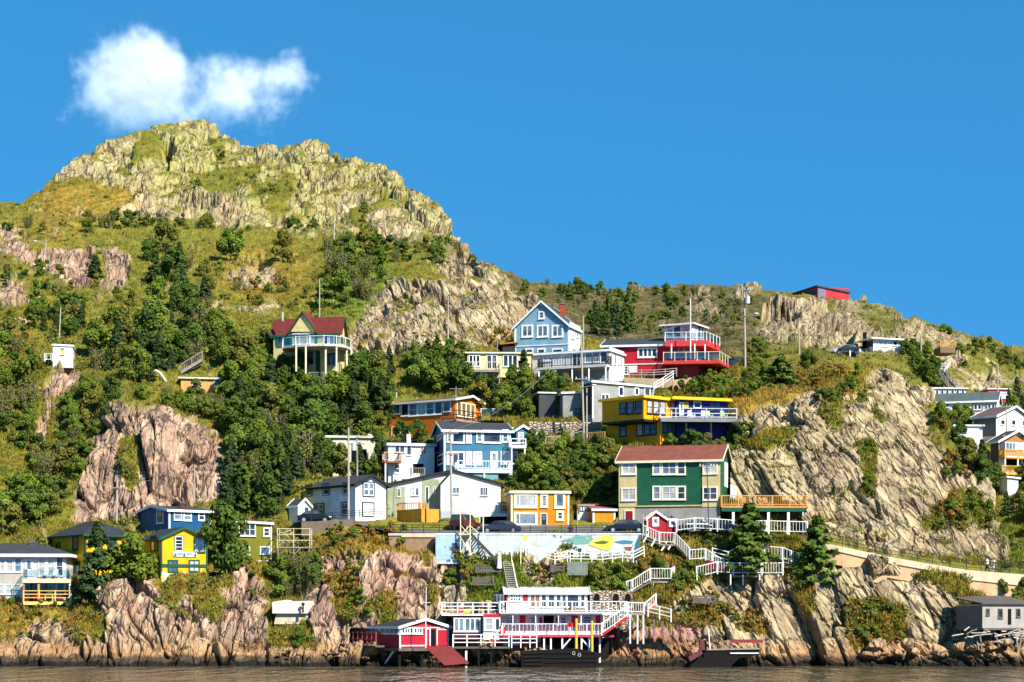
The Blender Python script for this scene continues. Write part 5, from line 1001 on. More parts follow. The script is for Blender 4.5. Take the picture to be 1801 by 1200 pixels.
fl = MB().obox(h.C - Z3 * .55 - h.UR * .3 - h.UL * .3, h.UR * (h.wr + .6), h.UL * (h.wl + .6), Z3 * .28).build('floor', OLDWOOD, h.t)
for i in range(5):
    for j in range(3): q = h.C + h.UL * h.wl * (i + .1) / 4.3 + h.UR * h.wr * (j + .05) / 2.2; post_obj('pile', q - Z3 * 3.6, 3.06, .26, plain('tarred_wood_and_shade', (.012, .011, .010), .85), h.t)
TAR_SHADE = plain('tarred_wood_and_shade', (.012, .011, .010), .85)  # tarred timber, and the black solid painted as shadow at the small wharf
mb = MB().bar(h.C + h.UL * 1 - Z3 * .4, h.C + h.UL * 3.5 - Z3 * 2.4, .14); mb.build('brace', WHITE, h.t)
d = House('side_deck', '', '', 660, 1137, 206.3, 32, 596, 664, 1134, root=h.t); MB().obox(d.C - Z3 * .1, d.UR * 1.2, d.UL * d.wl, Z3 * .18).build('side_deck', OLDWOOD, h.t); railing(h.t, [d.C + Z3 * .08 + d.UR * .1, d.C + Z3 * .08 + d.UR * .1 + d.UL * d.wl], 1.35, paint((150, 90, 80), 'wood', .8), style='pipe', post=1.0)
mb = MB(); a_ = at(749, 1140, 205); b_ = at(764, 1170, 203.5)
m2 = thing('slipway', 'red plank slipway running from the boathouse door down to the water', 'slipway', a_); A0, A1, B0, B1 = at(748, 1140, 204.6), at(793, 1138, 205.2), at(782, 1172, 201.5), at(826, 1168, 202.6)
for k in range(14):
    p, q = A0.lerp(B0, k / 14), A1.lerp(B1, k / 14); d_ = (B0 - A0) / 14; mb.obox(p, q - p, d_ * .5, Z3 * .1)
mb.build('planks', paint((150, 58, 50), 'wood', .55), m2); mb = MB()
for k in (.12, .5, .88): mb.bar(A0.lerp(A1, k) - Z3 * .12, B0.lerp(B1, k) - Z3 * .12, .18)
mb.build('beams', TAR_SHADE, m2)
for k in (.2, .7): post_obj('pile', A0.lerp(B0, k) - Z3 * 2.5, 2.3, .2, TAR_SHADE, m2)
mp_ = thing('flag_mast', 'slim white mast with crossarm in front of the red boathouse', 'mast', at(748.5, 1137, 204.4)); MB().tube(at(748.5, 1140, 204.4), at(749.5, 1032, 204.4), .06, .035).build('mast', WHITE, mp_); MB().bar(at(743.5, 1060, 204.4), at(757, 1060, 204.4), .06).build('crossarm', WHITE, mp_)

# big white and red waterfront house
h = House('waterfront_house', 'rambling white and red waterfront house with long balustraded decks', 'house', 876, 1122, 209, 4, ('m', 5), 1062, 1080, down=.5)
h.walls(WHITEB)
for q, n, g in (((890, 1086, 905, 1098), 3, 'sky'), ((934, 1086, 944, 1098), 3, 'sky'), ((986, 1086, 995, 1098), 2, 'sky'), ((1026, 1085, 1040, 1098), 3, 'sky')): h.win(h.FR, *q, 1, n, WHITE, .08, g)
for a, b in ((914, 924), (1005, 1016), (1048, 1056)): h.panel(h.FR, a, 1083, b, 1100, BR, 'red_shutter', .06)
h.panel(h.FR, 956, 1083, 974, 1100, DARK, 'doorway', .02)
for a in (951, 980):
    (u, z) = h.FR.hit(a, 1097); o = MB(); f = h.FR; w_ = .14; pts = [f.P(u - w_, z, .03), f.P(u + w_, z, .03)] + [f.P(u + w_ * math.cos(t), z + .45 + .3 * math.sin(t), .03) for t in (0, .8, 1.57, 2.34, 3.14)]; o.prism(pts, f.N * .05).build('arched_window', paint((120, 50, 70), 'trim'), h.t)
t2 = House('top_room', '', '', 891, 1076, 210.6, 3, ('m', 3.2), 1033, 1043, root=h.t, down=.1); t2.walls(WHITEB, name='top_wall'); t2.gable_roof('L', .55, paint((206, 205, 200), 'shingle', .8), WHITE, .3, .1, name='top_roof')
t2.panel(t2.FR, 890, 1042.5, 893, 1058, BR, 'red_panel', .04); t2.win(t2.FR, 898.5, 1047, 915, 1056, 4, 2, WHITE, .1, 'dark', mw=.1); t2.panel(t2.FR, 920, 1042.5, 928.5, 1057, BR, 'red_shutter', .05)
for a, b, n, m in ((933, 949, 2, 1), (953, 960, 1, 2), (965, 975, 1, 2), (979, 986, 1, 2), (989, 995, 1, 1), (998, 1017, 1, 1), (1022, 1028, 1, 2)): t2.win(t2.FR, a, 1047, b, 1067, n, m, WHITE, .1, 'dark' if a != 933 else 'warm')
t3 = House('side_room', '', '', 889, 1076, 211, 40, 868, ('m', 2.2), 1042, root=h.t, down=.1); t3.walls(paint((70, 64, 66), 'board'), name='side_wall'); [t3.win(t3.FL, a, 1047, a + 4, 1060, 1, 1, WHITE, .09, 'sky') for a in (870, 876, 882)]
u0, u1, z = deck(h, h.FR, 880, 1102, 1077, 1.6, WHITE, True, WHITE, .28, 1.12, 'picket', gap=.42, posts=0, name='balcony'); h.panel(h.FR, 880, 1078, 1060, 1080, paint((190, 190, 190), 'trim'), 'fascia_board', .1, off=1.6)
for k in (.1, .28, .46, .64, .82): post_obj('balcony_post', h.FR.P(u0 + (u1 - u0) * k, z - 2.5, 1.5), 2.3, .09, WHITE, h.t)
u0, u1, z = deck(h, h.FR, 884, 1062, 1117, 1.9, paint((214, 60, 80), 'trim', .7), True, WHITE, .22, 1.15, 'picket', gap=.38, posts=0, name='deck')
h.panel(h.FR, 884, 1117.5, 1080, 1121, paint((214, 60, 80), 'trim', .7), 'beam', .08, off=1.9)
for px in (957, 969, 989, 1023, 1036, 1055): u, _ = h.FR.hit(px, 1130, 1.8); post_obj('pile', h.FR.P(u, z - 2.9, 1.75), 2.7, .17, WHITE, h.t)
for px, s_ in ((990, 1), (1036, -1)): u, _ = h.FR.hit(px, 1130, 1.75); MB().bar(h.FR.P(u, z - 1.3, 1.75), h.FR.P(u + s_ * .9, z - .25, 1.75), .13).build('brace', WHITE, h.t)
h.panel(h.FR, 880, 1118, 940, 1138, BR, 'lower_wall', .1)
for a in (888, 903): h.win(h.FR, a, 1122, a + 8, 1132, 1, 1, WHITE, .12, 'dark', off=.1)
MB().obox(h.FR.P(4.5, -2.8, .3), h.FR.U * 7.5, h.FR.N * -1, Z3 * 2.8).build('underside_wall', TAR_SHADE, h.t)
w1 = House('west_wing', '', '', 797, 1119, 208, 3, ('m', 5), 850, 1083, root=h.t, down=.4); MR = paint((122, 26, 46), 'board', .6); w1.walls(MR, name='wing_wall')
for a, b, n in ((800, 814, 2), (819, 843, 3)): w1.win(w1.FR, a, 1089, b, 1109, n, 1, WHITE, .13, 'sky', mw=.12)
w2 = House('west_bay', '', '', 850, 1119, 207.4, 5, ('m', 5), 880, 1083, root=h.t, down=.4); w2.walls(WHITEB, name='bay_wall'); w2.panel(w2.FR, 850, 1080, 880, 1086, BR, 'red_band', .04); w2.win(w2.FR, 853, 1089, 866, 1107, 1, 2, WHITE, .12, 'blind'); w2.win(w2.FR, 872, 1089, 878, 1108, 1, 1, WHITE, .1, 'sky')
MB().obox(w1.C + Z3 * w1.H - w1.UR * 1.2 - Vector((0, .3, 0)), w1.UR * 6.6, w1.UL * 5.5, Z3 * .2).build('roof_terrace', WHITE, h.t)
q = w1.C + Z3 * (w1.H + .2) - w1.UR * 1.15 - Vector((0, .22, 0)); railing(h.t, [q + w1.UL * 4, q, q + w1.UR * 6.45], 1.15, WHITE, name='terrace_railing', style='rails', post=1.6)
q = at(795, 1141, 206.2); MB().obox(q, (6.0, 0.2, 0), (0, 1.6, 0), (0, 0, .2)).build('lower_deck', OLDWOOD, h.t); q = q + Z3 * .2; railing(h.t, [q + Vector((.1, 1.2, 0)), q + Vector((.1, .06, 0)), q + Vector((5.9, .3, 0))], 1.25, WHITE, name='lower_railing', style='rails', post=1.3)
for k in range(4): post_obj('pile', at(798 + k * 22, 1143, 206.5) - Z3 * 2.2, 2.1, .2, WHITE if k == 1 else TAR_SHADE, h.t)
q = at(900, 1138, 206.6); mb = MB()
railing(h.t, [q, q + Vector((1.9, 0, 0)), q + Vector((2.6, .2, 0))], 1.25, WHITE, name='landing_railing', style='rails', post=.9)
# wooden steps with red stringers on the right end
s_ = thing('wooden_stair', 'white railed stair with red stringers at the end of the white waterfront deck', 'stair', at(1060, 1117, 206.6))
def stair(t, a, b, wv, mat_s, mat_t, rail=None, n=12, rh=1.0, style='picket', sides=(0, 1), gap=.3):
    a, b, wv = Vector(a), Vector(b), Vector(wv); mb = MB()
    for o in (Vector((0, 0, 0)), wv): mb.bar(a + o - Z3 * .06, b + o - Z3 * .06, .07, .3)
    mb.build('stringer', mat_s, t) if mat_s else None; mb = MB()
    for k in range(n): p = a.lerp(b, (k + .3) / n); d = (b - a) / n; d.z = 0; mb.obox(p, wv, d * .9, Z3 * .06)
    mb.build('treads', mat_t, t)
    if rail:
        for k in sides: railing(t, [a + wv * k, b + wv * k], rh, rail, style=style, gap=gap)
stair(s_, at(1058, 1116, 206.2), at(1104, 1084, 206.8), (.1, 1.0, 0), paint((200, 40, 50), 'trim'), WHITE, WHITE, 12, 1.15, sides=(0,), gap=.3)
h2 = thing('wooden_gallery', 'white railed wooden landing and red gangway between the white stair and the cliff', 'gangway', at(1120, 1080, 208))
q0, q1 = at(1104, 1078, 207.2), at(1133, 1079, 207.6); MB().obox(q0, q1 - q0, (0, 1.6, 0), (0, 0, -.2)).build('landing', GREYWOOD, h2); railing(h2, [q0, q1], 1.1, WHITE, gap=.24)
for k in (.15, .6, .95): post_obj('post', q0.lerp(q1, k) - Z3 * 3.2, 3.0, .15, WHITE, h2)
q0, q1 = at(1134, 1079, 207.6), at(1154, 1062, 208.2); stair(h2, q0, q1, (.1, .9, 0), paint((210, 90, 50), 'trim'), GREYWOOD, WHITE, 8, 1.05, sides=(0,), gap=.26)
q0, q1 = at(1140, 1083, 207.3), at(1226, 1104, 205.6); MB().obox(q0, q1 - q0, (.1, 1.3, 0), (0, 0, -.22)).build('gangway', paint((96, 50, 46), 'wood'), h2); railing(h2, [q0, q0.lerp(q1, .47)], 1.25, WHITE, style='rails', post=1.4)
for k, dz in ((.12, 1.8), (.3, 1.6)): post_obj('pile', q0.lerp(q1, k) - Z3 * (dz + .2), dz, .18, paint((150, 120, 130), 'wood'), h2)
# stone arch wall
M_STONE = None
def stone_mat():
    t = NT('rubble_masonry'); P = t.pos(); m = t.mapping(P, (0, 0, 0), (2.0, 2.0, 3.6)); v = t.voro(m, 1.0, 'DISTANCE_TO_EDGE'); c = t.n('SeparateColor'); t.l(t.voro(m, 1.0, 'F1', 'Color'), c.inputs[0])
    col = t.mix(c.outputs[0], (0.42, 0.30, 0.20), (0.62, 0.50, 0.38)); col = t.mix(t.math('MULTIPLY', c.outputs[1], .5), col, (0.24, 0.20, 0.17)); col = t.mix(t.math('SUBTRACT', 1, t.ramp(v, .02, .09)), col, (0.06, 0.05, 0.04))
    t.l(col, t.b.inputs['Base Color']); t.b.inputs['Roughness'].default_value = .9; t.l(t.bump(t.ramp(v, 0, .2), .2, 1), t.b.inputs['Normal']); return t.m
M_STONE = stone_mat()
h = House('stone_wall', 'pink stone wall with three dark arched niches behind the white balustrade', 'wall', 1038, 1066, 210.8, 2, ('m', 1.2), 1113, 1039); h.walls(M_STONE, name='masonry')
for px in (1049.5, 1083, 1104):
    (u, z) = h.FR.hit(px, 1062); f = h.FR; w_ = .32; MB().prism([f.P(u - w_, z, .004), f.P(u + w_, z, .004)] + [f.P(u + w_ * math.cos(t), z + .65 + .4 * math.sin(t), .004) for t in (0, .6, 1.1, 1.57, 2.04, 2.54, 3.14)], f.N * .02).build('niche', DARK, h.t)
    mb = MB(); R = [f.P(u + (w_ + .08) * math.cos(t), z + .65 + .48 * math.sin(t), .03) for t in np.linspace(0, 3.14, 8)]
    for a, b in zip(R[:-1], R[1:]): mb.bar(a, b, .16, .12)
    mb.build('arch', paint((190, 160, 130), 'concrete'), h.t)
# dark wharves
def wharf(name, label, cat, pl, top, Yf, hgt):
    t = thing(name, label, cat, at((pl[0] + pl[1]) / 2, top, Yf)); return t
t = thing('wharf', 'black tarred wharf front with tyre-like rings and two yellow mooring poles', 'wharf', at(985, 1150, 203))
f = Face(at(917, 1178, 203.2), Vector((1, .02, 0)).normalized(), Vector((.02, -1, 0)), 8.4)
P = [f.P(*f.hit(px, py), 0) for px, py in ((918, 1186), (1046, 1188), (1052, 1160), (1062, 1150), (1014, 1141), (915, 1146))]
MB().prism(P, (0, 3.2, 0)).build('tar_shadow_front', TAR_SHADE, t); mb = MB()
for k in range(5): u, z = f.hit(920, 1150 + k * 6.4); u2, z2 = f.hit(956 - k, 1148 + k * 7); mb.bar(f.P(u, z, .06), f.P(u2, z2, .06), .12, .1)
for k in range(4): u, z = f.hit(958 + k, 1149 + k * 8); u2, z2 = f.hit(1046 + k * 2, 1148 + k * 8); mb.bar(f.P(u, z, .05), f.P(u2, z2, .05), .10, .06)
mb.build('timbers', paint((50, 46, 42), 'wood', .3), t)
for px, py in ((1009, 1149), (1019, 1152)):
    u, z = f.hit(px, py); mb = MB(); R = [f.P(u + .14 * math.cos(a), z + .16 * math.sin(a), .06) for a in np.linspace(0, 6.283, 11)]
    for a, b in zip(R[:-1], R[1:]): mb.bar(a, b, .07)
    mb.build('ring', paint((200, 200, 196), 'trim'), t)
YP = paint((246, 190, 60), 'wood', .8)
for px, py0, py1 in ((1013.5, 1088, 1144), (1041, 1092, 1148)): MB().tube(at(px, py1 + 3, 203.6), at(px, py0, 203.6), .15, .13).build('mooring_pole', YP, t)
fl = thing('red_flag', 'red flag hanging at the yellow mooring pole on the deck', 'flag', at(1004, 1100, 203.7)); mb = MB(); q = at(999, 1102, 203.75)
for k in range(6): p = at(997.5 + k * 2.3, 1096, 203.75 + .08 * math.sin(k * 1.4)); n = at(997.5 + (k + 1) * 2.3, 1096, 203.75 + .08 * math.sin((k + 1) * 1.4)); mb.hexa([p - Z3 * .4, n - Z3 * .4, n - Z3 * .4 + Vector((0, .03, 0)), p - Z3 * .4 + Vector((0, .03, 0)), p, n, n + Vector((0, .03, 0)), p + Vector((0, .03, 0))])
mb.build('cloth', paint((226, 16, 26), 'trim', .75), fl)
t = thing('wharf', 'small dark wharf with a pale ladder edge and reddish rail under the golden cliff', 'wharf', at(1280, 1150, 204))
f = Face(at(1215, 1178, 204.5), Vector((1, .05, 0)).normalized(), Vector((.05, -1, 0)), 7)
MB().prism([f.P(*f.hit(px, py), 0) for px, py in ((1216, 1182), (1275, 1183), (1300, 1158), (1336, 1152), (1336, 1143), (1232, 1143), (1230, 1152), (1210, 1160))], (0, 2.6, 0)).build('tar_shadow_front', TAR_SHADE, t)  # black solid stands in for the shadow under the platform
a_, b_ = f.hit(1232, 1143), f.hit(1336, 1141); MB().bar(f.P(*a_, .05), f.P(*b_, .05), .16).build('edge_beam', GREYWOOD, t); a_, b_ = f.hit(1284, 1149), f.hit(1334, 1149); MB().bar(f.P(*a_, .08), f.P(*b_, .08), .12).build('ladder_beam', WHITE, t)
a_, b_ = f.hit(1287, 1128), f.hit(1345, 1128); MB().bar(f.P(*a_, -1), f.P(*b_, -1), .2, .35).build('red_rail', paint((150, 60, 66), 'wood', .7), t)
for px in (1290, 1318, 1343): a_ = f.hit(px, 1142); post_obj('rail_post', f.P(a_[0], a_[1], -1), .9, .1, GREYWOOD, t)
MB().bar(at(1249, 1142, 203.8), at(1246, 1106, 203.8), .1).build('mooring_pole', WHITE, t); q = at(1231, 1140, 204.2); MB().box(q.x, q.y, q.z - .2, q.x + .7, q.y + 1, q.z + .8).build('crate_stack', paint((120, 66, 70), 'wood'), t)
MB().bar(at(1212, 1160, 203.4), at(1234, 1146, 204), .12, .5).build('gangplank', paint((110, 60, 56), 'wood'), t)
# old grey fishing shed on piles
h = House('fishing_shed', 'weathered grey fishing shed with broken boards on rickety piles, lower right', 'shed', 1728, 1103, 206.5, 24, 1682, 1812, 1063, down=.1)
h.walls(paint((196, 188, 176), 'board', .66)); h.panel(h.FL, 1682.5, 1066, 1727.5, 1103, paint((120, 122, 124), 'board', .62), 'plank_side', .02)
O = h.C + Z3 * h.H; mb = MB()
MB().hexa([O - h.UR * .3 - h.UL * .3, O + h.UR * (h.wr + .3) - h.UL * .3, O + h.UR * (h.wr + .3) + h.UL * (h.wl + .3) + Z3 * .9, O - h.UR * .3 + h.UL * (h.wl + .3) + Z3 * .7, O - h.UR * .3 - h.UL * .3 + Z3 * .12, O + h.UR * (h.wr + .3) - h.UL * .3 + Z3 * .12, O + h.UR * (h.wr + .3) + h.UL * (h.wl + .3) + Z3 * 1.0, O - h.UR * .3 + h.UL * (h.wl + .3) + Z3 * .8]).build('roof', paint((110, 100, 92), 'shingle'), h.t)
for q in ((1735, 1072, 1739, 1081), (1756, 1072, 1762, 1086), (1788, 1072, 1793, 1084)): h.win(h.FR, *q, 1, 1, OLDWOOD, .08, 'dark')
h.panel(h.FR, 1772.5, 1071, 1778.5, 1099, DARK, 'doorway', .02)
MB().obox(h.C - Z3 * .3 - h.UR * .2 - h.UL * .4, h.UR * (h.wr + .5), h.UL * (h.wl + .6), Z3 * .2).build('floor', OLDWOOD, h.t); rr = random.Random(5)
for i in range(9):
    q = h.C + h.UR * h.wr * (i / 8) + h.UL * rr.uniform(0, 2); l = rr.uniform(1.8, 2.6); MB().bar(q - Z3 * .3, q - Z3 * l + Vector((rr.uniform(-.6, .6), -.2, 0)), .13).build('pile', GREYWOOD, h.t)
for i in range(4): q = h.C + h.UL * h.wl * (i + .5) / 4.2; MB().bar(q - Z3 * .3, q - Z3 * 2.2 + Vector((rr.uniform(-.3, .3), -.2, 0)), .12).build('pile', GREYWOOD, h.t)
t = thing('driftwood', 'tangle of bleached fallen timbers under the fishing shed', 'timber heap', at(1760, 1112, 206)); mb = MB()
for i in range(34): q = at(rr.uniform(1690, 1812), rr.uniform(1106, 1125), 205.6 + rr.uniform(-.5, .6)); a_ = rr.uniform(0, 6.28); l = rr.uniform(.7, 2.2); mb.bar(q, q + Vector((math.cos(a_) * l, .3 * math.sin(a_), rr.uniform(-.25, .25) * l)), .1)
mb.build('timbers', paint((214, 204, 190), 'wood', .7), t)
# concrete platform in the inlet
t = thing('concrete_base', 'pale stained concrete platform wedged into the inlet between two cliffs', 'platform', at(515, 1080, 214))
f = Face(at(479, 1104, 213.5), Vector((1, 0.05, 0)).normalized(), Vector((.05, -1, 0)), 4.3)
def fp(L, o=0): return [f.P(*f.hit(px, py, o), o) for px, py in L]
MB().prism(fp([(482, 1112), (546, 1112), (546, 1092), (482, 1092)], .2), (0, 3, 0)).build('lower_course', paint((214, 176, 110), 'concrete', .75), t)
MB().prism(fp([(482, 1098), (549, 1098), (549, 1076), (486, 1079)], .5), (0, 3, 0)).build('middle_course', paint((206, 196, 170), 'concrete', .8), t)
MB().prism(fp([(479, 1079), (541, 1079), (551, 1064), (549, 1057), (513, 1058), (504, 1055), (479, 1059)], .9), (0, 3.2, 0)).build('upper_course', paint((236, 226, 206), 'concrete', .82), t)
b_ = at(533, 1078, 212.3); w_ = thing('stove_barrel', 'small rusty stand with a black pot in front of the pale concrete', 'stand', b_); MB().tube(b_, b_ + Z3 * .75, .14, .1).build('stand', paint((120, 80, 50), 'trim'), w_); MB().ball(b_ + Z3 * .92, .2).build('pot', BLACK, w_)
# ---------------------------------------------------------------- harbour road, mural wall, fences, stairs, walkway
ASPH = paint((120, 120, 118), 'concrete', .6)
def strip(name, near, far, mat, lift=0.0):
    V = [at(*p) + Z3 * lift for p in near] + [at(*p) + Z3 * lift for p in far]; n = len(near)
    o = mesh_obj(name, V, [(i, i + 1, n + i + 1, n + i) for i in range(n - 1)], mat); return tag(o, kind='structure')
strip('road', [(520, 918, 223), (620, 921, 222.4), (690, 937, 217.6), (780, 939, 216.5), (900, 939, 216), (1060, 938, 216), (1130, 936, 217)], [(520, 913.5, 229), (620, 914, 228), (690, 921, 226), (780, 922, 226), (900, 923.5, 224.6), (1060, 923, 224.6), (1130, 922, 224.6)], ASPH, .05)
# mural wall along the road
t = thing('mural_wall', 'long retaining wall painted pale blue with a mural of green hills and a yellow burst', 'wall', at(960, 985, 215.6))
f = Face(at(766, 990, 215.75), Vector((1, -.004, 0)).normalized(), Vector((-.004, -1, 0)).normalized(), 22)
def fpoly(L, n): return [f.P(*f.hit(px, py, n), n) for px, py in L]
MB().prism(fpoly([(766, 992), (1120, 992), (1127, 938), (766, 938.5)], .2), -f.N * .5).build('wall', paint((220, 232, 236), 'concrete', .68), t)
MB().prism(fpoly([(766, 940.5), (1128, 940.5), (1128, 938), (766, 938)], .26), -f.N * .6).build('coping', paint((232, 236, 236), 'concrete', .8), t)
def paintpatch(name, L, c, n): MB().prism(fpoly(L, n), -f.N * .015).build(name, paint(c, 'trim', .75), t)
paintpatch('painted_sky', [(767, 985), (820, 985), (815, 941), (767, 941)], (176, 206, 224), .225)
paintpatch('painted_panel', [(795, 955), (815, 955), (812, 970), (796, 970)], (40, 70, 130), .24)
paintpatch('painted_hills', [(984, 952), (1000, 949), (1010, 943), (1016, 946), (1024, 944), (1034, 948), (1040, 944), (1046, 953), (1032, 957), (1012, 958), (1000, 953)], (120, 176, 160), .225)
paintpatch('painted_hills', [(988, 951), (1004, 946), (1012, 941), (1026, 943), (1042, 942), (1040, 945), (1012, 945), (1002, 951)], (140, 170, 170), .235)
paintpatch('painted_sun', [(1034, 958), (1042, 950), (1050, 948), (1056, 943), (1070, 941), (1078, 944), (1080, 952), (1076, 962), (1068, 968), (1056, 966), (1046, 962)], (240, 222, 84), .245)
paintpatch('painted_shore', [(1080, 953), (1098, 950), (1114, 952), (1112, 956), (1096, 957), (1084, 955)], (70, 130, 150), .23)
paintpatch('painted_shore', [(1044, 954), (1060, 951), (1072, 953), (1064, 957), (1050, 957)], (90, 110, 60), .255)
paintpatch('painted_boat', [(1098, 962), (1112, 962), (1110, 969), (1101, 969)], (170, 80, 80), .235)
paintpatch('painted_cliff', [(1112, 985), (1118, 955), (1124, 941), (1127.6, 941), (1122, 985)], (60, 110, 130), .24)
paintpatch('painted_plaque', [(921, 941), (928, 941), (928, 950), (921, 950)], (220, 226, 90), .23)
# garden props by the wall
t = thing('garden_figures', 'white painted board and pot cut-outs standing before the mural wall', 'garden ornament', at(1045, 978, 214.9)); q = at(1037, 982, 214.9)
MB().box(q.x, q.y, q.z, q.x + .8, q.y + .06, q.z + 1.05).build('board', WHITE, t); q = at(1003, 981, 214.95); MB().prism([q + Vector((math.cos(a) * 1.0, 0, .05 + math.sin(a) * .85)) for a in np.linspace(0, 3.14, 9)], (0, .06, 0)).build('arched_board', WHITE, t); MB().prism([q + Vector((x, -.02, z)) for x, z in ((-.35, .25), (.35, .25), (.3, .62), (-.3, .62))], (0, -.03, 0)).build('painted_pot', paint((50, 56, 60), 'trim'), t); MB().box(q.x + .8, q.y + .1, q.z, q.x + 1.2, q.y + .16, q.z + 1.0).build('dark_board', paint((40, 60, 70), 'trim'), t)

def fence(name, label, cat, pts, h, mat, style='picket', group=None, **kw):
    P = [at(*p) for p in pts]; t = thing(name, label, cat, P[0].lerp(P[-1], .5), group); railing(t, P, h, mat, name='pickets' if style == 'picket' else 'rails', style=style, **kw)
    return t
fence('picket_fence', 'long white picket fence along the road edge in front of the green house', 'fence', [(1190, 935, 218.6), (1222, 931, 218.4), (1262, 933, 218.4), (1300, 936, 218.2), (1348, 936, 218.2), (1420, 938, 218.0)], 1.25, WHITE, gap=.33, pw=.17)
t = fence('stair_fence', 'white picket rail of the zigzag stair just under the red hut', 'fence', [(1130, 942, 217.4), (1160, 955, 216.6), (1187, 956, 216.5), (1213, 983, 215.4)], 1.15, WHITE, gap=.3, pw=.15)
mb = MB(); Pq = [at(*p) for p in [(1130, 944, 217.4), (1160, 957, 216.6), (1187, 958, 216.5), (1213, 985, 215.4)]]
for a, b in zip(Pq[:-1], Pq[1:]): mb.obox(a, b - a, Vector((0, 1.2, 0)), -Z3 * .14)
mb.build('stair_treads', GREYWOOD, t)
for px, py in ((1136, 945), (1150, 952), (1168, 960), (1180, 958)): MB().bar(at(px + 4, py - 6, 216.9), at(px - 5, py + 9, 216.4), .12).build('prop', WHITE, t)
fence('landing_fence', 'white picket landing with red sided stair right of the zigzag stair', 'fence', [(1210, 986, 215.6), (1241, 984, 215.6), (1273, 1004, 215.0)], 1.15, WHITE, gap=.28, pw=.15)
MB().bar(at(1243, 990, 215.5), at(1268, 1004, 215.0), .1, .8).build('stringer', paint((190, 40, 60), 'trim'), bpy.data.objects['landing_fence'])
fence('white_rail', 'white two-bar rail bending behind the landing with the red stair', 'fence', [(1253, 985, 216.4), (1281, 992, 216.2), (1300, 982, 216.6), (1302, 996, 216.4)], 1.3, WHITE, 'rails', post=1.5)
fence('white_rail', 'white sagging slatted rail between the two dark spruces', 'fence', [(1344, 982, 216.2), (1376, 984, 216), (1392, 990, 215.8), (1405, 994, 215.6)], 1.3, WHITE, gap=.3)
t = thing('trellis', 'thin grey lattice frame below the sagging rail', 'trellis', at(1393, 1010, 215)); railing(t, [at(1378, 1005, 215.2), at(1405, 1012, 215)], 1.5, paint((200, 190, 180), 'wood'), name='lattice', style='rails', post=.55, tw=.07)
t = fence('lookout_fence', 'white picket balustrade of the lookout on top of the golden cliff', 'fence', [(1225, 1017, 214.7), (1262, 1008, 215), (1290, 1010, 214.6), (1340, 1010, 214.3), (1377, 1010, 214.3), (1377.5, 1005, 216.5)], 1.22, WHITE, gap=.27, pw=.13)
mb = MB(); a, b = at(1288, 1012, 214.7), at(1378, 1012, 214.4); mb.obox(a, b - a, Vector((0, 2.0, 0)), -Z3 * .2); mb.build('floor', GREYWOOD, t)
for px in (1226, 1285, 1307, 1336, 1369): post_obj('leg', at(px, 1030, 214.3), 1.2, .13, WHITE, t)
t = fence('ramp_fence', 'white picket ramp and small platform above the stone arches', 'fence', [(1102, 1043, 213.1), (1112, 1040, 213.2), (1144, 1020, 213.6), (1181, 1020, 213.6), (1186, 1017, 215)], 1.22, WHITE, gap=.26, pw=.13)
a, b = at(1143, 1022, 213.7), at(1182, 1022, 213.7); MB().obox(a, b - a, Vector((0, 1.8, 0)), -Z3 * .22).build('floor', GREYWOOD, t); MB().bar(at(1104, 1045, 213.2), at(1144, 1023, 213.6), 1.0, .18).build('ramp', OLDWOOD, t)
for px, l in ((1131, 2.6), (1141, 3.6), (1149, 3.4)): post_obj('leg', at(px, 1024, 213.8) - Z3 * l, l, .11, GREYWOOD if px < 1140 else WHITE, t)
fence('garden_fence', 'low white two-bar fence round the lawn in front of the mural', 'fence', [(925, 975, 213.8), (950, 983, 213.6), (976, 991, 213.3), (998, 987, 213.5), (1003, 989, 213.4), (1060, 990, 213.3), (1095, 986, 213.5), (1114, 988, 213.4), (1133, 978, 214.4)], 1.05, paint((236, 232, 210), 'trim', .85), 'rails', post=1.2, tw=.08)
t = thing('retaining_boards', 'grey board retaining screen under the lawn of the mural garden', 'screen', at(1020, 1002, 213.4)); a, b = at(998, 1012, 213.2), at(1034, 1012, 213.2); mb = MB()
for k in range(15): p = a.lerp(b, k / 15); mb.obox(p, (b - a) / 15 * .85, (0, .05, 0), (0, 0, 1.35))
mb.obox(a + Z3 * 1.35, (b - a) * 1.9, (0, .12, 0), (0, 0, .1)); mb.build('boards', paint((150, 160, 150), 'wood'), t)
for lab, (x0, x1, y, Y) in (('upper weathered timber retaining step in the grassy bank left of the ladder stair', (835, 881, 1006, 213.6)), ('lower weathered timber retaining step in the grassy bank left of the ladder stair', (830, 870, 1028, 212.6)), ('stack of dark sleepers holding the bank beside the brown boulder', (967, 994, 1004, 213.3)), ('dark timber garden steps behind the bushes above the stone arches', (1060, 1083, 1026, 212.9)), ('dark rotten timbers lying on the golden slope below the lookout', (1217, 1260, 1060, 211.6))):
    t = thing('timber_step', lab, 'timber', at((x0 + x1) / 2, y, Y)); mb = MB(); rr = random.Random(int(x0))
    for k in range(4): a, b = at(x0 + rr.uniform(-2, 3), y - k * 3.6, Y + k * .3), at(x1 + rr.uniform(-4, 2), y - k * 3.6 - rr.uniform(-1, 2), Y + k * .3); mb.bar(a, b, .2, .2)
    mb.build('timbers', paint((120, 110, 96), 'wood'), t)
    post_obj('stake', at(x0 + 2, y + 2, Y - .1), 1.0, .12, OLDWOOD, t); post_obj('stake', at(x1 - 2, y + 2, Y - .1), 1.0, .12, OLDWOOD, t)
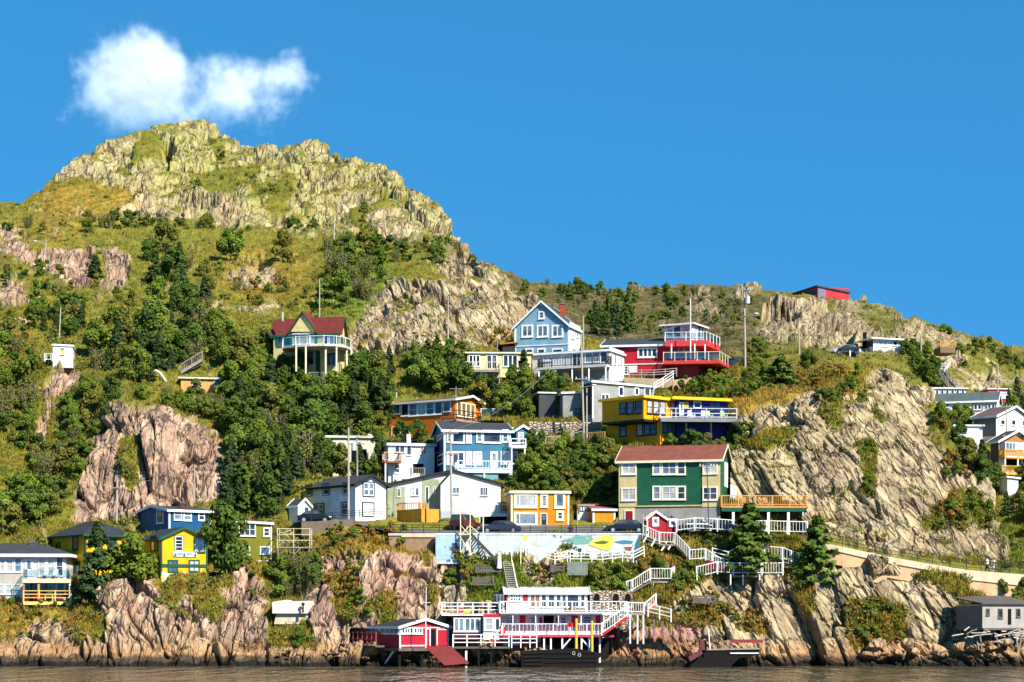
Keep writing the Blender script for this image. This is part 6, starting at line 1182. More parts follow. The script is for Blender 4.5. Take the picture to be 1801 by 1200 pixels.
# ladder-like stairs
CRW = paint((236, 226, 180), 'trim', .85)
t = thing('wooden_stair', 'steep grey wooden stair with cream scaffold descending from the road by the mural', 'stair', at(850, 960, 215))
stair(t, at(828, 938, 215.2), at(878, 990, 213.4), (0, 1.0, 0), OLDWOOD, GREYWOOD, None, 16)
for (x0, y0, x1, y1) in ((810, 888, 810, 972), (827, 872, 827, 976), (850, 888, 850, 995)): MB().bar(at(x0, y1, 214.9), at(x0, y0, 214.9), .1).build('post', CRW, t)
for (x0, y0, x1, y1) in ((810, 940, 827, 940), (810, 924, 827, 942), (827, 924, 810, 942), (810, 945, 827, 972), (827, 945, 810, 972), (827, 976, 850, 958), (827, 925, 842, 938)): MB().bar(at(x0, y0, 214.85), at(x1, y1, 214.85), .075).build('brace', CRW, t)
MB().obox(at(809, 941, 214.9), (1.15, 0, 0), (0, 1.2, 0), (0, 0, -.12)).build('landing', GREYWOOD, t)
t = thing('wooden_stair', 'ladder stair with many grey treads leading down behind the white house roof', 'stair', at(893, 1010, 213)); stair(t, at(884, 988, 213.9), at(893, 1034, 211.8), (1.05, 0, 0), GREYWOOD, paint((200, 194, 180), 'wood', .7), None, 14)
MB().bar(at(900, 985, 213.6), at(910, 1034, 211.7), .09).build('handrail', CRW, t)
for px, y0, y1 in ((900, 952, 996), (916, 960, 992)): MB().bar(at(px, y1, 213.6), at(px, y0, 213.6), .09).build('post', CRW, t)
t = thing('statue', 'white carved post figure at the foot of the scaffold stair', 'statue', at(878, 1000, 213.5)); q = at(878, 1000, 213.5); MB().tube(q, q + Z3 * 1.1, .28, .2).ball(q + Z3 * 1.5, .24).tube(q + Z3 * 1.1, q + Z3 * 1.4, .24, .12).build('figure', WHITE, t)
# road rail
fence('road_railing', 'thin black two-bar railing on the road edge above the mural', 'railing', [(878, 938, 216), (960, 938, 216), (1068, 937, 216)], .82, BLACK, 'rails', tw=.06, post=1.9)
fence('road_railing', 'thin black railing on the bare road bend left of the scaffold stair', 'railing', [(682, 936, 218), (705, 937, 217.6), (745, 937, 217), (800, 938, 216.4)], .85, BLACK, 'rails', tw=.06, post=1.6)
fence('road_railing', 'thin black railing below the white house with black window frames', 'railing', [(548, 917, 222.6), (585, 915, 222.6), (632, 910, 222.4), (672, 908, 222.6)], .8, BLACK, 'rails', tw=.06, post=1.7)
t = thing('retaining_wall', 'brown stepped concrete wall under the road bend railing', 'wall', at(725, 948, 217)); f2 = Face(at(684, 960, 216.9), Vector((1, -.06, 0)).normalized(), Vector((-.06, -1, 0)).normalized(), 6)
def f2p(L, n): return [f2.P(*f2.hit(px, py, n), n) for px, py in L]
MB().prism(f2p([(684, 975), (766, 975), (766, 938), (684, 938)], 0), -f2.N * 1).build('wall', paint((170, 140, 110), 'concrete', .7), t); MB().prism(f2p([(683, 942), (706, 942), (706, 945), (770, 945), (770, 938), (683, 938)], .12), -f2.N * .8).build('coping', paint((226, 206, 176), 'concrete', .8), t)
t = thing('retaining_wall', 'low dark concrete wall under the car beside the white house', 'wall', at(560, 922, 222.5)); a, b = at(530, 925, 222.6), at(622, 919, 222.0); MB().obox(a - Z3 * 1.2, b - a, (0, .4, 0), (0, 0, 1.6)).build('wall', paint((150, 130, 110), 'concrete', .6), t)
# coastal walkway on its wall, right
WALK = [(1452, 957, 214.4), (1482, 963, 214.0), (1560, 980, 213.6), (1640, 994, 213.3), (1700, 1004, 213.2), (1801, 1012, 213.2), (1870, 1014, 213.2)]
strip('walkway', [(x, y, Y + .1) for x, y, Y in WALK], [(x, y - 1.0, Y + 5.4) for x, y, Y in WALK], ASPH, .02)
t = thing('walkway_wall', 'white capped concrete wall carrying the coastal walkway along the crag', 'wall', at(1640, 1000, 213.3)); mb = MB(); mb2 = MB()
capH = [.55, .55, .62, .62, .95, 1.15, 1.15]
for k in range(len(WALK) - 1):
    a, b = at(*WALK[k]), at(*WALK[k + 1]); ha, hb = capH[k], capH[k + 1]
    mb.hexa([a - Z3 * ha, b - Z3 * hb, b - Z3 * hb + Vector((0, .5, 0)), a - Z3 * ha + Vector((0, .5, 0)), a + Z3 * .08, b + Z3 * .08, b + Z3 * .08 + Vector((0, .5, 0)), a + Z3 * .08 + Vector((0, .5, 0))])
    dp = [2.0, 3.0, 2.2, 3.4, 5.2, 5.2, 5][k]; mb2.hexa([a - Z3 * (dp) + Vector((0, .12, 0)), b - Z3 * dp + Vector((0, .12, 0)), b - Z3 * dp + Vector((0, .6, 0)), a - Z3 * dp + Vector((0, .6, 0)), a - Z3 * ha * .99 + Vector((0, .12, 0)), b - Z3 * hb * .99 + Vector((0, .12, 0)), b - Z3 * hb + Vector((0, .6, 0)), a - Z3 * ha + Vector((0, .6, 0))])
mb.build('coping', paint((246, 224, 186), 'concrete', .72), t); mb2.build('wall', paint((228, 188, 142), 'concrete', .78), t)
fence('walkway_railing', 'long black railing following the coastal walkway under the crag', 'railing', [(x, y, Y + .3) for x, y, Y in WALK], 1.15, BLACK, 'rails', tw=.06, post=1.75)
# rubble wall and board fence below the grey house
h = House('stone_retaining_wall', 'long dry stone retaining wall between the orange and the yellow houses', 'wall', 930, 776, 243.8, 2, ('m', .8), 1058, 742, down=1); h.walls(M_STONE, name='masonry')
fence('board_fence', 'short brown board fence by the left foot of the yellow house', 'fence', [(1027, 777, 239.4), (1064, 775, 238.6)], 1.05, paint((200, 160, 110), 'wood'), gap=.2, pw=.16)
fence('board_fence', 'pale weathered fence running along the bank under the stone retaining wall', 'fence', [(935, 784, 240.5), (985, 781, 240.3), (1026, 772, 240)], .95, paint((200, 196, 176), 'wood'), gap=.3, pw=.12)
fence('white_rail', 'white handrail beside the path at the grey house roof', 'railing', [(1150, 690, 250.5), (1166, 680, 251.5), (1184, 668, 252.5)], 1.1, WHITE, 'rails', tw=.07)
t = thing('garden_wall', 'tan concrete garden wall below the red house', 'wall', at(1150, 668, 254)); a, b = at(1098, 669, 254.5), at(1183, 672, 254.5); MB().obox(a - Z3 * .8, b - a, (0, .4, 0), (0, 0, 1.15)).build('wall', paint((196, 176, 146), 'concrete'), t); a, b = at(1183, 684, 253.2), at(1216, 664, 255); MB().hexa([a - Z3 * .6, b - Z3 * .6, b - Z3 * .6 + Vector((0, .4, 0)), a - Z3 * .6 + Vector((0, .4, 0)), a + Z3 * 1.1, b, b + Vector((0, .4, 0)), a + Z3 * 1.1 + Vector((0, .4, 0))]).build('sloping_wall', paint((196, 166, 126), 'concrete'), t)
fence('white_rail', 'pale rail on the terrace in front of the red house', 'railing', [(1107, 664, 255.2), (1150, 664, 255), (1190, 661, 255.5)], .95, paint((200, 190, 180), 'trim'), 'rails', tw=.06)
t = thing('hillside_stair', 'pale wooden stair climbing to the hillside above the orange cabin', 'stair', at(338, 636, 259)); stair(t, at(318, 655, 258), at(356, 632, 260.5), (0, 1.0, 0), GREYWOOD, OLDWOOD, GREYWOOD, 12, 1.05, sides=(0,), gap=.35)
t = thing('hillside_stair', 'steep thin stair with white landing on the right slope above the long white house', 'stair', at(1655, 660, 288)); stair(t, at(1668, 682, 284), at(1646, 656, 290), (1.1, 0, 0), GREYWOOD, OLDWOOD, GREYWOOD, 12, 1.0, sides=(0, 1), style='rails'); stair(t, at(1644, 652, 290), at(1655, 638, 293), (1.4, .2, 0), WHITE, WHITE, None, 5)
t = thing('white_arch', 'thin white curved pipe arching out of the trees near the orange cabin', 'pipe', at(280, 665, 254)); P = [at(x, y, 254) for x, y in ((267, 655), (270, 651.5), (275, 652), (281, 656), (287, 663), (292, 672))]; mb = MB()
for a, b in zip(P[:-1], P[1:]): mb.tube(a, b, .13)
mb.build('pipe', WHITE, t)
t = thing('wooden_platform', 'rickety grey wooden platform with rails on stilts between the olive house and the road', 'platform', at(517, 950, 218.5)); q0, q1 = at(488, 962, 218.5), at(545, 962, 218.5); MB().obox(q0, q1 - q0, (0, 2.2, 0), (0, 0, -.15)).build('floor', GREYWOOD, t)
railing(t, [q0 + Vector((0, 2, 0)), q0, q1, q1 + Vector((0, 2, 0))], 2.0, paint((220, 205, 170), 'wood', .8), style='rails', post=1.7, tw=.07)
for px in (489, 517, 544): post_obj('leg', at(px, 990, 218.6), 1.8, .13, GREYWOOD, t)
MB().bar(at(517, 976, 218.5), at(530, 963, 218.5), .1).build('brace', GREYWOOD, t); mb = MB(); rr = random.Random(2)
for k in range(16): p = at(rr.uniform(492, 516), rr.uniform(932, 960), 218.7 + rr.random()); mb.bar(p, p + Vector((rr.uniform(-.8, .8), rr.uniform(-.3, .3), rr.uniform(.1, .7))), .08)
mb.build('stacked_sticks', paint((206, 190, 150), 'wood'), t)

# ---------------------------------------------------------------- poles and lines
def pole(px, y0, y1, Y, r=.14, lean=0, cross=None, trafo=None, lamp=None, label='', mat=POLE, lampdir=-1):
    a, b = at(px, y1 + 6, Y), at(px + lean, y0, Y); t = thing('utility_pole', label, 'pole', at(px, y1, Y)); r *= .82; MB().tube(a, b, r, r * .72).build('pole', mat, t); mb = MB()
    if cross:
        for cy in cross: q = at(px + lean * (y1 - cy) / (y1 - y0), cy, Y - r); m = MB().bar(q + Vector((-.9, -.05, 0)), q + Vector((.9, -.05, 0)), .1, .12); m.build('crossarm', GREYWOOD, t); [MB().tube(q + Vector((k, -.05, .05)), q + Vector((k, -.05, .25)), .05).build('insulator', WHITE, t) for k in (-.75, 0.45, .75)]
    if trafo: q = at(trafo[0], trafo[1], Y - .3); MB().tube(q - Z3 * .45, q + Z3 * .45, .3, n=12).tube(q + Z3 * .45, q + Z3 * .7, .08).build('transformer', paint((214, 216, 220), 'gloss', .8), t)
    if lamp: q = at(px + lean * .9, lamp, Y - r); e = q + Vector((1.5 * lampdir, -.4, .25)); MB().bar(q, e, .06).build('lamp_arm', plain('steel', (.45, .45, .45), .4, .6), t); MB().ball(e, .2, 8, 5, (1.6, .8, .6)).build('lamp_head', paint((222, 222, 220), 'trim', .8), t)
    return b
p1 = pole(613, 752, 913, 223.6, .16, label='tall straight utility pole in front of the white house with black window frames')
p2 = pole(628, 765, 838, 237, .15, cross=[781], trafo=(622.5, 786), lamp=770, lampdir=1, label='pole with a pale transformer rising behind the white house roof')
p3 = pole(795, 757, 928, 223, .17, -3, cross=[762, 799], label='leaning pole with two crossarms in front of the white bungalow')
p4 = pole(1027, 588, 768, 240, .16, -5, cross=[667], lamp=682, lampdir=1, label='tall pole with white crossarm standing before the grey house')
p4b = pole(1032, 683, 764, 240.4, .13, label='shorter second pole propped beside the tall pole at the grey house')
p5 = pole(1247, 812, 926, 218, .10, -4, cross=[820], label='grey pole with short arms in front of the green house', mat=paint((130, 126, 124), 'wood'))
p6 = pole(1311, 506, 650, 257, .17, -2, cross=[510], trafo=(1315, 528), lamp=556, lampdir=1, label='tall pole with transformer on the slope right of the red house')
p7 = pole(1406, 580, 618, 272, .13, label='bare pole on the grassy brow above the big crag')
p8 = pole(1620, 588, 632, 296, .14, label='bare pole beside the small white cottage on the right slope')
p9 = pole(1755, 641, 703, 282, .14, label='bare pole in front of the small red cabin')
p10 = pole(1770, 712, 766, 262, .14, cross=[716], label='pole with small crossarm before the white gabled house at the right edge')
p11 = pole(205, 845, 916, 229, .15, 1, cross=[858], label='white pole against the pink crag behind the yellow houses')
p12 = pole(342, 818, 880, 233, .12, label='thin pole against the pink crag above the dark blue house')
p13 = pole(71, 425, 512, 306, .17, 10, lamp=428, label='leaning white pole among the pale boulders at the upper left')
p14 = pole(103, 540, 606, 268, .12, 4, label='thin leaning pole directly above the little white hut')
p15 = pole(562, 492, 552, 277, .10, 0, label='pole rising behind the dark red roof of the cream house')
p16 = pole(587, 382, 436, 327, .15, 1, label='lone white pole at the foot of the summit crags')
p17 = pole(788, 521, 590, 268, .13, label='pole standing before the cracked cliff left of the light blue house')
p18 = pole(1026, 556, 618, 262, .12, label='white post at the right corner of the light blue house')
p19 = pole(1021, 645, 700, 253.5, .09, label='thin post under the deck of the long grey and white house') if False else None
p20 = pole(1131, 905, 930, 217.2, .09, cross=None, label='short grey post beside the parked car above the mural')
def wire(a, b, sag, t):
    a, b = Vector(a), Vector(b); mb = MB(); P = [a.lerp(b, k / 12) - Z3 * sag * 4 * (k / 12) * (1 - k / 12) for k in range(13)]
    for p, q in zip(P[:-1], P[1:]): mb.tube(p, q, .013, n=4, cap=False)
    return mb.build('wire', plain('cable', (.30, .29, .27), .6), t)
wt = thing('power_lines', 'sagging power lines strung between the utility poles', 'power line', p3)
for a, b, s in ((p2, p3, 1.0), (p2 + Vector((0, 0, -1.4)), p3 + Vector((0, 0, -2)), 1.2), (p3, p4, 2.0), (p4, p6, 2.5), (p4 + Vector((0, 0, -5)), at(1150, 676, 250), .4), (p4 + Vector((0, 0, -5.5)), at(985, 740, 248), .3), (p11, at(0, 865, 226), .8), (p5, at(1310, 853, 214), .3), (p6 + Vector((0, 0, -2)), at(1208, 590, 262), .5), (p6, at(1170, 655, 258), .8), (p13, p14, 1.0), (p12, p11, .8), (p9, p10, .5)): wire(a, b, s, wt)
def mast(px, y0, y1, Y, label, cross=None, r=.05):
    t = thing('antenna_mast', label, 'mast', at(px, y1, Y)); MB().tube(at(px, y1, Y), at(px, y0, Y), r, r * .7).build('mast', paint((200, 196, 186), 'trim'), t)
    for cy in cross or (): q = at(px, cy, Y); MB().bar(q + Vector((-.8, 0, 0)), q + Vector((.8, 0, 0)), .05).build('aerial', paint((200, 196, 186), 'trim'), t)
mast(802, 680, 704, 250, 'aerial with crossbar on the roof of the orange house', [684])
mast(1015.5, 898, 938, 216.2, 'thin pale post by the white garage', None, .06)

# ---------------------------------------------------------------- cars
def car(label, px, py, Y, rz, col, L=4.4, H=1.45, Wd=1.75, kind='sedan', group='parked cars'):
    p = at(px, py, Y); t = thing('parked_car', label, 'car', p, group); cs, sn = math.cos(rz), math.sin(rz)
    def T(x, y, z): return p + Vector((x * cs - y * sn, x * sn + y * cs, z))
    body = [(-L/2, .35), (-L/2, .72), (-L/2 + .12, .85), (-L*.30, .92), (L*.2, .95), (L/2 - .25, .78), (L/2, .62), (L/2, .35)] if kind != 'suv' else [(-L/2, .4), (-L/2, .95), (-L/2 + .1, 1.0), (L*.18, 1.02), (L/2 - .1, .95), (L/2, .8), (L/2, .4)]
    top = [(-L*.40, .90), (-L*.24, H - .08), (-L*.02, H), (L*.12, H - .05), (L*.29, .90)] if kind != 'suv' else [(-L*.48, .98), (-L*.45, H - .04), (L*.05, H), (L*.14, H - .06), (L*.24, .98)]
    M = paint(col, 'gloss', .7); mb = MB(); mb.prism([T(x, -Wd/2, z) for x, z in body], T(0, Wd, 0) - p)
    b = mb.build('body', M, t); mod = b.modifiers.new('bevel', 'BEVEL'); mod.width = .07; mod.segments = 2
    n = len(top); w0, w1 = Wd/2 - .04, Wd/2 - .24; ws = [w0] + [w1] * (n - 2) + [w0]; V = [T(x, -w, z) for (x, z), w in zip(top, ws)] + [T(x, w, z) for (x, z), w in zip(top, ws)]
    c = MB().add(V, [tuple(range(n))[::-1], tuple(range(n, 2 * n))] + [(i, i + 1, n + i + 1, n + i) for i in range(n - 1)]).build('cabin', M, t)
    cx = sum(x for x, z in top) / n; cz = sum(z for x, z in top) / n
    for sgn in (-1, 1):
        q = []
        for (x, z), w in zip(top, ws): q.append(T(cx + (x - cx) * .88, sgn * (w + .012 + (.0 if w < w0 else -.03)), cz + (z - cz) * .74 + .03))
        MB().prism(q, T(0, .012 * sgn, 0) - p).build('side_window', glass('dark'), t)
    for i, nm in ((0, 'rear_window'), (n - 2, 'windscreen')):
        (xa, za), (xb, zb) = top[i], top[i + 1]; wa, wb = ws[i] - .1, ws[i + 1] - .05; nx, nz = (za - zb), (xb - xa); l = math.hypot(nx, nz); nx, nz = nx / l * .015, nz / l * .015
        def lp(k, w): x, z = xa + (xb - xa) * k + nx, za + (zb - za) * k + nz; return T(x, w, z)
        MB().prism([lp(.12, -wa), lp(.92, -wb), lp(.92, wb), lp(.12, wa)], T(nx, 0, nz) - p).build(nm, glass('dark'), t)
    for x in (-L * .31, L * .31):
        for sgn in (-1, 1):
            c = T(x, sgn * (Wd/2 - .08), .33); ax = T(0, .11, 0) - p; wh = MB().tube(c - ax, c + ax, .33, n=16).build('wheel', plain('tyre', (.012, .012, .012), .9), t); MB().tube(c - ax * 1.12, c + ax * 1.12, .2, n=12).build('rim', plain('alloy', (.5, .5, .52), .35, .7), wh)
    for sgn in (-1, 1):
        MB().obox(T(L/2 - .06, sgn * (Wd/2 - .35) - .15, .6), T(.08, 0, 0) - p, T(0, .3, 0) - p, Z3 * .13).build('headlight', paint((235, 235, 230), 'gloss', .8), t); MB().obox(T(-L/2 - .02, sgn * (Wd/2 - .3) - .15, .68), T(.08, 0, 0) - p, T(0, .3, 0) - p, Z3 * .15).build('tail_light', paint((170, 20, 24), 'gloss'), t)
    return t
car('dark red and black jeep with spare wheel parked by the white bungalow', 818, 934, 220.5, math.radians(62), (96, 24, 32), 4.0, 1.8, 1.8, 'suv')
car('dark blue-grey car parked left of the orange house above the mural', 880, 939, 218.4, math.radians(180), (50, 56, 72), 4.6)
car('black car parked right of the orange garage above the mural', 1099, 938, 218.2, math.radians(184), (28, 30, 38), 4.6, 1.5)
car('black car standing on the road below the white house with the porch', 553, 920, 224.4, math.radians(5), (24, 24, 28), 3.8, 1.4)
car('dark car half hidden by the white picket fence at the green house', 1226, 937, 220.4, math.radians(12), (46, 54, 58), 4.0)
car('black car in front of the green house basement beside the timber deck', 1266, 938, 220.6, math.radians(170), (20, 22, 26), 4.0)
car('light blue car under the dark carport on the far hill', 1488, 625, 284.4, math.radians(185), (190, 206, 222), 4.0)
car('dark car parked on the slope between the red house and the tall pole', 1296, 648, 262, math.radians(170), (52, 60, 76), 4.4)
t = thing('carport', 'flat dark carport roof on posts sheltering a light blue car', 'carport', at(1493, 625, 284)); a, b = at(1476, 614, 283), at(1512, 613, 283); MB().obox(a, b - a, (0, 4.5, 0), (0, 0, .22)).build('roof', paint((70, 62, 58), 'shingle'), t)
for px in (1479, 1495, 1510): post_obj('post', at(px, 628, 283.3), 1.25, .16, WHITE if px == 1495 else OLDWOOD, t)

# ---------------------------------------------------------------- chairs and small things
def armchair(label, group, p, rz, mat, sc=1.0):
    t = thing('deck_chair', label, 'chair', p, group); R = Matrix.Rotation(rz, 3, 'Z')
    def T(x, y, z): return Vector(p) + R @ (Vector((x, y, z)) * sc)
    def B(mb, x0, y0, z0, x1, y1, z1): return mb.hexa([T(x0, y0, z0), T(x1, y0, z0), T(x1, y1, z0), T(x0, y1, z0), T(x0, y0, z1), T(x1, y0, z1), T(x1, y1, z1), T(x0, y1, z1)])
    B(MB(), -.3, -.3, .36, .3, .28, .42).build('seat', mat, t); MB().hexa([T(-.3, .26, .4), T(.3, .26, .4), T(.3, .31, .4), T(-.3, .31, .4), T(-.24, .46, 1.05), T(.24, .46, 1.05), T(.24, .50, 1.05), T(-.24, .50, 1.05)]).build('backrest', mat, t)
    for s in (-1, 1):
        B(MB(), s * .36 - .06, -.35, .6, s * .36 + .06, .3, .64).build('armrest', mat, t); B(MB(), s * .36 - .04, -.33, 0, s * .36 + .04, -.25, .6).build('leg', mat, t); B(MB(), s * .36 - .04, .2, 0, s * .36 + .04, .28, .6).build('leg', mat, t)
REDC = paint((232, 30, 36), 'trim', .7); LIME = paint((150, 214, 110), 'trim', .7)
hp, pu0, pu1, pz = PORCH
for k, (q, m, lab) in enumerate(((.14, REDC, 'left red armchair on the yellow railed porch by the water'), (.28, REDC, 'second red armchair on the yellow railed porch by the water'), (.50, paint((240, 226, 110), 'trim', .8), 'yellow armchair between the red ones on the porch'), (.80, REDC, 'red armchair at the right end of the yellow railed porch'))):
    armchair(lab, 'armchairs on the waterside porch', hp.FR.P(pu0 + (pu1 - pu0) * q, pz + .005, 1.1), math.radians(180 + 10 * k - 15) + math.pi, m, 1.05)
z_b = hp.FR.hit(80, 1018, 2.2)
for q, lab in ((.42, 'white chair on the glass-railed balcony beside its twin'), (.62, 'white chair on the glass-railed balcony nearest the corner')): armchair(lab, 'balcony chairs', hp.FR.P(pu0 + (pu1 - pu0) * q, z_b[1] + .005, 1.0), 0, WHITE)
hb, bu0, bu1, bz = BALC
for q, m, lab in ((.42, WHITE, 'white and green lounge chair on the navy balcony'), (.66, LIME, 'lime green chair on the navy balcony'), (.60, WHITE, 'white folding chair against the navy wall'), (.85, LIME, 'low green chair at the end of the navy balcony')): armchair(lab, 'chairs on the navy balcony', hb.FR.P(bu0 + (bu1 - bu0) * q, bz + .005, 1.3), .3, m)
for k, px in enumerate((1312, 1352, 1386)):
    t_ = solve_t(DECKG.C, DECKG.UR, px); armchair(('wooden chair at the near end of the timber deck', 'wooden chair in the middle of the timber deck', 'wooden chair at the far end of the timber deck by the rock')[k], 'chairs on the timber deck', DECKG.C + DECKG.UR * t_ + DECKG.UL * 1.3 + Z3 * (DECKG.H + .225), .4 * k, WOOD)
b_ = at(868, 1127, 206.7); w_ = thing('buoy', 'big pink round buoy hanging at the lower deck rail', 'buoy', b_); MB().ball(b_, .36, 14, 10).build('float', paint((236, 60, 90), 'gloss', .75), w_, True); MB().tube(b_ + Z3 * .34, b_ + Z3 * .52, .06).build('eye', WHITE, w_)
w_ = thing('flag', 'red and white striped flag on a slanting staff at the deck corner', 'flag', at(880, 1112, 206.6)); a_ = at(868, 1118, 206.5); b_ = at(888, 1101, 206.4); MB().tube(a_, b_, .035).build('staff', WHITE, w_)
c0, c1 = a_.lerp(b_, .55), a_.lerp(b_, .98); mb = MB()
MB().prism([c0, c1, c1 - Z3 * .75 + Vector((.06, 0, 0)), c0 - Z3 * .75], (0, .02, 0)).build('cloth', REDC, w_); MB().prism([c0.lerp(c1, .3) + Vector((0, -.012, -.02)), c0.lerp(c1, .7) + Vector((0, -.012, -.02)), c0.lerp(c1, .7) + Vector((0, -.012, -.72)), c0.lerp(c1, .3) + Vector((0, -.012, -.72))], (0, .01, 0)).build('stripe', WHITE, w_)
q = at(852, 1140, 206.9); w_ = thing('fishing_net', 'heap of tan fishing net on the lower waterfront deck', 'net', q); mb = MB(); rr = random.Random(9)
for k in range(26): c = q + Vector((rr.gauss(0, .45), rr.gauss(0, .3), abs(rr.gauss(.25, .35)))); mb.ball(c, rr.uniform(.12, .26), 7, 5)
mb.build('netting', paint((196, 150, 90), 'wood'), w_, True)
for k, (px, m, n) in enumerate(((810, paint((226, 90, 80), 'trim'), 'small red box on the roof terrace of the waterfront house'), (821, paint((214, 236, 60), 'trim'), 'lime green toy kayak on the roof terrace of the waterfront house'))):
    q = at(px, 1078, 209); w_ = thing('box' if k == 0 else 'kayak', n, 'box' if k == 0 else 'kayak', q)
    if k == 0: MB().box(q.x - .3, q.y, q.z, q.x + .3, q.y + .4, q.z + .45).build('case', m, w_); MB().box(q.x - .33, q.y - .03, q.z + .452, q.x + .33, q.y + .43, q.z + .55).build('lid', m, w_)
    else: MB().prism([q + Vector((x, 0, z)) for x, z in ((-.45, .1), (-.3, 0), (.25, 0), (.45, .2), (.2, .35), (-.2, .3))], (0, .3, 0)).build('hull', m, w_)
q = at(1004, 938, 216.4); w_ = thing('flower_pot', 'purple flowers in a pot by the road railing', 'flower pot', q); MB().tube(q, q + Z3 * .4, .18, .25).build('pot', paint((120, 80, 60), 'trim'), w_); mb = MB()
for k in range(30): c = q + Vector((rr.gauss(0, .18), rr.gauss(0, .18), .55 + rr.gauss(0, .12))); mb.ball(c, .07, 5, 4)
mb.build('flowers', paint((120, 50, 130), 'trim'), w_)
# boulders along the shore
def boulder(px, py, Y, r, label, group, seed):
    nr = random.Random(seed); p = at(px, py, Y); t = thing('boulder', label, 'boulder', p, group); bm = bmesh.new(); bmesh.ops.create_icosphere(bm, subdivisions=3, radius=1)
    cuts = [(Vector((nr.gauss(0, 1), nr.gauss(0, 1), nr.gauss(0, 1))).normalized(), nr.uniform(.55, .85)) for _ in range(9)]
    sx, sy, sz = r * nr.uniform(.9, 1.5), r * nr.uniform(.8, 1.2), r * nr.uniform(.55, .8)
    for v in bm.verts:
        for n, d in cuts:
            k = v.co.dot(n)
            if k > d: v.co -= n * (k - d)
        v.co = Vector((v.co.x * sx, v.co.y * sy, v.co.z * sz + sz * .4))
    me = bpy.data.meshes.new('rock'); bm.to_mesh(me); bm.free(); me.materials.append(M_TER); k = len(me.vertices)
    for nm, val in (('rock', 1.0), ('pink', nr.uniform(.2, .8))): x = me.attributes.new(nm, 'FLOAT', 'POINT'); x.data.foreach_set('value', [val] * k)
    o = bpy.data.objects.new('rock', me); COL.objects.link(o); o.parent = t
for k in range(16): boulder(rr.uniform(1530, 1660), rr.uniform(1134, 1158), 209.2 + rr.uniform(-.6, .6), rr.uniform(.35, 1.0), 'pale angular boulder in the shore pile left of the fishing shed', 'boulders left of the fishing shed', k)
for k in range(9): boulder(rr.uniform(1690, 1800), rr.uniform(1128, 1152), 208.6 + rr.uniform(-.6, .4), rr.uniform(.4, 1.0), 'rounded tan boulder at the waterline under the fishing shed', 'boulders under the fishing shed', 40 + k)
for k in range(26): boulder(rr.uniform(488, 612), rr.uniform(1143, 1166), 208.8 + rr.uniform(-.7, .5), rr.uniform(.16, .45), 'small pale beach stone in the cove left of the red boathouse', 'beach stones in the cove', 80 + k)
for k in range(12): boulder(rr.uniform(640, 900), rr.uniform(1156, 1172), 207.6 + rr.uniform(-.5, .5), rr.uniform(.2, .55), 'dark wet boulder on the shore under the boathouse and decks', 'boulders under the boathouse', 130 + k)
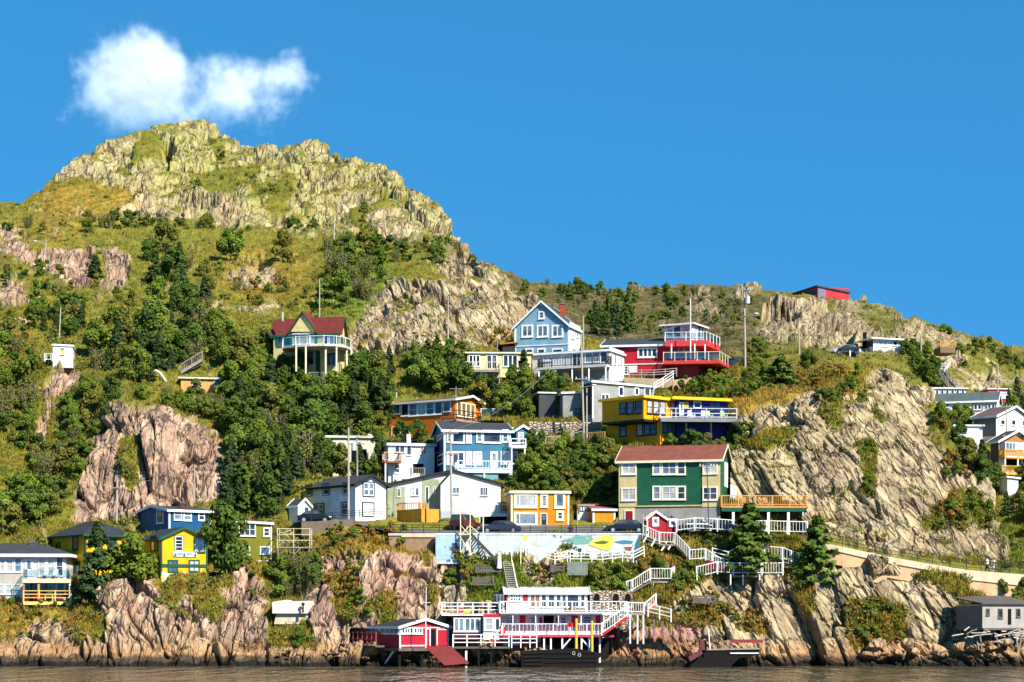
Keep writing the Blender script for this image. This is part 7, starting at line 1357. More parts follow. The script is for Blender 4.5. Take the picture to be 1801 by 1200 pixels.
# ---------------------------------------------------------------- two walkers on the coastal path
def person(label, px, py, Y, rz, shirt, trousers, hair, stride, H=1.72):
    p = at(px, py, Y); t = thing('person', label, 'person', p, None); k = H / 1.72; R = Matrix.Rotation(rz, 3, 'Z')
    J = {'pel': (0, 0, .95), 'wst': (0, 0, 1.10), 'chs': (0, .0, 1.32), 'nek': (0, 0, 1.46), 'hd': (0, .02, 1.56), 'top': (0, .01, 1.70)}
    E = [('pel', 'wst', .13), ('wst', 'chs', .125), ('chs', 'nek', .07), ('nek', 'hd', .085), ('hd', 'top', .08)]
    for s, n in ((-1, 'l'), (1, 'r')):
        f = stride * s
        J.update({n + 'hp': (.09 * s, 0, .90), n + 'kn': (.10 * s, .16 * f, .49), n + 'an': (.10 * s, .30 * f - .05, .08), n + 'to': (.11 * s, .30 * f + .13, .04), n + 'sh': (.17 * s, 0, 1.38), n + 'el': (.23 * s, -.12 * f - .03, 1.10), n + 'wr': (.22 * s, -.10 * f + .10, .88), n + 'ha': (.215 * s, -.10 * f + .15, .80)})
        E += [('pel', n + 'hp', .095), (n + 'hp', n + 'kn', .06), (n + 'kn', n + 'an', .042), (n + 'an', n + 'to', .035), ('chs', n + 'sh', .065), (n + 'sh', n + 'el', .04), (n + 'el', n + 'wr', .03), (n + 'wr', n + 'ha', .028)]
    names = list(J); idx = {n: i for i, n in enumerate(names)}; me = bpy.data.meshes.new('person_body'); me.from_pydata([R @ Vector(J[n]) * k for n in names], [(idx[a], idx[b]) for a, b, _ in E], [])
    def mt(c): return paint(c, 'trim', .7)
    skin = mt((224, 172, 140))
    me.materials.append(skin)
    o = bpy.data.objects.new('body', me); COL.objects.link(o); o.parent = t; sk_ = o.modifiers.new('skin', 'SKIN'); rad = {'pel': .13}
    for a, b, r in E: rad[b] = r
    for n, i in idx.items(): r = rad[n] * k; me.skin_vertices[0].data[i].radius = (r, r * .85); me.skin_vertices[0].data[i].use_root = n == 'pel'
    sb = o.modifiers.new('smooth', 'SUBSURF'); sb.levels = sb.render_levels = 2
    def T(v): return R @ (Vector(v) * k)
    off = p
    mb = MB()
    def sleeve(a, b, ra, rb): mb.tube(p + T(J[a] if isinstance(a, str) else a), p + T(J[b] if isinstance(b, str) else b), ra, rb, 10)
    sleeve((0, 0, .88), (0, 0, 1.12), .17, .165); sleeve((0, 0, 1.12), (0, 0, 1.40), .165, .17); sleeve((0, 0, 1.40), (0, 0, 1.47), .17, .075)
    for n in 'lr': sleeve(n + 'sh', n + 'el', .085, .065)
    mb.build('shirt', mt(shirt), t, True); mb = MB()
    for n in 'lr': sleeve(n + 'hp', n + 'kn', .115, .085); sleeve(n + 'kn', n + 'an', .08, .065)
    sleeve((0, 0, .82), (0, 0, .97), .165, .168); mb.build('trousers', mt(trousers), t, True)
    MB().ball(p + T((0, -.015, 1.64)), .108 * k, 10, 7, (.95, 1.02, 1.02)).build('hair', mt(hair), t, True); mb = MB()
    for s in (-1, 1):
        mb.ball(p + T((.035 * s, .108, 1.60)), .014, 6, 4)
    mb.build('eyes', BLACK, t); MB().bar(p + T((0, .10, 1.585)), p + T((0, .128, 1.56)), .022).build('nose', skin, t); MB().bar(p + T((-.025, .105, 1.528)), p + T((.025, .105, 1.528)), .012).build('mouth', mt((150, 70, 70)), t)
    for n, s in (('l', -1), ('r', 1)):
        mb = MB(); h0 = Vector(J[n + 'ha'])
        for q in range(4): a = h0 + Vector((.006 * s, -.03 + .02 * q, -.03)); mb.tube(p + T(a), p + T(a + Vector((-.004 * s, .012, -.07 + .008 * abs(q - 1.5)))), .009, .007, 5)
        a = h0 + Vector((-.01 * s, .035, .01)); mb.tube(p + T(a), p + T(a + Vector((-.02 * s, .035, -.035))), .010, .008, 5); mb.build('fingers', skin, t)
    for n in 'lr':
        a = Vector(J[n + 'an']); MB().hexa([p + T(a + Vector(v)) for v in ((-.045, -.06, -.08), (.045, -.06, -.08), (.045, .2, -.08), (-.045, .2, -.08), (-.04, -.06, .02), (.04, -.06, .02), (.04, .19, -.03), (-.04, .19, -.03))]).build('shoe', mt((40, 40, 46)), t)
    return t
person('dark-haired walker in a white top and pale trousers nearer the crag', 1736, 1007.5, 214.2, math.radians(75), (238, 238, 240), (60, 60, 74), (40, 28, 24), .7)
person('walker in a pale pink top following behind on the coastal path', 1748, 1008.5, 214.3, math.radians(78), (244, 222, 220), (226, 226, 232), (70, 40, 30), -.6, 1.66)
# ---------------------------------------------------------------- trees, shrubs, turf
def leaf_mat(name, c0, c1, c2, gold=0.0):
    t = NT(name); oi = t.n('ObjectInfo'); tint = t.attr('tint')
    col = t.mix(tint, c0, c1); col = t.mix(t.math('MULTIPLY', oi.outputs['Random'], .75), col, c2)
    d = t.n('BsdfDiffuse'); tr = t.n('BsdfTranslucent'); ms = t.n('MixShader'); ms.inputs[0].default_value = .22
    t.l(col, d.inputs[0]); t.l(col, tr.inputs[0]); t.l(d.outputs[0], ms.inputs[1]); t.l(tr.outputs[0], ms.inputs[2]); t.l(ms.outputs[0], t.out.inputs[0]); return t.m
L_DARK = leaf_mat('leaf_dark', (.036, .072, .016), (.130, .195, .036), (.080, .115, .018))
L_MID = leaf_mat('leaf_mid', (.070, .115, .018), (.20, .265, .042), (.125, .155, .020))
L_OLIVE = leaf_mat('leaf_olive', (.085, .098, .020), (.23, .225, .045), (.16, .145, .026))
L_NEEDLE = leaf_mat('needles', (.022, .044, .020), (.065, .105, .036), (.05, .07, .018))
L_GOLD = leaf_mat('leaf_gold', (0.137, 0.098, 0.021), (0.373, 0.230, 0.052), (0.273, 0.127, 0.029))
L_LIME = leaf_mat('leaf_lime', (.075, .12, .012), (.20, .29, .035), (.13, .18, .02))
BARK = plain('bark', (.085, .065, .05), .9); TWIG = plain('pale_twigs', (.23, .20, .16), .9)
def leaf_mesh(name, C, N, size, tint, mat, nr, aspect=1.5):
    n = len(C); a = np.cross(N, nr.normal(size=(n, 3))); a /= np.linalg.norm(a, axis=1, keepdims=True) + 1e-9; b = np.cross(N, a)
    s = (size * nr.uniform(.6, 1.35, n))[:, None]; a = a * s * aspect * .5; b = b * s * .5
    V = np.stack([C - a, C - b * .9 + a * .1, C + a, C + b], 1).reshape(-1, 3)
    me = bpy.data.meshes.new(name); me.vertices.add(4 * n); me.vertices.foreach_set('co', V.astype(np.float32).ravel()); me.loops.add(4 * n); me.polygons.add(n)
    me.polygons.foreach_set('loop_start', np.arange(0, 4 * n, 4, dtype=np.int32)); me.polygons.foreach_set('loop_total', np.full(n, 4, np.int32)); me.loops.foreach_set('vertex_index', np.arange(4 * n, dtype=np.int32)); me.update(calc_edges=True)
    at_ = me.attributes.new('tint', 'FLOAT', 'POINT'); at_.data.foreach_set('value', np.repeat(tint, 4).astype(np.float32)); me.materials.append(mat); return me
def unit(v): return v / (np.linalg.norm(v, axis=-1, keepdims=True) + 1e-9)
def broad(seed, mat, n=2600, wide=.36, low=.18, lumps=15, size=.052):
    """crown of a tree one unit tall: leaves on and in overlapping clumps, hollow gaps between"""
    nr = np.random.default_rng(seed); Cs = []; Rs = []
    for k in range(lumps):
        z = low + (1 - low) * nr.uniform(.08, .9); w = wide * math.sin(min(1, (z - low) / (1 - low) * 1.05 + .12) * math.pi) ** .6; a = nr.uniform(0, 6.28); r = w * math.sqrt(nr.uniform(.05, 1)) * .85
        Cs.append((math.cos(a) * r, math.sin(a) * r, z)); Rs.append(nr.uniform(.10, .19))
    Cs = np.array(Cs); Rs = np.array(Rs); k = nr.choice(lumps, n, p=Rs ** 2 / (Rs ** 2).sum()); d = unit(nr.normal(size=(n, 3)) + np.array([0, 0, .25])); rad = nr.uniform(.55, 1.08, n) ** .6
    P = Cs[k] + d * (Rs[k] * rad)[:, None] * np.array([1, 1, .85]); Nn = unit(d + nr.normal(size=(n, 3)) * .55 + np.array([0, 0, .25]))
    P[:, 2] -= max(0, P[:, 2].max() - 1); tint = np.clip(nr.uniform(0, .55, n) + nr.uniform(0, .5, lumps)[k], 0, 1)
    tb = MB(); tb.tube((0, 0, -.12), (.01, 0, .35), .022, .014, 7); 
    for c in Cs[:8]: z0 = nr.uniform(.12, .34); tb.tube((.005, 0, z0), Vector(c) * .92, .010, .004, 5)
    return leaf_mesh('crown', P, Nn, size, tint, mat, nr), tb, BARK
def conifer(seed, mat, n=2400, wide=.26, size=.045, ragged=.25):
    nr = np.random.default_rng(seed); nb = 95; k = nr.integers(0, nb, n); zb = nr.uniform(.04, .97, nb) ** 1.05; ang = nr.uniform(0, 6.28, nb); ln = wide * (1 - zb) ** .85 * nr.uniform(1 - ragged, 1.15, nb) + .015
    t = nr.uniform(.15, 1, n) ** .7; r = ln[k] * t; sp = nr.normal(size=n) * .16 * (1.15 - t) + nr.normal(size=n) * .05; a = ang[k] + sp
    z = zb[k] - .28 * r + .25 * r * t + nr.normal(size=n) * .012; P = np.stack([np.cos(a) * r, np.sin(a) * r, z], 1)
    out = np.stack([np.cos(a), np.sin(a), np.full(n, .55)], 1); Nn = unit(out + nr.normal(size=(n, 3)) * .5)
    tb = MB().tube((0, 0, -.1), (0, 0, .95), .018, .004, 7); tint = np.clip(t * .7 + nr.uniform(-.2, .35, n), 0, 1)
    return leaf_mesh('crown', P, Nn, size, tint, mat, nr, 2.0), tb, BARK
def thicket(seed, mat, n=900, wide=.34):
    nr = np.random.default_rng(seed); ns = 26; tb = MB(); tips = []
    for q in range(ns):
        a = nr.uniform(0, 6.28); r0 = wide * .35 * math.sqrt(nr.uniform()); r1 = wide * math.sqrt(nr.uniform(.1, 1)); h = nr.uniform(.55, 1.0)
        p0 = Vector((math.cos(a) * r0, math.sin(a) * r0, -.1)); p1 = Vector((math.cos(a) * r1, math.sin(a) * r1, h)); tb.tube(p0, p1, .007, .003, 4, False); tips.append((p0, p1))
        for _ in range(3): t = nr.uniform(.4, .9); c = p0.lerp(p1, t); tb.tube(c, c + Vector((nr.normal() * .1, nr.normal() * .1, .14)), .004, .002, 4, False)
    k = nr.integers(0, ns, n); t = nr.uniform(.3, 1.05, n); P = np.array([[*tips[i][0].lerp(tips[i][1], float(x))] for i, x in zip(k, t)]) + nr.normal(size=(n, 3)) * .045
    return leaf_mesh('crown', P, unit(P * np.array([1, 1, .6]) + nr.normal(size=(n, 3)) * .4), .045, nr.uniform(0, 1, n), mat, nr), tb, TWIG
KINDS = {}
def proto(kind, makers): KINDS[kind] = [(m, *mk) for m, mk in enumerate(makers)]
proto('broad', [broad(11 + s, (L_DARK, L_DARK, L_MID, L_DARK, L_MID, L_OLIVE)[s], 2700, .38, .10, 17) for s in range(6)])
proto('olive', [broad(31 + s, L_OLIVE if s < 2 else L_MID, 2000, .42, .04, 14, .055) for s in range(4)])
proto('shrub', [broad(51 + s, (L_MID, L_DARK, L_OLIVE)[s % 3], 1300, .60, -.05, 10, .085) for s in range(5)])
proto('spruce', [conifer(71 + s, L_NEEDLE, 2600, .25 + .04 * s) for s in range(3)])
proto('fir', [conifer(81 + s, L_DARK, 3600, .40 + .03 * s, .042, .4) for s in range(2)])
proto('thicket', [thicket(91 + s, L_OLIVE) for s in range(3)])
proto('gold', [broad(101 + s, L_GOLD, 900, .62, -.05, 9, .09) for s in range(2)])
proto('lime', [broad(111 + s, L_LIME, 1500, .5, -.02, 11, .07) for s in range(2)])
NAMES = {'broad': ('broadleaf_tree', 'tree'), 'olive': ('bushy_tree', 'tree'), 'shrub': ('shrub', 'shrub'), 'spruce': ('spruce_tree', 'tree'), 'fir': ('fir_tree', 'tree'), 'thicket': ('thicket', 'shrub'), 'gold': ('gorse_bush', 'shrub'), 'lime': ('leafy_bush', 'shrub')}
_trunks = {}
PLANTS = []
def spot(px, py):
    sA = np.interp(px, HA.xs, HA.s)
    sh = HA if py >= sA + 2 else HB
    return ground(sh, px, py)
def plant(kind, px, py, hpx, label, group=None, wide=1.0, r=rng, at_Y=None):
    q, rk = spot(px, py)
    if at_Y: q = at(px, py, at_Y)
    H = hpx / FPX * q.y; m, me, tb, tm = r.choice(KINDS[kind]); nm, cat = NAMES[kind]
    t = thing(nm, label, cat, q - Z3 * .04 * H, group); t.rotation_euler.z = r.uniform(0, 6.28); t.scale = (H * wide * r.uniform(.88, 1.12), H * wide * r.uniform(.88, 1.12), H)
    c = bpy.data.objects.new('crown', me); COL.objects.link(c); c.parent = t
    key = (kind, m)
    if key not in _trunks:
        tme = bpy.data.meshes.new('trunk'); tme.from_pydata([tuple(v) for v in tb.V], [], tb.F); tme.materials.append(tm); _trunks[key] = tme
    o = bpy.data.objects.new('trunk' if cat == 'tree' else 'stems', _trunks[key]); COL.objects.link(o); o.parent = t
    PLANTS.append((px, py, hpx)); return t
HOUSEBOX = [(min(p[0], p[2]), p[4], max(p[0], p[2]), p[6], p[7]) for p in parse(PADS)]
def grove(poly, kinds, n, h0, h1, where, wide=1.0, seed=0, mind=.42, clear=None):
    r = random.Random(seed + int(poly[0][0]) * 7 + n); xs = [p[0] for p in poly]; ys = [p[1] for p in poly]; pts = []; tries = 0
    while len(pts) < n and tries < n * 60:
        tries += 1; x, y = r.uniform(min(xs), max(xs)), r.uniform(min(ys), max(ys))
        if not in_poly(np.array([x]), np.array([y]), poly)[0]: continue
        h = r.uniform(h0, h1)
        if any(math.hypot(x - a, (y - b) * 1.6) < mind * (h + c) / 2 for a, b, c in pts): continue
        if any(a - 4 < x < c + 4 and ty - 3 < y < by + h * .0 + 3 for a, _, c, ty, by in HOUSEBOX): continue
        if any(x + h * .3 > a and x - h * .3 < c and y > by and y - h < by - (by - ty) * .45 and y - by < 60 for a, _, c, ty, by in HOUSEBOX) and not clear: continue
        pts.append((x, y, h))
    words = {'broad': 'leafy dark green tree', 'olive': 'olive green bushy tree', 'shrub': 'low green shrub', 'spruce': 'dark pointed spruce', 'fir': 'broad dark fir', 'thicket': 'twiggy half-bare thicket', 'gold': 'golden brown bush', 'lime': 'bright green leafy bush'}
    for x, y, h in sorted(pts, key=lambda p: p[1]):
        k = r.choice(kinds); plant(k, x, y, h, words[k] + ' ' + where, where, wide, r)
grove([(170,620),(230,585),(330,570),(390,600),(430,655),(415,655),(300,655),(250,690),(150,668)], ['broad'] * 5 + ['spruce', 'olive', 'thicket'], 28, 36, 84, 'in the wood above the orange cabin')
grove([(255,440),(310,425),(320,480),(325,550),(265,555),(255,500)], ['broad', 'broad', 'olive', 'spruce'], 10, 42, 74, 'climbing the slope above the wood of the orange cabin')
grove([(-10,590),(60,620),(70,770),(110,930),(60,950),(-10,950)], ['olive', 'olive', 'olive', 'lime', 'shrub', 'thicket'], 36, 24, 62, 'on the scrubby slope above the white shore house')
grove([(140,600),(80,590),(60,560),(150,550)], ['broad', 'shrub', 'spruce'], 10, 26, 40, 'round the little white hut')
grove([(130,690),(215,690),(190,740),(165,780),(130,850),(95,850),(110,760)], ['olive', 'broad', 'shrub', 'thicket'], 22, 28, 50, 'in the gully between the two pink crags')
grove([(230,700),(330,700),(400,735),(400,765),(340,728),(260,708)], ['shrub', 'olive', 'thicket'], 13, 22, 40, 'along the top of the big pink crag')
grove([(400,705),(470,660),(500,705),(625,700),(680,700),(684,775),(650,800),(560,800),(480,800),(405,785)], ['broad'] * 6 + ['olive', 'spruce', 'spruce', 'thicket'], 50, 40, 96, 'in the wood below the cream house with the red roof')
grove([(425,640),(490,630),(545,690),(470,690),(420,690)], ['broad', 'broad', 'olive'], 12, 50, 72, 'hiding the left foot of the cream house on stilts', clear=True)
grove([(395,890),(405,800),(600,800),(560,838),(510,850),(500,905),(440,915),(400,905)], ['spruce', 'spruce', 'broad', 'fir', 'thicket'], 26, 46, 80, 'in the dark wood left of the white house with black frames')
grove([(622,660),(685,650),(690,715),(640,725)], ['broad', 'spruce', 'broad'], 13, 46, 70, 'right of the cream house stilts')
grove([(730,650),(815,640),(832,690),(740,700)], ['broad', 'broad', 'fir'], 20, 50, 74, 'at the foot of the cracked cliff above the orange house', clear=True)
grove([(838,705),(1000,690),(985,732),(940,738),(850,725)], ['broad', 'broad', 'olive', 'spruce'], 22, 34, 58, 'below the decks of the cream and grey bungalows', clear=True)
grove([(905,865),(908,820),(930,795),(1080,795),(1085,870),(1040,884),(1004,880)], ['broad', 'broad', 'shrub', 'olive'], 50, 26, 48, 'on the bank behind the two orange buildings')
grove([(1192,692),(1245,665),(1335,668),(1325,700),(1250,708)], ['broad', 'shrub', 'lime', 'olive'], 26, 18, 34, 'on the green bank right of the red house')
grove([(1170,788),(1300,782),(1300,800),(1280,806),(1170,792)], ['shrub', 'broad'], 10, 18, 30, 'under the balcony of the navy wing', clear=True)
grove([(1286,760),(1306,740),(1312,770),(1290,800)], ['shrub', 'broad'], 5, 26, 40, 'in the nook between navy balcony and crag', clear=True)
grove([(480,1010),(556,996),(560,1046),(488,1052)], ['shrub', 'olive', 'broad', 'thicket'], 20, 30, 50, 'filling the inlet below the wooden platform')
grove([(1690,815),(1730,830),(1770,905),(1790,930),(1756,890)], ['broad', 'broad', 'spruce'], 18, 42, 66, 'behind the right edge of the big crag')
grove([(1645,745),(1712,740),(1712,775),(1680,800)], ['broad', 'thicket', 'broad'], 9, 30, 46, 'in front of the long white house', clear=True)
grove([(1590,625),(1650,620),(1655,690),(1620,680)], ['broad', 'olive', 'broad'], 13, 28, 46, 'on the slope right of the white cottage with flat roof')
grove([(1772,712),(1815,700),(1815,725),(1780,728)], ['broad', 'spruce'], 6, 30, 44, 'beside the small red cabin')
grove([(1785,850),(1815,850),(1815,960),(1790,960)], ['broad', 'olive'], 7, 28, 44, 'below the yellow balconies at the right edge')
grove([(1036,560),(1108,560),(1110,594),(1045,596)], ['spruce', 'fir', 'broad'], 18, 36, 54, 'in the dark clump behind the light blue house')
grove([(985,514),(1030,512),(1032,528),(1000,530)], ['broad', 'fir'], 5, 24, 36, 'on the skyline above the light blue house')
grove([(880,492),(1000,506),(1200,506),(1330,520),(1330,600),(1130,596),(1120,560),(950,545)], ['shrub', 'olive', 'broad', 'broad', 'thicket'], 72, 10, 24, 'dotted over the far hillside')
grove([(330,318),(470,292),(520,335),(440,352),(350,345)], ['shrub', 'olive'], 12, 8, 16, 'on the green ledge across the summit cliffs')
grove([(600,360),(650,360),(690,430),(640,432)], ['shrub', 'olive'], 8, 10, 18, 'in the gully between the summit domes')
grove([(440,390),(560,395),(570,412),(430,410)], ['shrub', 'broad'], 7, 12, 20, 'under the second summit dome')
grove([(1300,640),(1345,600),(1350,650),(1330,660)], ['olive', 'lime', 'shrub'], 9, 18, 30, 'by the tall pole with transformer', clear=True)
grove([(1650,580),(1801,632),(1815,660),(1700,645),(1640,600)], ['shrub', 'olive', 'broad'], 30, 12, 24, 'on the upper right ridge')
grove([(1600,640),(1660,640),(1650,700),(1610,660)], ['shrub', 'olive'], 8, 18, 28, 'round the steep thin stair')
grove([(585,470),(660,440),(690,470),(640,540),(560,540)], ['thicket', 'thicket', 'olive', 'shrub'], 20, 26, 56, 'on the sunny slope left of the cracked cliff')
grove([(0,392),(230,384),(380,395),(380,412),(200,408),(0,410)], ['shrub', 'olive', 'thicket'], 26, 14, 30, 'in the band of scrub below the summit')
grove([(400,425),(560,430),(700,440),(830,438),(830,455),(700,462),(560,450)], ['shrub', 'thicket', 'olive'], 26, 14, 32, 'along the foot of the summit crags')
grove([(0,455),(60,450),(140,515),(240,520),(240,600),(120,600),(0,580)], ['shrub', 'olive', 'broad', 'shrub'], 34, 16, 34, 'among the pale boulders at upper left')
grove([(330,470),(470,470),(560,540),(480,560),(400,560),(340,540)], ['shrub', 'olive', 'thicket', 'gold'], 22, 14, 30, 'on the open slope left of the red-roofed house')
grove([(1640,720),(1700,790),(1700,850),(1660,830)], ['shrub', 'olive', 'gold'], 12, 16, 28, 'on the ledge at the right shoulder of the big crag')
grove([(1615,930),(1700,870),(1742,905),(1725,940)], ['olive', 'shrub', 'gold'], 18, 20, 36, 'on the grassy ledge low on the big crag')
grove([(1514,790),(1533,790),(1538,890),(1522,890)], ['shrub', 'olive'], 6, 16, 26, 'in the narrow cleft of the big crag')
grove([(1440,660),(1540,655),(1530,700),(1470,720),(1440,700)], ['shrub', 'gold', 'olive'], 16, 16, 30, 'on the brow of the big crag')
grove([(1490,1070),(1560,1060),(1600,1115),(1570,1132),(1490,1136)], ['shrub', 'lime', 'gold', 'olive'], 18, 14, 28, 'in the grassy hollow of the lower right cliff')
grove([(1265,1070),(1345,1080),(1360,1120),(1300,1112)], ['shrub', 'gold'], 10, 12, 22, 'on the ledges of the golden cliff')
grove([(1190,1060),(1260,1040),(1290,1090),(1215,1105)], ['gold', 'shrub'], 10, 12, 24, 'on the golden slope below the lookout')
grove([(1150,1000),(1220,1000),(1235,1030),(1190,1045)], ['broad', 'shrub'], 12, 20, 34, 'around the white picket ramp')
grove([(560,935),(740,940),(740,962),(600,960)], ['gold', 'gold', 'shrub'], 22, 12, 24, 'on the golden knoll under the white house')
grove([(570,1000),(640,1000),(640,1085),(590,1085)], ['gold', 'shrub', 'lime'], 14, 14, 26, 'down the grassy rib of the red-brown cliff')
grove([(780,970),(840,975),(830,1050),(780,1040)], ['gold', 'shrub', 'lime'], 14, 14, 26, 'below the scaffold stair')
grove([(640,1050),(700,1040),(705,1085),(650,1090)], ['lime', 'gold'], 6, 12, 22, 'behind the red boathouse')
grove([(1020,1020),(1100,1015),(1100,1038),(1030,1038)], ['olive', 'lime', 'shrub'], 8, 22, 38, 'on the terrace above the stone arches')
grove([(930,1010),(985,1015),(985,1035),(930,1035)], ['gold', 'lime'], 6, 14, 24, 'beside the brown boulder under the mural')
grove([(1110,965),(1160,990),(1130,1015),(1110,1000)], ['gold', 'gold', 'lime'], 8, 14, 24, 'on the golden bank below the red hut')
grove([(185,1018),(370,1022),(370,1036),(200,1036)], ['gold', 'shrub'], 16, 8, 16, 'on the cliff edge in front of the yellow houses')
grove([(-10,1062),(180,1070),(150,1110),(-10,1115)], ['gold', 'shrub', 'olive'], 22, 10, 22, 'on the bank below the white shore house', clear=True)
grove([(410,980),(460,985),(470,1050),(430,1040)], ['gold', 'gold', 'shrub'], 9, 12, 22, 'on the golden gully edge below the olive house')
grove([(1755,1055),(1815,1050),(1815,1062),(1760,1062)], ['broad', 'shrub'], 6, 28, 44, 'at the end of the walkway wall', clear=True)
grove([(860,570),(905,575),(905,612),(865,612)], ['gold', 'olive'], 7, 14, 24, 'beside the rusty roofed shed')
grove([(1400,655),(1450,650),(1440,690),(1400,690)], ['gold', 'shrub'], 8, 14, 22, 'on the golden brow above the crag')
# trees that stand out
for k, px, py, hp, wd, Y, lab in (
    ('spruce', 172, 1058, 146, 1.15, 214.8, 'tall ragged spruce standing in front of the yellow houses'),
    ('broad', 226, 1042, 116, 1.0, 214.6, 'rounded dark tree between the two yellow houses'),
    ('broad', 392, 1008, 138, .78, 217, 'tall leafy tree at the right wall of the yellow gabled house'),
    ('fir', 1318, 1000, 122, 1.55, 216.2, 'big dark fir in front of the timber deck'),
    ('fir', 1438, 1022, 122, 1.25, 214.6, 'big dark fir at the start of the coastal walkway'),
    ('fir', 1372, 686, 68, 1.7, 247, 'single broad fir on the brow left of the big crag'),
    ('spruce', 921, 668, 56, 1.3, 255, 'lone spruce between the cream and the pale grey bungalow'),
    ('spruce', 360, 530, 46, 1.2, None, 'lone pointed spruce on the sunlit slope left of the red roof'),
    ('broad', 407, 458, 64, 1.0, None, 'round twiggy tree under the middle of the summit crags'),
    ('olive', 498, 462, 62, .9, None, 'round dark bush tree right below the second summit dome'),
    ('shrub', 386, 278, 26, .8, None, 'dark shrub high on the summit face'), ('shrub', 365, 218, 7, .8, None, 'tiny bush exactly on the highest summit'),
    ('spruce', 168, 488, 42, 1.7, None, 'dark low spruce between the two pale boulders'), ('shrub', 172, 512, 26, .8, None, 'leafy shrub squeezed under the dark low spruce'),
    ('broad', 525, 1140, 40, .95, 210.3, 'round green bush on the beach below the concrete platform'),
    ('broad', 1420, 650, 36, 1.0, None, 'young leafy tree on the brow right of the broad fir'), ('broad', 1345, 664, 34, 1.1, None, 'young leafy tree left of the broad fir'),
    ('lime', 1090, 1038, 52, .75, 213.4, 'bright leafy bush between the garden steps and the white ramp'), ('olive', 1053, 1042, 58, .85, 213, 'olive tree growing right behind the stone arches'),
    ('broad', 985, 700, 40, 1.0, 252, 'dark tree leaning on the dark grey shed'), ('spruce', 560, 835, 62, .9, 240, 'dark spruce before the pale house hidden in trees'),
    ('broad', 600, 836, 60, .9, 241, 'leafy tree covering the pale house above the white house'), ('broad', 655, 842, 48, .8, 241, 'leafy tree between the pale house and the white flat house'),
    ('broad', 580, 840, 70, .8, 241.5, 'tall leafy tree at the left half of the pale hidden house'), ('spruce', 632, 840, 64, 1.0, 241.5, 'dark spruce close behind the transformer pole'), ('broad', 664, 800, 50, .8, 242, 'leafy tree at the right corner of the pale hidden house'),
    ('broad', 735, 770, 34, 1.2, 245, 'leafy bush covering the lower wall of the orange house'), ('broad', 705, 772, 36, 1.1, 245, 'leafy bush at the left foot of the orange house'),
    ('broad', 1215, 790, 38, 1.3, 236, 'dark leafy bush under the yellow lower storey'), ('shrub', 1245, 788, 28, 1.2, 236, 'second leafy bush under the navy balcony'),
    ('shrub', 1240, 955, 26, 1.3, None, 'shrub under the middle of the long white picket fence'), ('broad', 940, 850, 62, 1.1, None, 'tall dense tree on the bank just left behind the orange cube house'),
    ('broad', 345, 690, 26, 1.3, 253.5, 'leafy bush at the left foot of the orange cabin'), ('olive', 400, 700, 40, 1.0, 253.5, 'bushy tree at the right foot of the orange cabin')):
    plant(k, px, py, hp, lab, None, wd, rng, Y)

# turf and low scrub: nobody could count it
def scatter(name, n, maker, mat, seed, accept, kind='stuff'):
    nr = np.random.default_rng(seed); Vs = []; T = []; A = {'gold': [], 'lush': [], 'heath': []}
    for sh, share in ((HA, .8), (HB, .2)):
        m_, n_ = sh.R.shape[:2]; cnt = int(n * share); i = nr.integers(0, n_, cnt); j = nr.integers(2, m_ - 2, cnt)
        P = sh.R[j, i]; rk = sh.rk[j, i]; px = sh.xs[i]; py = sh.s[i] + (sh.bottom - sh.s[i]) * j / (m_ - 1)
        ok = accept(px, py, rk, P, nr); P, px, py = P[ok], px[ok], py[ok]
        v, t = maker(P, sh.N[j, i][ok], nr); k = v.shape[1]; Vs.append(v.reshape(-1, 3)); T.append(t.ravel())
        A['gold'].append(np.repeat(mk_gold(px, py), k)); A['lush'].append(np.repeat(mk_lush(px, py), k)); A['heath'].append(np.repeat(mk_heath(px, py) * (sh is HB), k))
    V = np.concatenate(Vs); T = np.concatenate(T); nq = len(V) // 4; me = bpy.data.meshes.new(name); me.vertices.add(len(V)); me.vertices.foreach_set('co', V.astype(np.float32).ravel()); me.loops.add(nq * 4); me.polygons.add(nq)
    me.polygons.foreach_set('loop_start', np.arange(0, nq * 4, 4, dtype=np.int32)); me.polygons.foreach_set('loop_total', np.full(nq, 4, np.int32)); me.loops.foreach_set('vertex_index', np.arange(nq * 4, dtype=np.int32)); me.update(calc_edges=True)
    for nm, a in (('tint', T), ('gold', np.concatenate(A['gold'])), ('lush', np.concatenate(A['lush'])), ('heath', np.concatenate(A['heath']))): x = me.attributes.new(nm, 'FLOAT', 'POINT'); x.data.foreach_set('value', a.astype(np.float32))
    me.materials.append(mat); o = bpy.data.objects.new(name, me); COL.objects.link(o); tag(o, kind=kind); return o
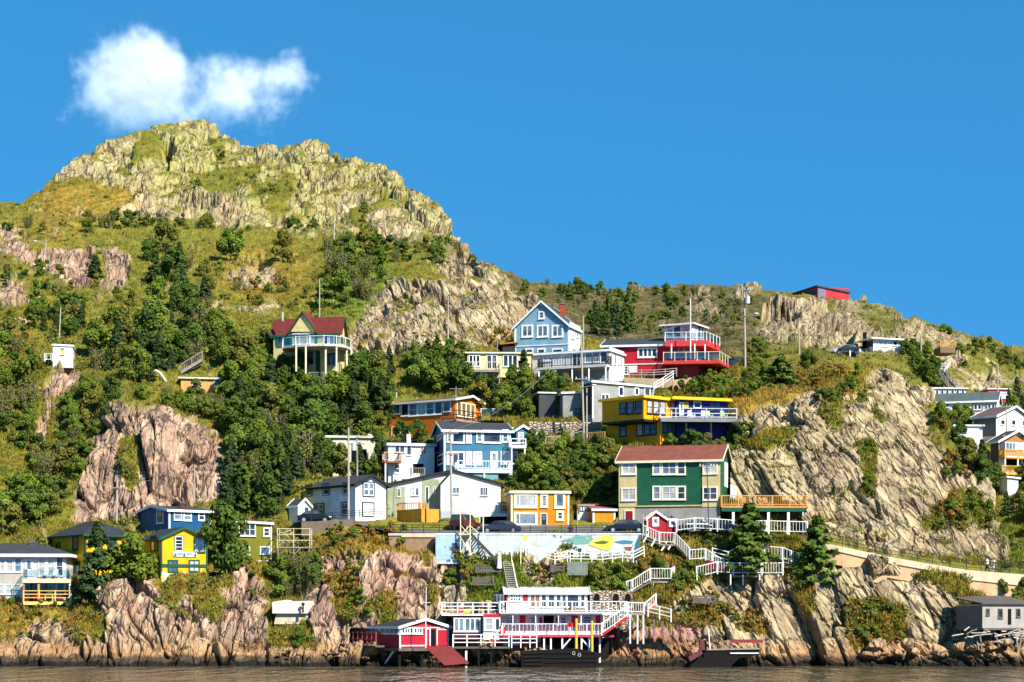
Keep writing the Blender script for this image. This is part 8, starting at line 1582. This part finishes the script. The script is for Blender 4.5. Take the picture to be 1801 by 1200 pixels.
def grass_mat():
    t = NT('grass_blades'); P = t.pos(); tint = t.attr('tint')
    g = t.mix(tint, (.06, .08, .012), (.24, .22, .03)); g = t.mix(t.ramp(t.noise(P, .35, 4, .6), .4, .65), g, t.mix(tint, (.13, .11, .02), (.36, .27, .04)))
    go = t.math('MULTIPLY', t.math('ADD', t.attr('gold'), .15), t.ramp(t.noise(P, .5, 4, .7), .35, .58), True); g = t.mix(go, g, t.mix(tint, (.22, .11, .02), (.46, .30, .07)))
    g = t.mix(t.math('MULTIPLY', t.attr('lush'), .9, True), g, t.mix(tint, (.06, .11, .012), (.17, .26, .03)))
    g = t.mix(t.attr('heath'), g, t.mix(t.ramp(t.noise(P, .22, 5, .7), .4, .6), (.06, .06, .018), t.mix(tint, (.10, .085, .03), (.23, .165, .06))))
    d = t.n('BsdfDiffuse'); tr = t.n('BsdfTranslucent'); ms = t.n('MixShader'); ms.inputs[0].default_value = .3; t.l(g, d.inputs[0]); t.l(g, tr.inputs[0]); t.l(d.outputs[0], ms.inputs[1]); t.l(tr.outputs[0], ms.inputs[2]); t.l(ms.outputs[0], t.out.inputs[0]); return t.m
def tufts(P, N, nr):
    n = len(P); nb = 4; base = np.repeat(P[:, None], nb, 1) + nr.normal(size=(n, nb, 3)) * np.array([.18, .18, 0]); h = nr.uniform(.18, .52, (n, 1)) * nr.uniform(.6, 1.1, (n, nb)); a = nr.uniform(0, 6.28, (n, nb)); w = nr.uniform(.03, .075, (n, nb))
    side = np.stack([np.cos(a), np.sin(a), 0 * a], -1) * w[..., None]; lean = nr.normal(size=(n, nb, 3)) * np.array([.16, .16, 0]) ; tip = base + lean + np.stack([0 * h, 0 * h, h], -1)
    lo = base - np.array([0, 0, .08]); v = np.stack([lo - side, lo + side, tip + side * .25, tip - side * .25], 2); return v.reshape(n, nb * 4, 3), np.repeat(nr.uniform(0, 1, (n, nb)), 4, 1)
def boxes(px, py):
    bad = np.zeros(px.shape, bool)
    for a, _, c, ty, by in HOUSEBOX: bad |= (px > a - 1) & (px < c + 1) & (py > ty) & (py < by)
    bad |= (py > 905) & (py < 942) & (px > 540) & (px < 1130)
    bad |= (px > 1450) & (py > np.interp(px, [1450, 1560, 1640, 1801], [945, 968, 984, 1002])) & (py < np.interp(px, [1450, 1560, 1640, 1801], [962, 986, 1002, 1022])); return bad
scatter('grass', 265000, tufts, grass_mat(), 5, lambda px, py, rk, P, nr: (rk < .45) & (P[:, 2] > 1.6) & ~boxes(px, py))
def clumps(P, N, nr):
    n = len(P); nl = 34; r = nr.uniform(.28, .85, (n, 1)); d = unit(nr.normal(size=(n, nl, 3)) + np.array([0, 0, .5])); d[..., 2] = np.abs(d[..., 2]); C = P[:, None] + d * (r * nr.uniform(.6, 1.05, (n, nl)))[..., None] * np.array([1, 1, .75])
    Nn = unit(d + nr.normal(size=d.shape) * .5); a = unit(np.cross(Nn, nr.normal(size=d.shape))); b = np.cross(Nn, a); s = nr.uniform(.09, .2, (n, nl, 1)); v = np.stack([C - a * s, C - b * s * .7, C + a * s, C + b * s * .7], 2)
    return v.reshape(n, nl * 4, 3), np.repeat(np.clip(nr.uniform(0, 1, (n, 1)) + nr.normal(size=(n, nl)) * .2, 0, 1), 4, 1)
def scrub_mat():
    t = NT('scrub_leaves'); tint = t.attr('tint'); g = t.mix(tint, (.040, .058, .014), (.16, .165, .032)); g = t.mix(t.math('MULTIPLY', t.attr('gold'), .6, True), g, t.mix(tint, (.09, .055, .015), (.28, .18, .04))); g = t.mix(t.attr('lush'), g, t.mix(tint, (.05, .09, .012), (.15, .22, .03)))
    t.l(g, t.b.inputs['Base Color']); t.b.inputs['Roughness'].default_value = .8; t.b.inputs['Specular IOR Level'].default_value = .2; return t.m
def okc(px, py, rk, P, nr):
    d = fbm(P * .18, 3, 91) * 1.2 + fbm(P * .7, 2, 92) * .6
    return (rk < .75) & (P[:, 2] > 2.2) & ~boxes(px, py) & (d > .02) & (nr.uniform(size=len(px)) < .85)
scatter('scrub', 18000, clumps, scrub_mat(), 6, okc)
# summit cairn-like post
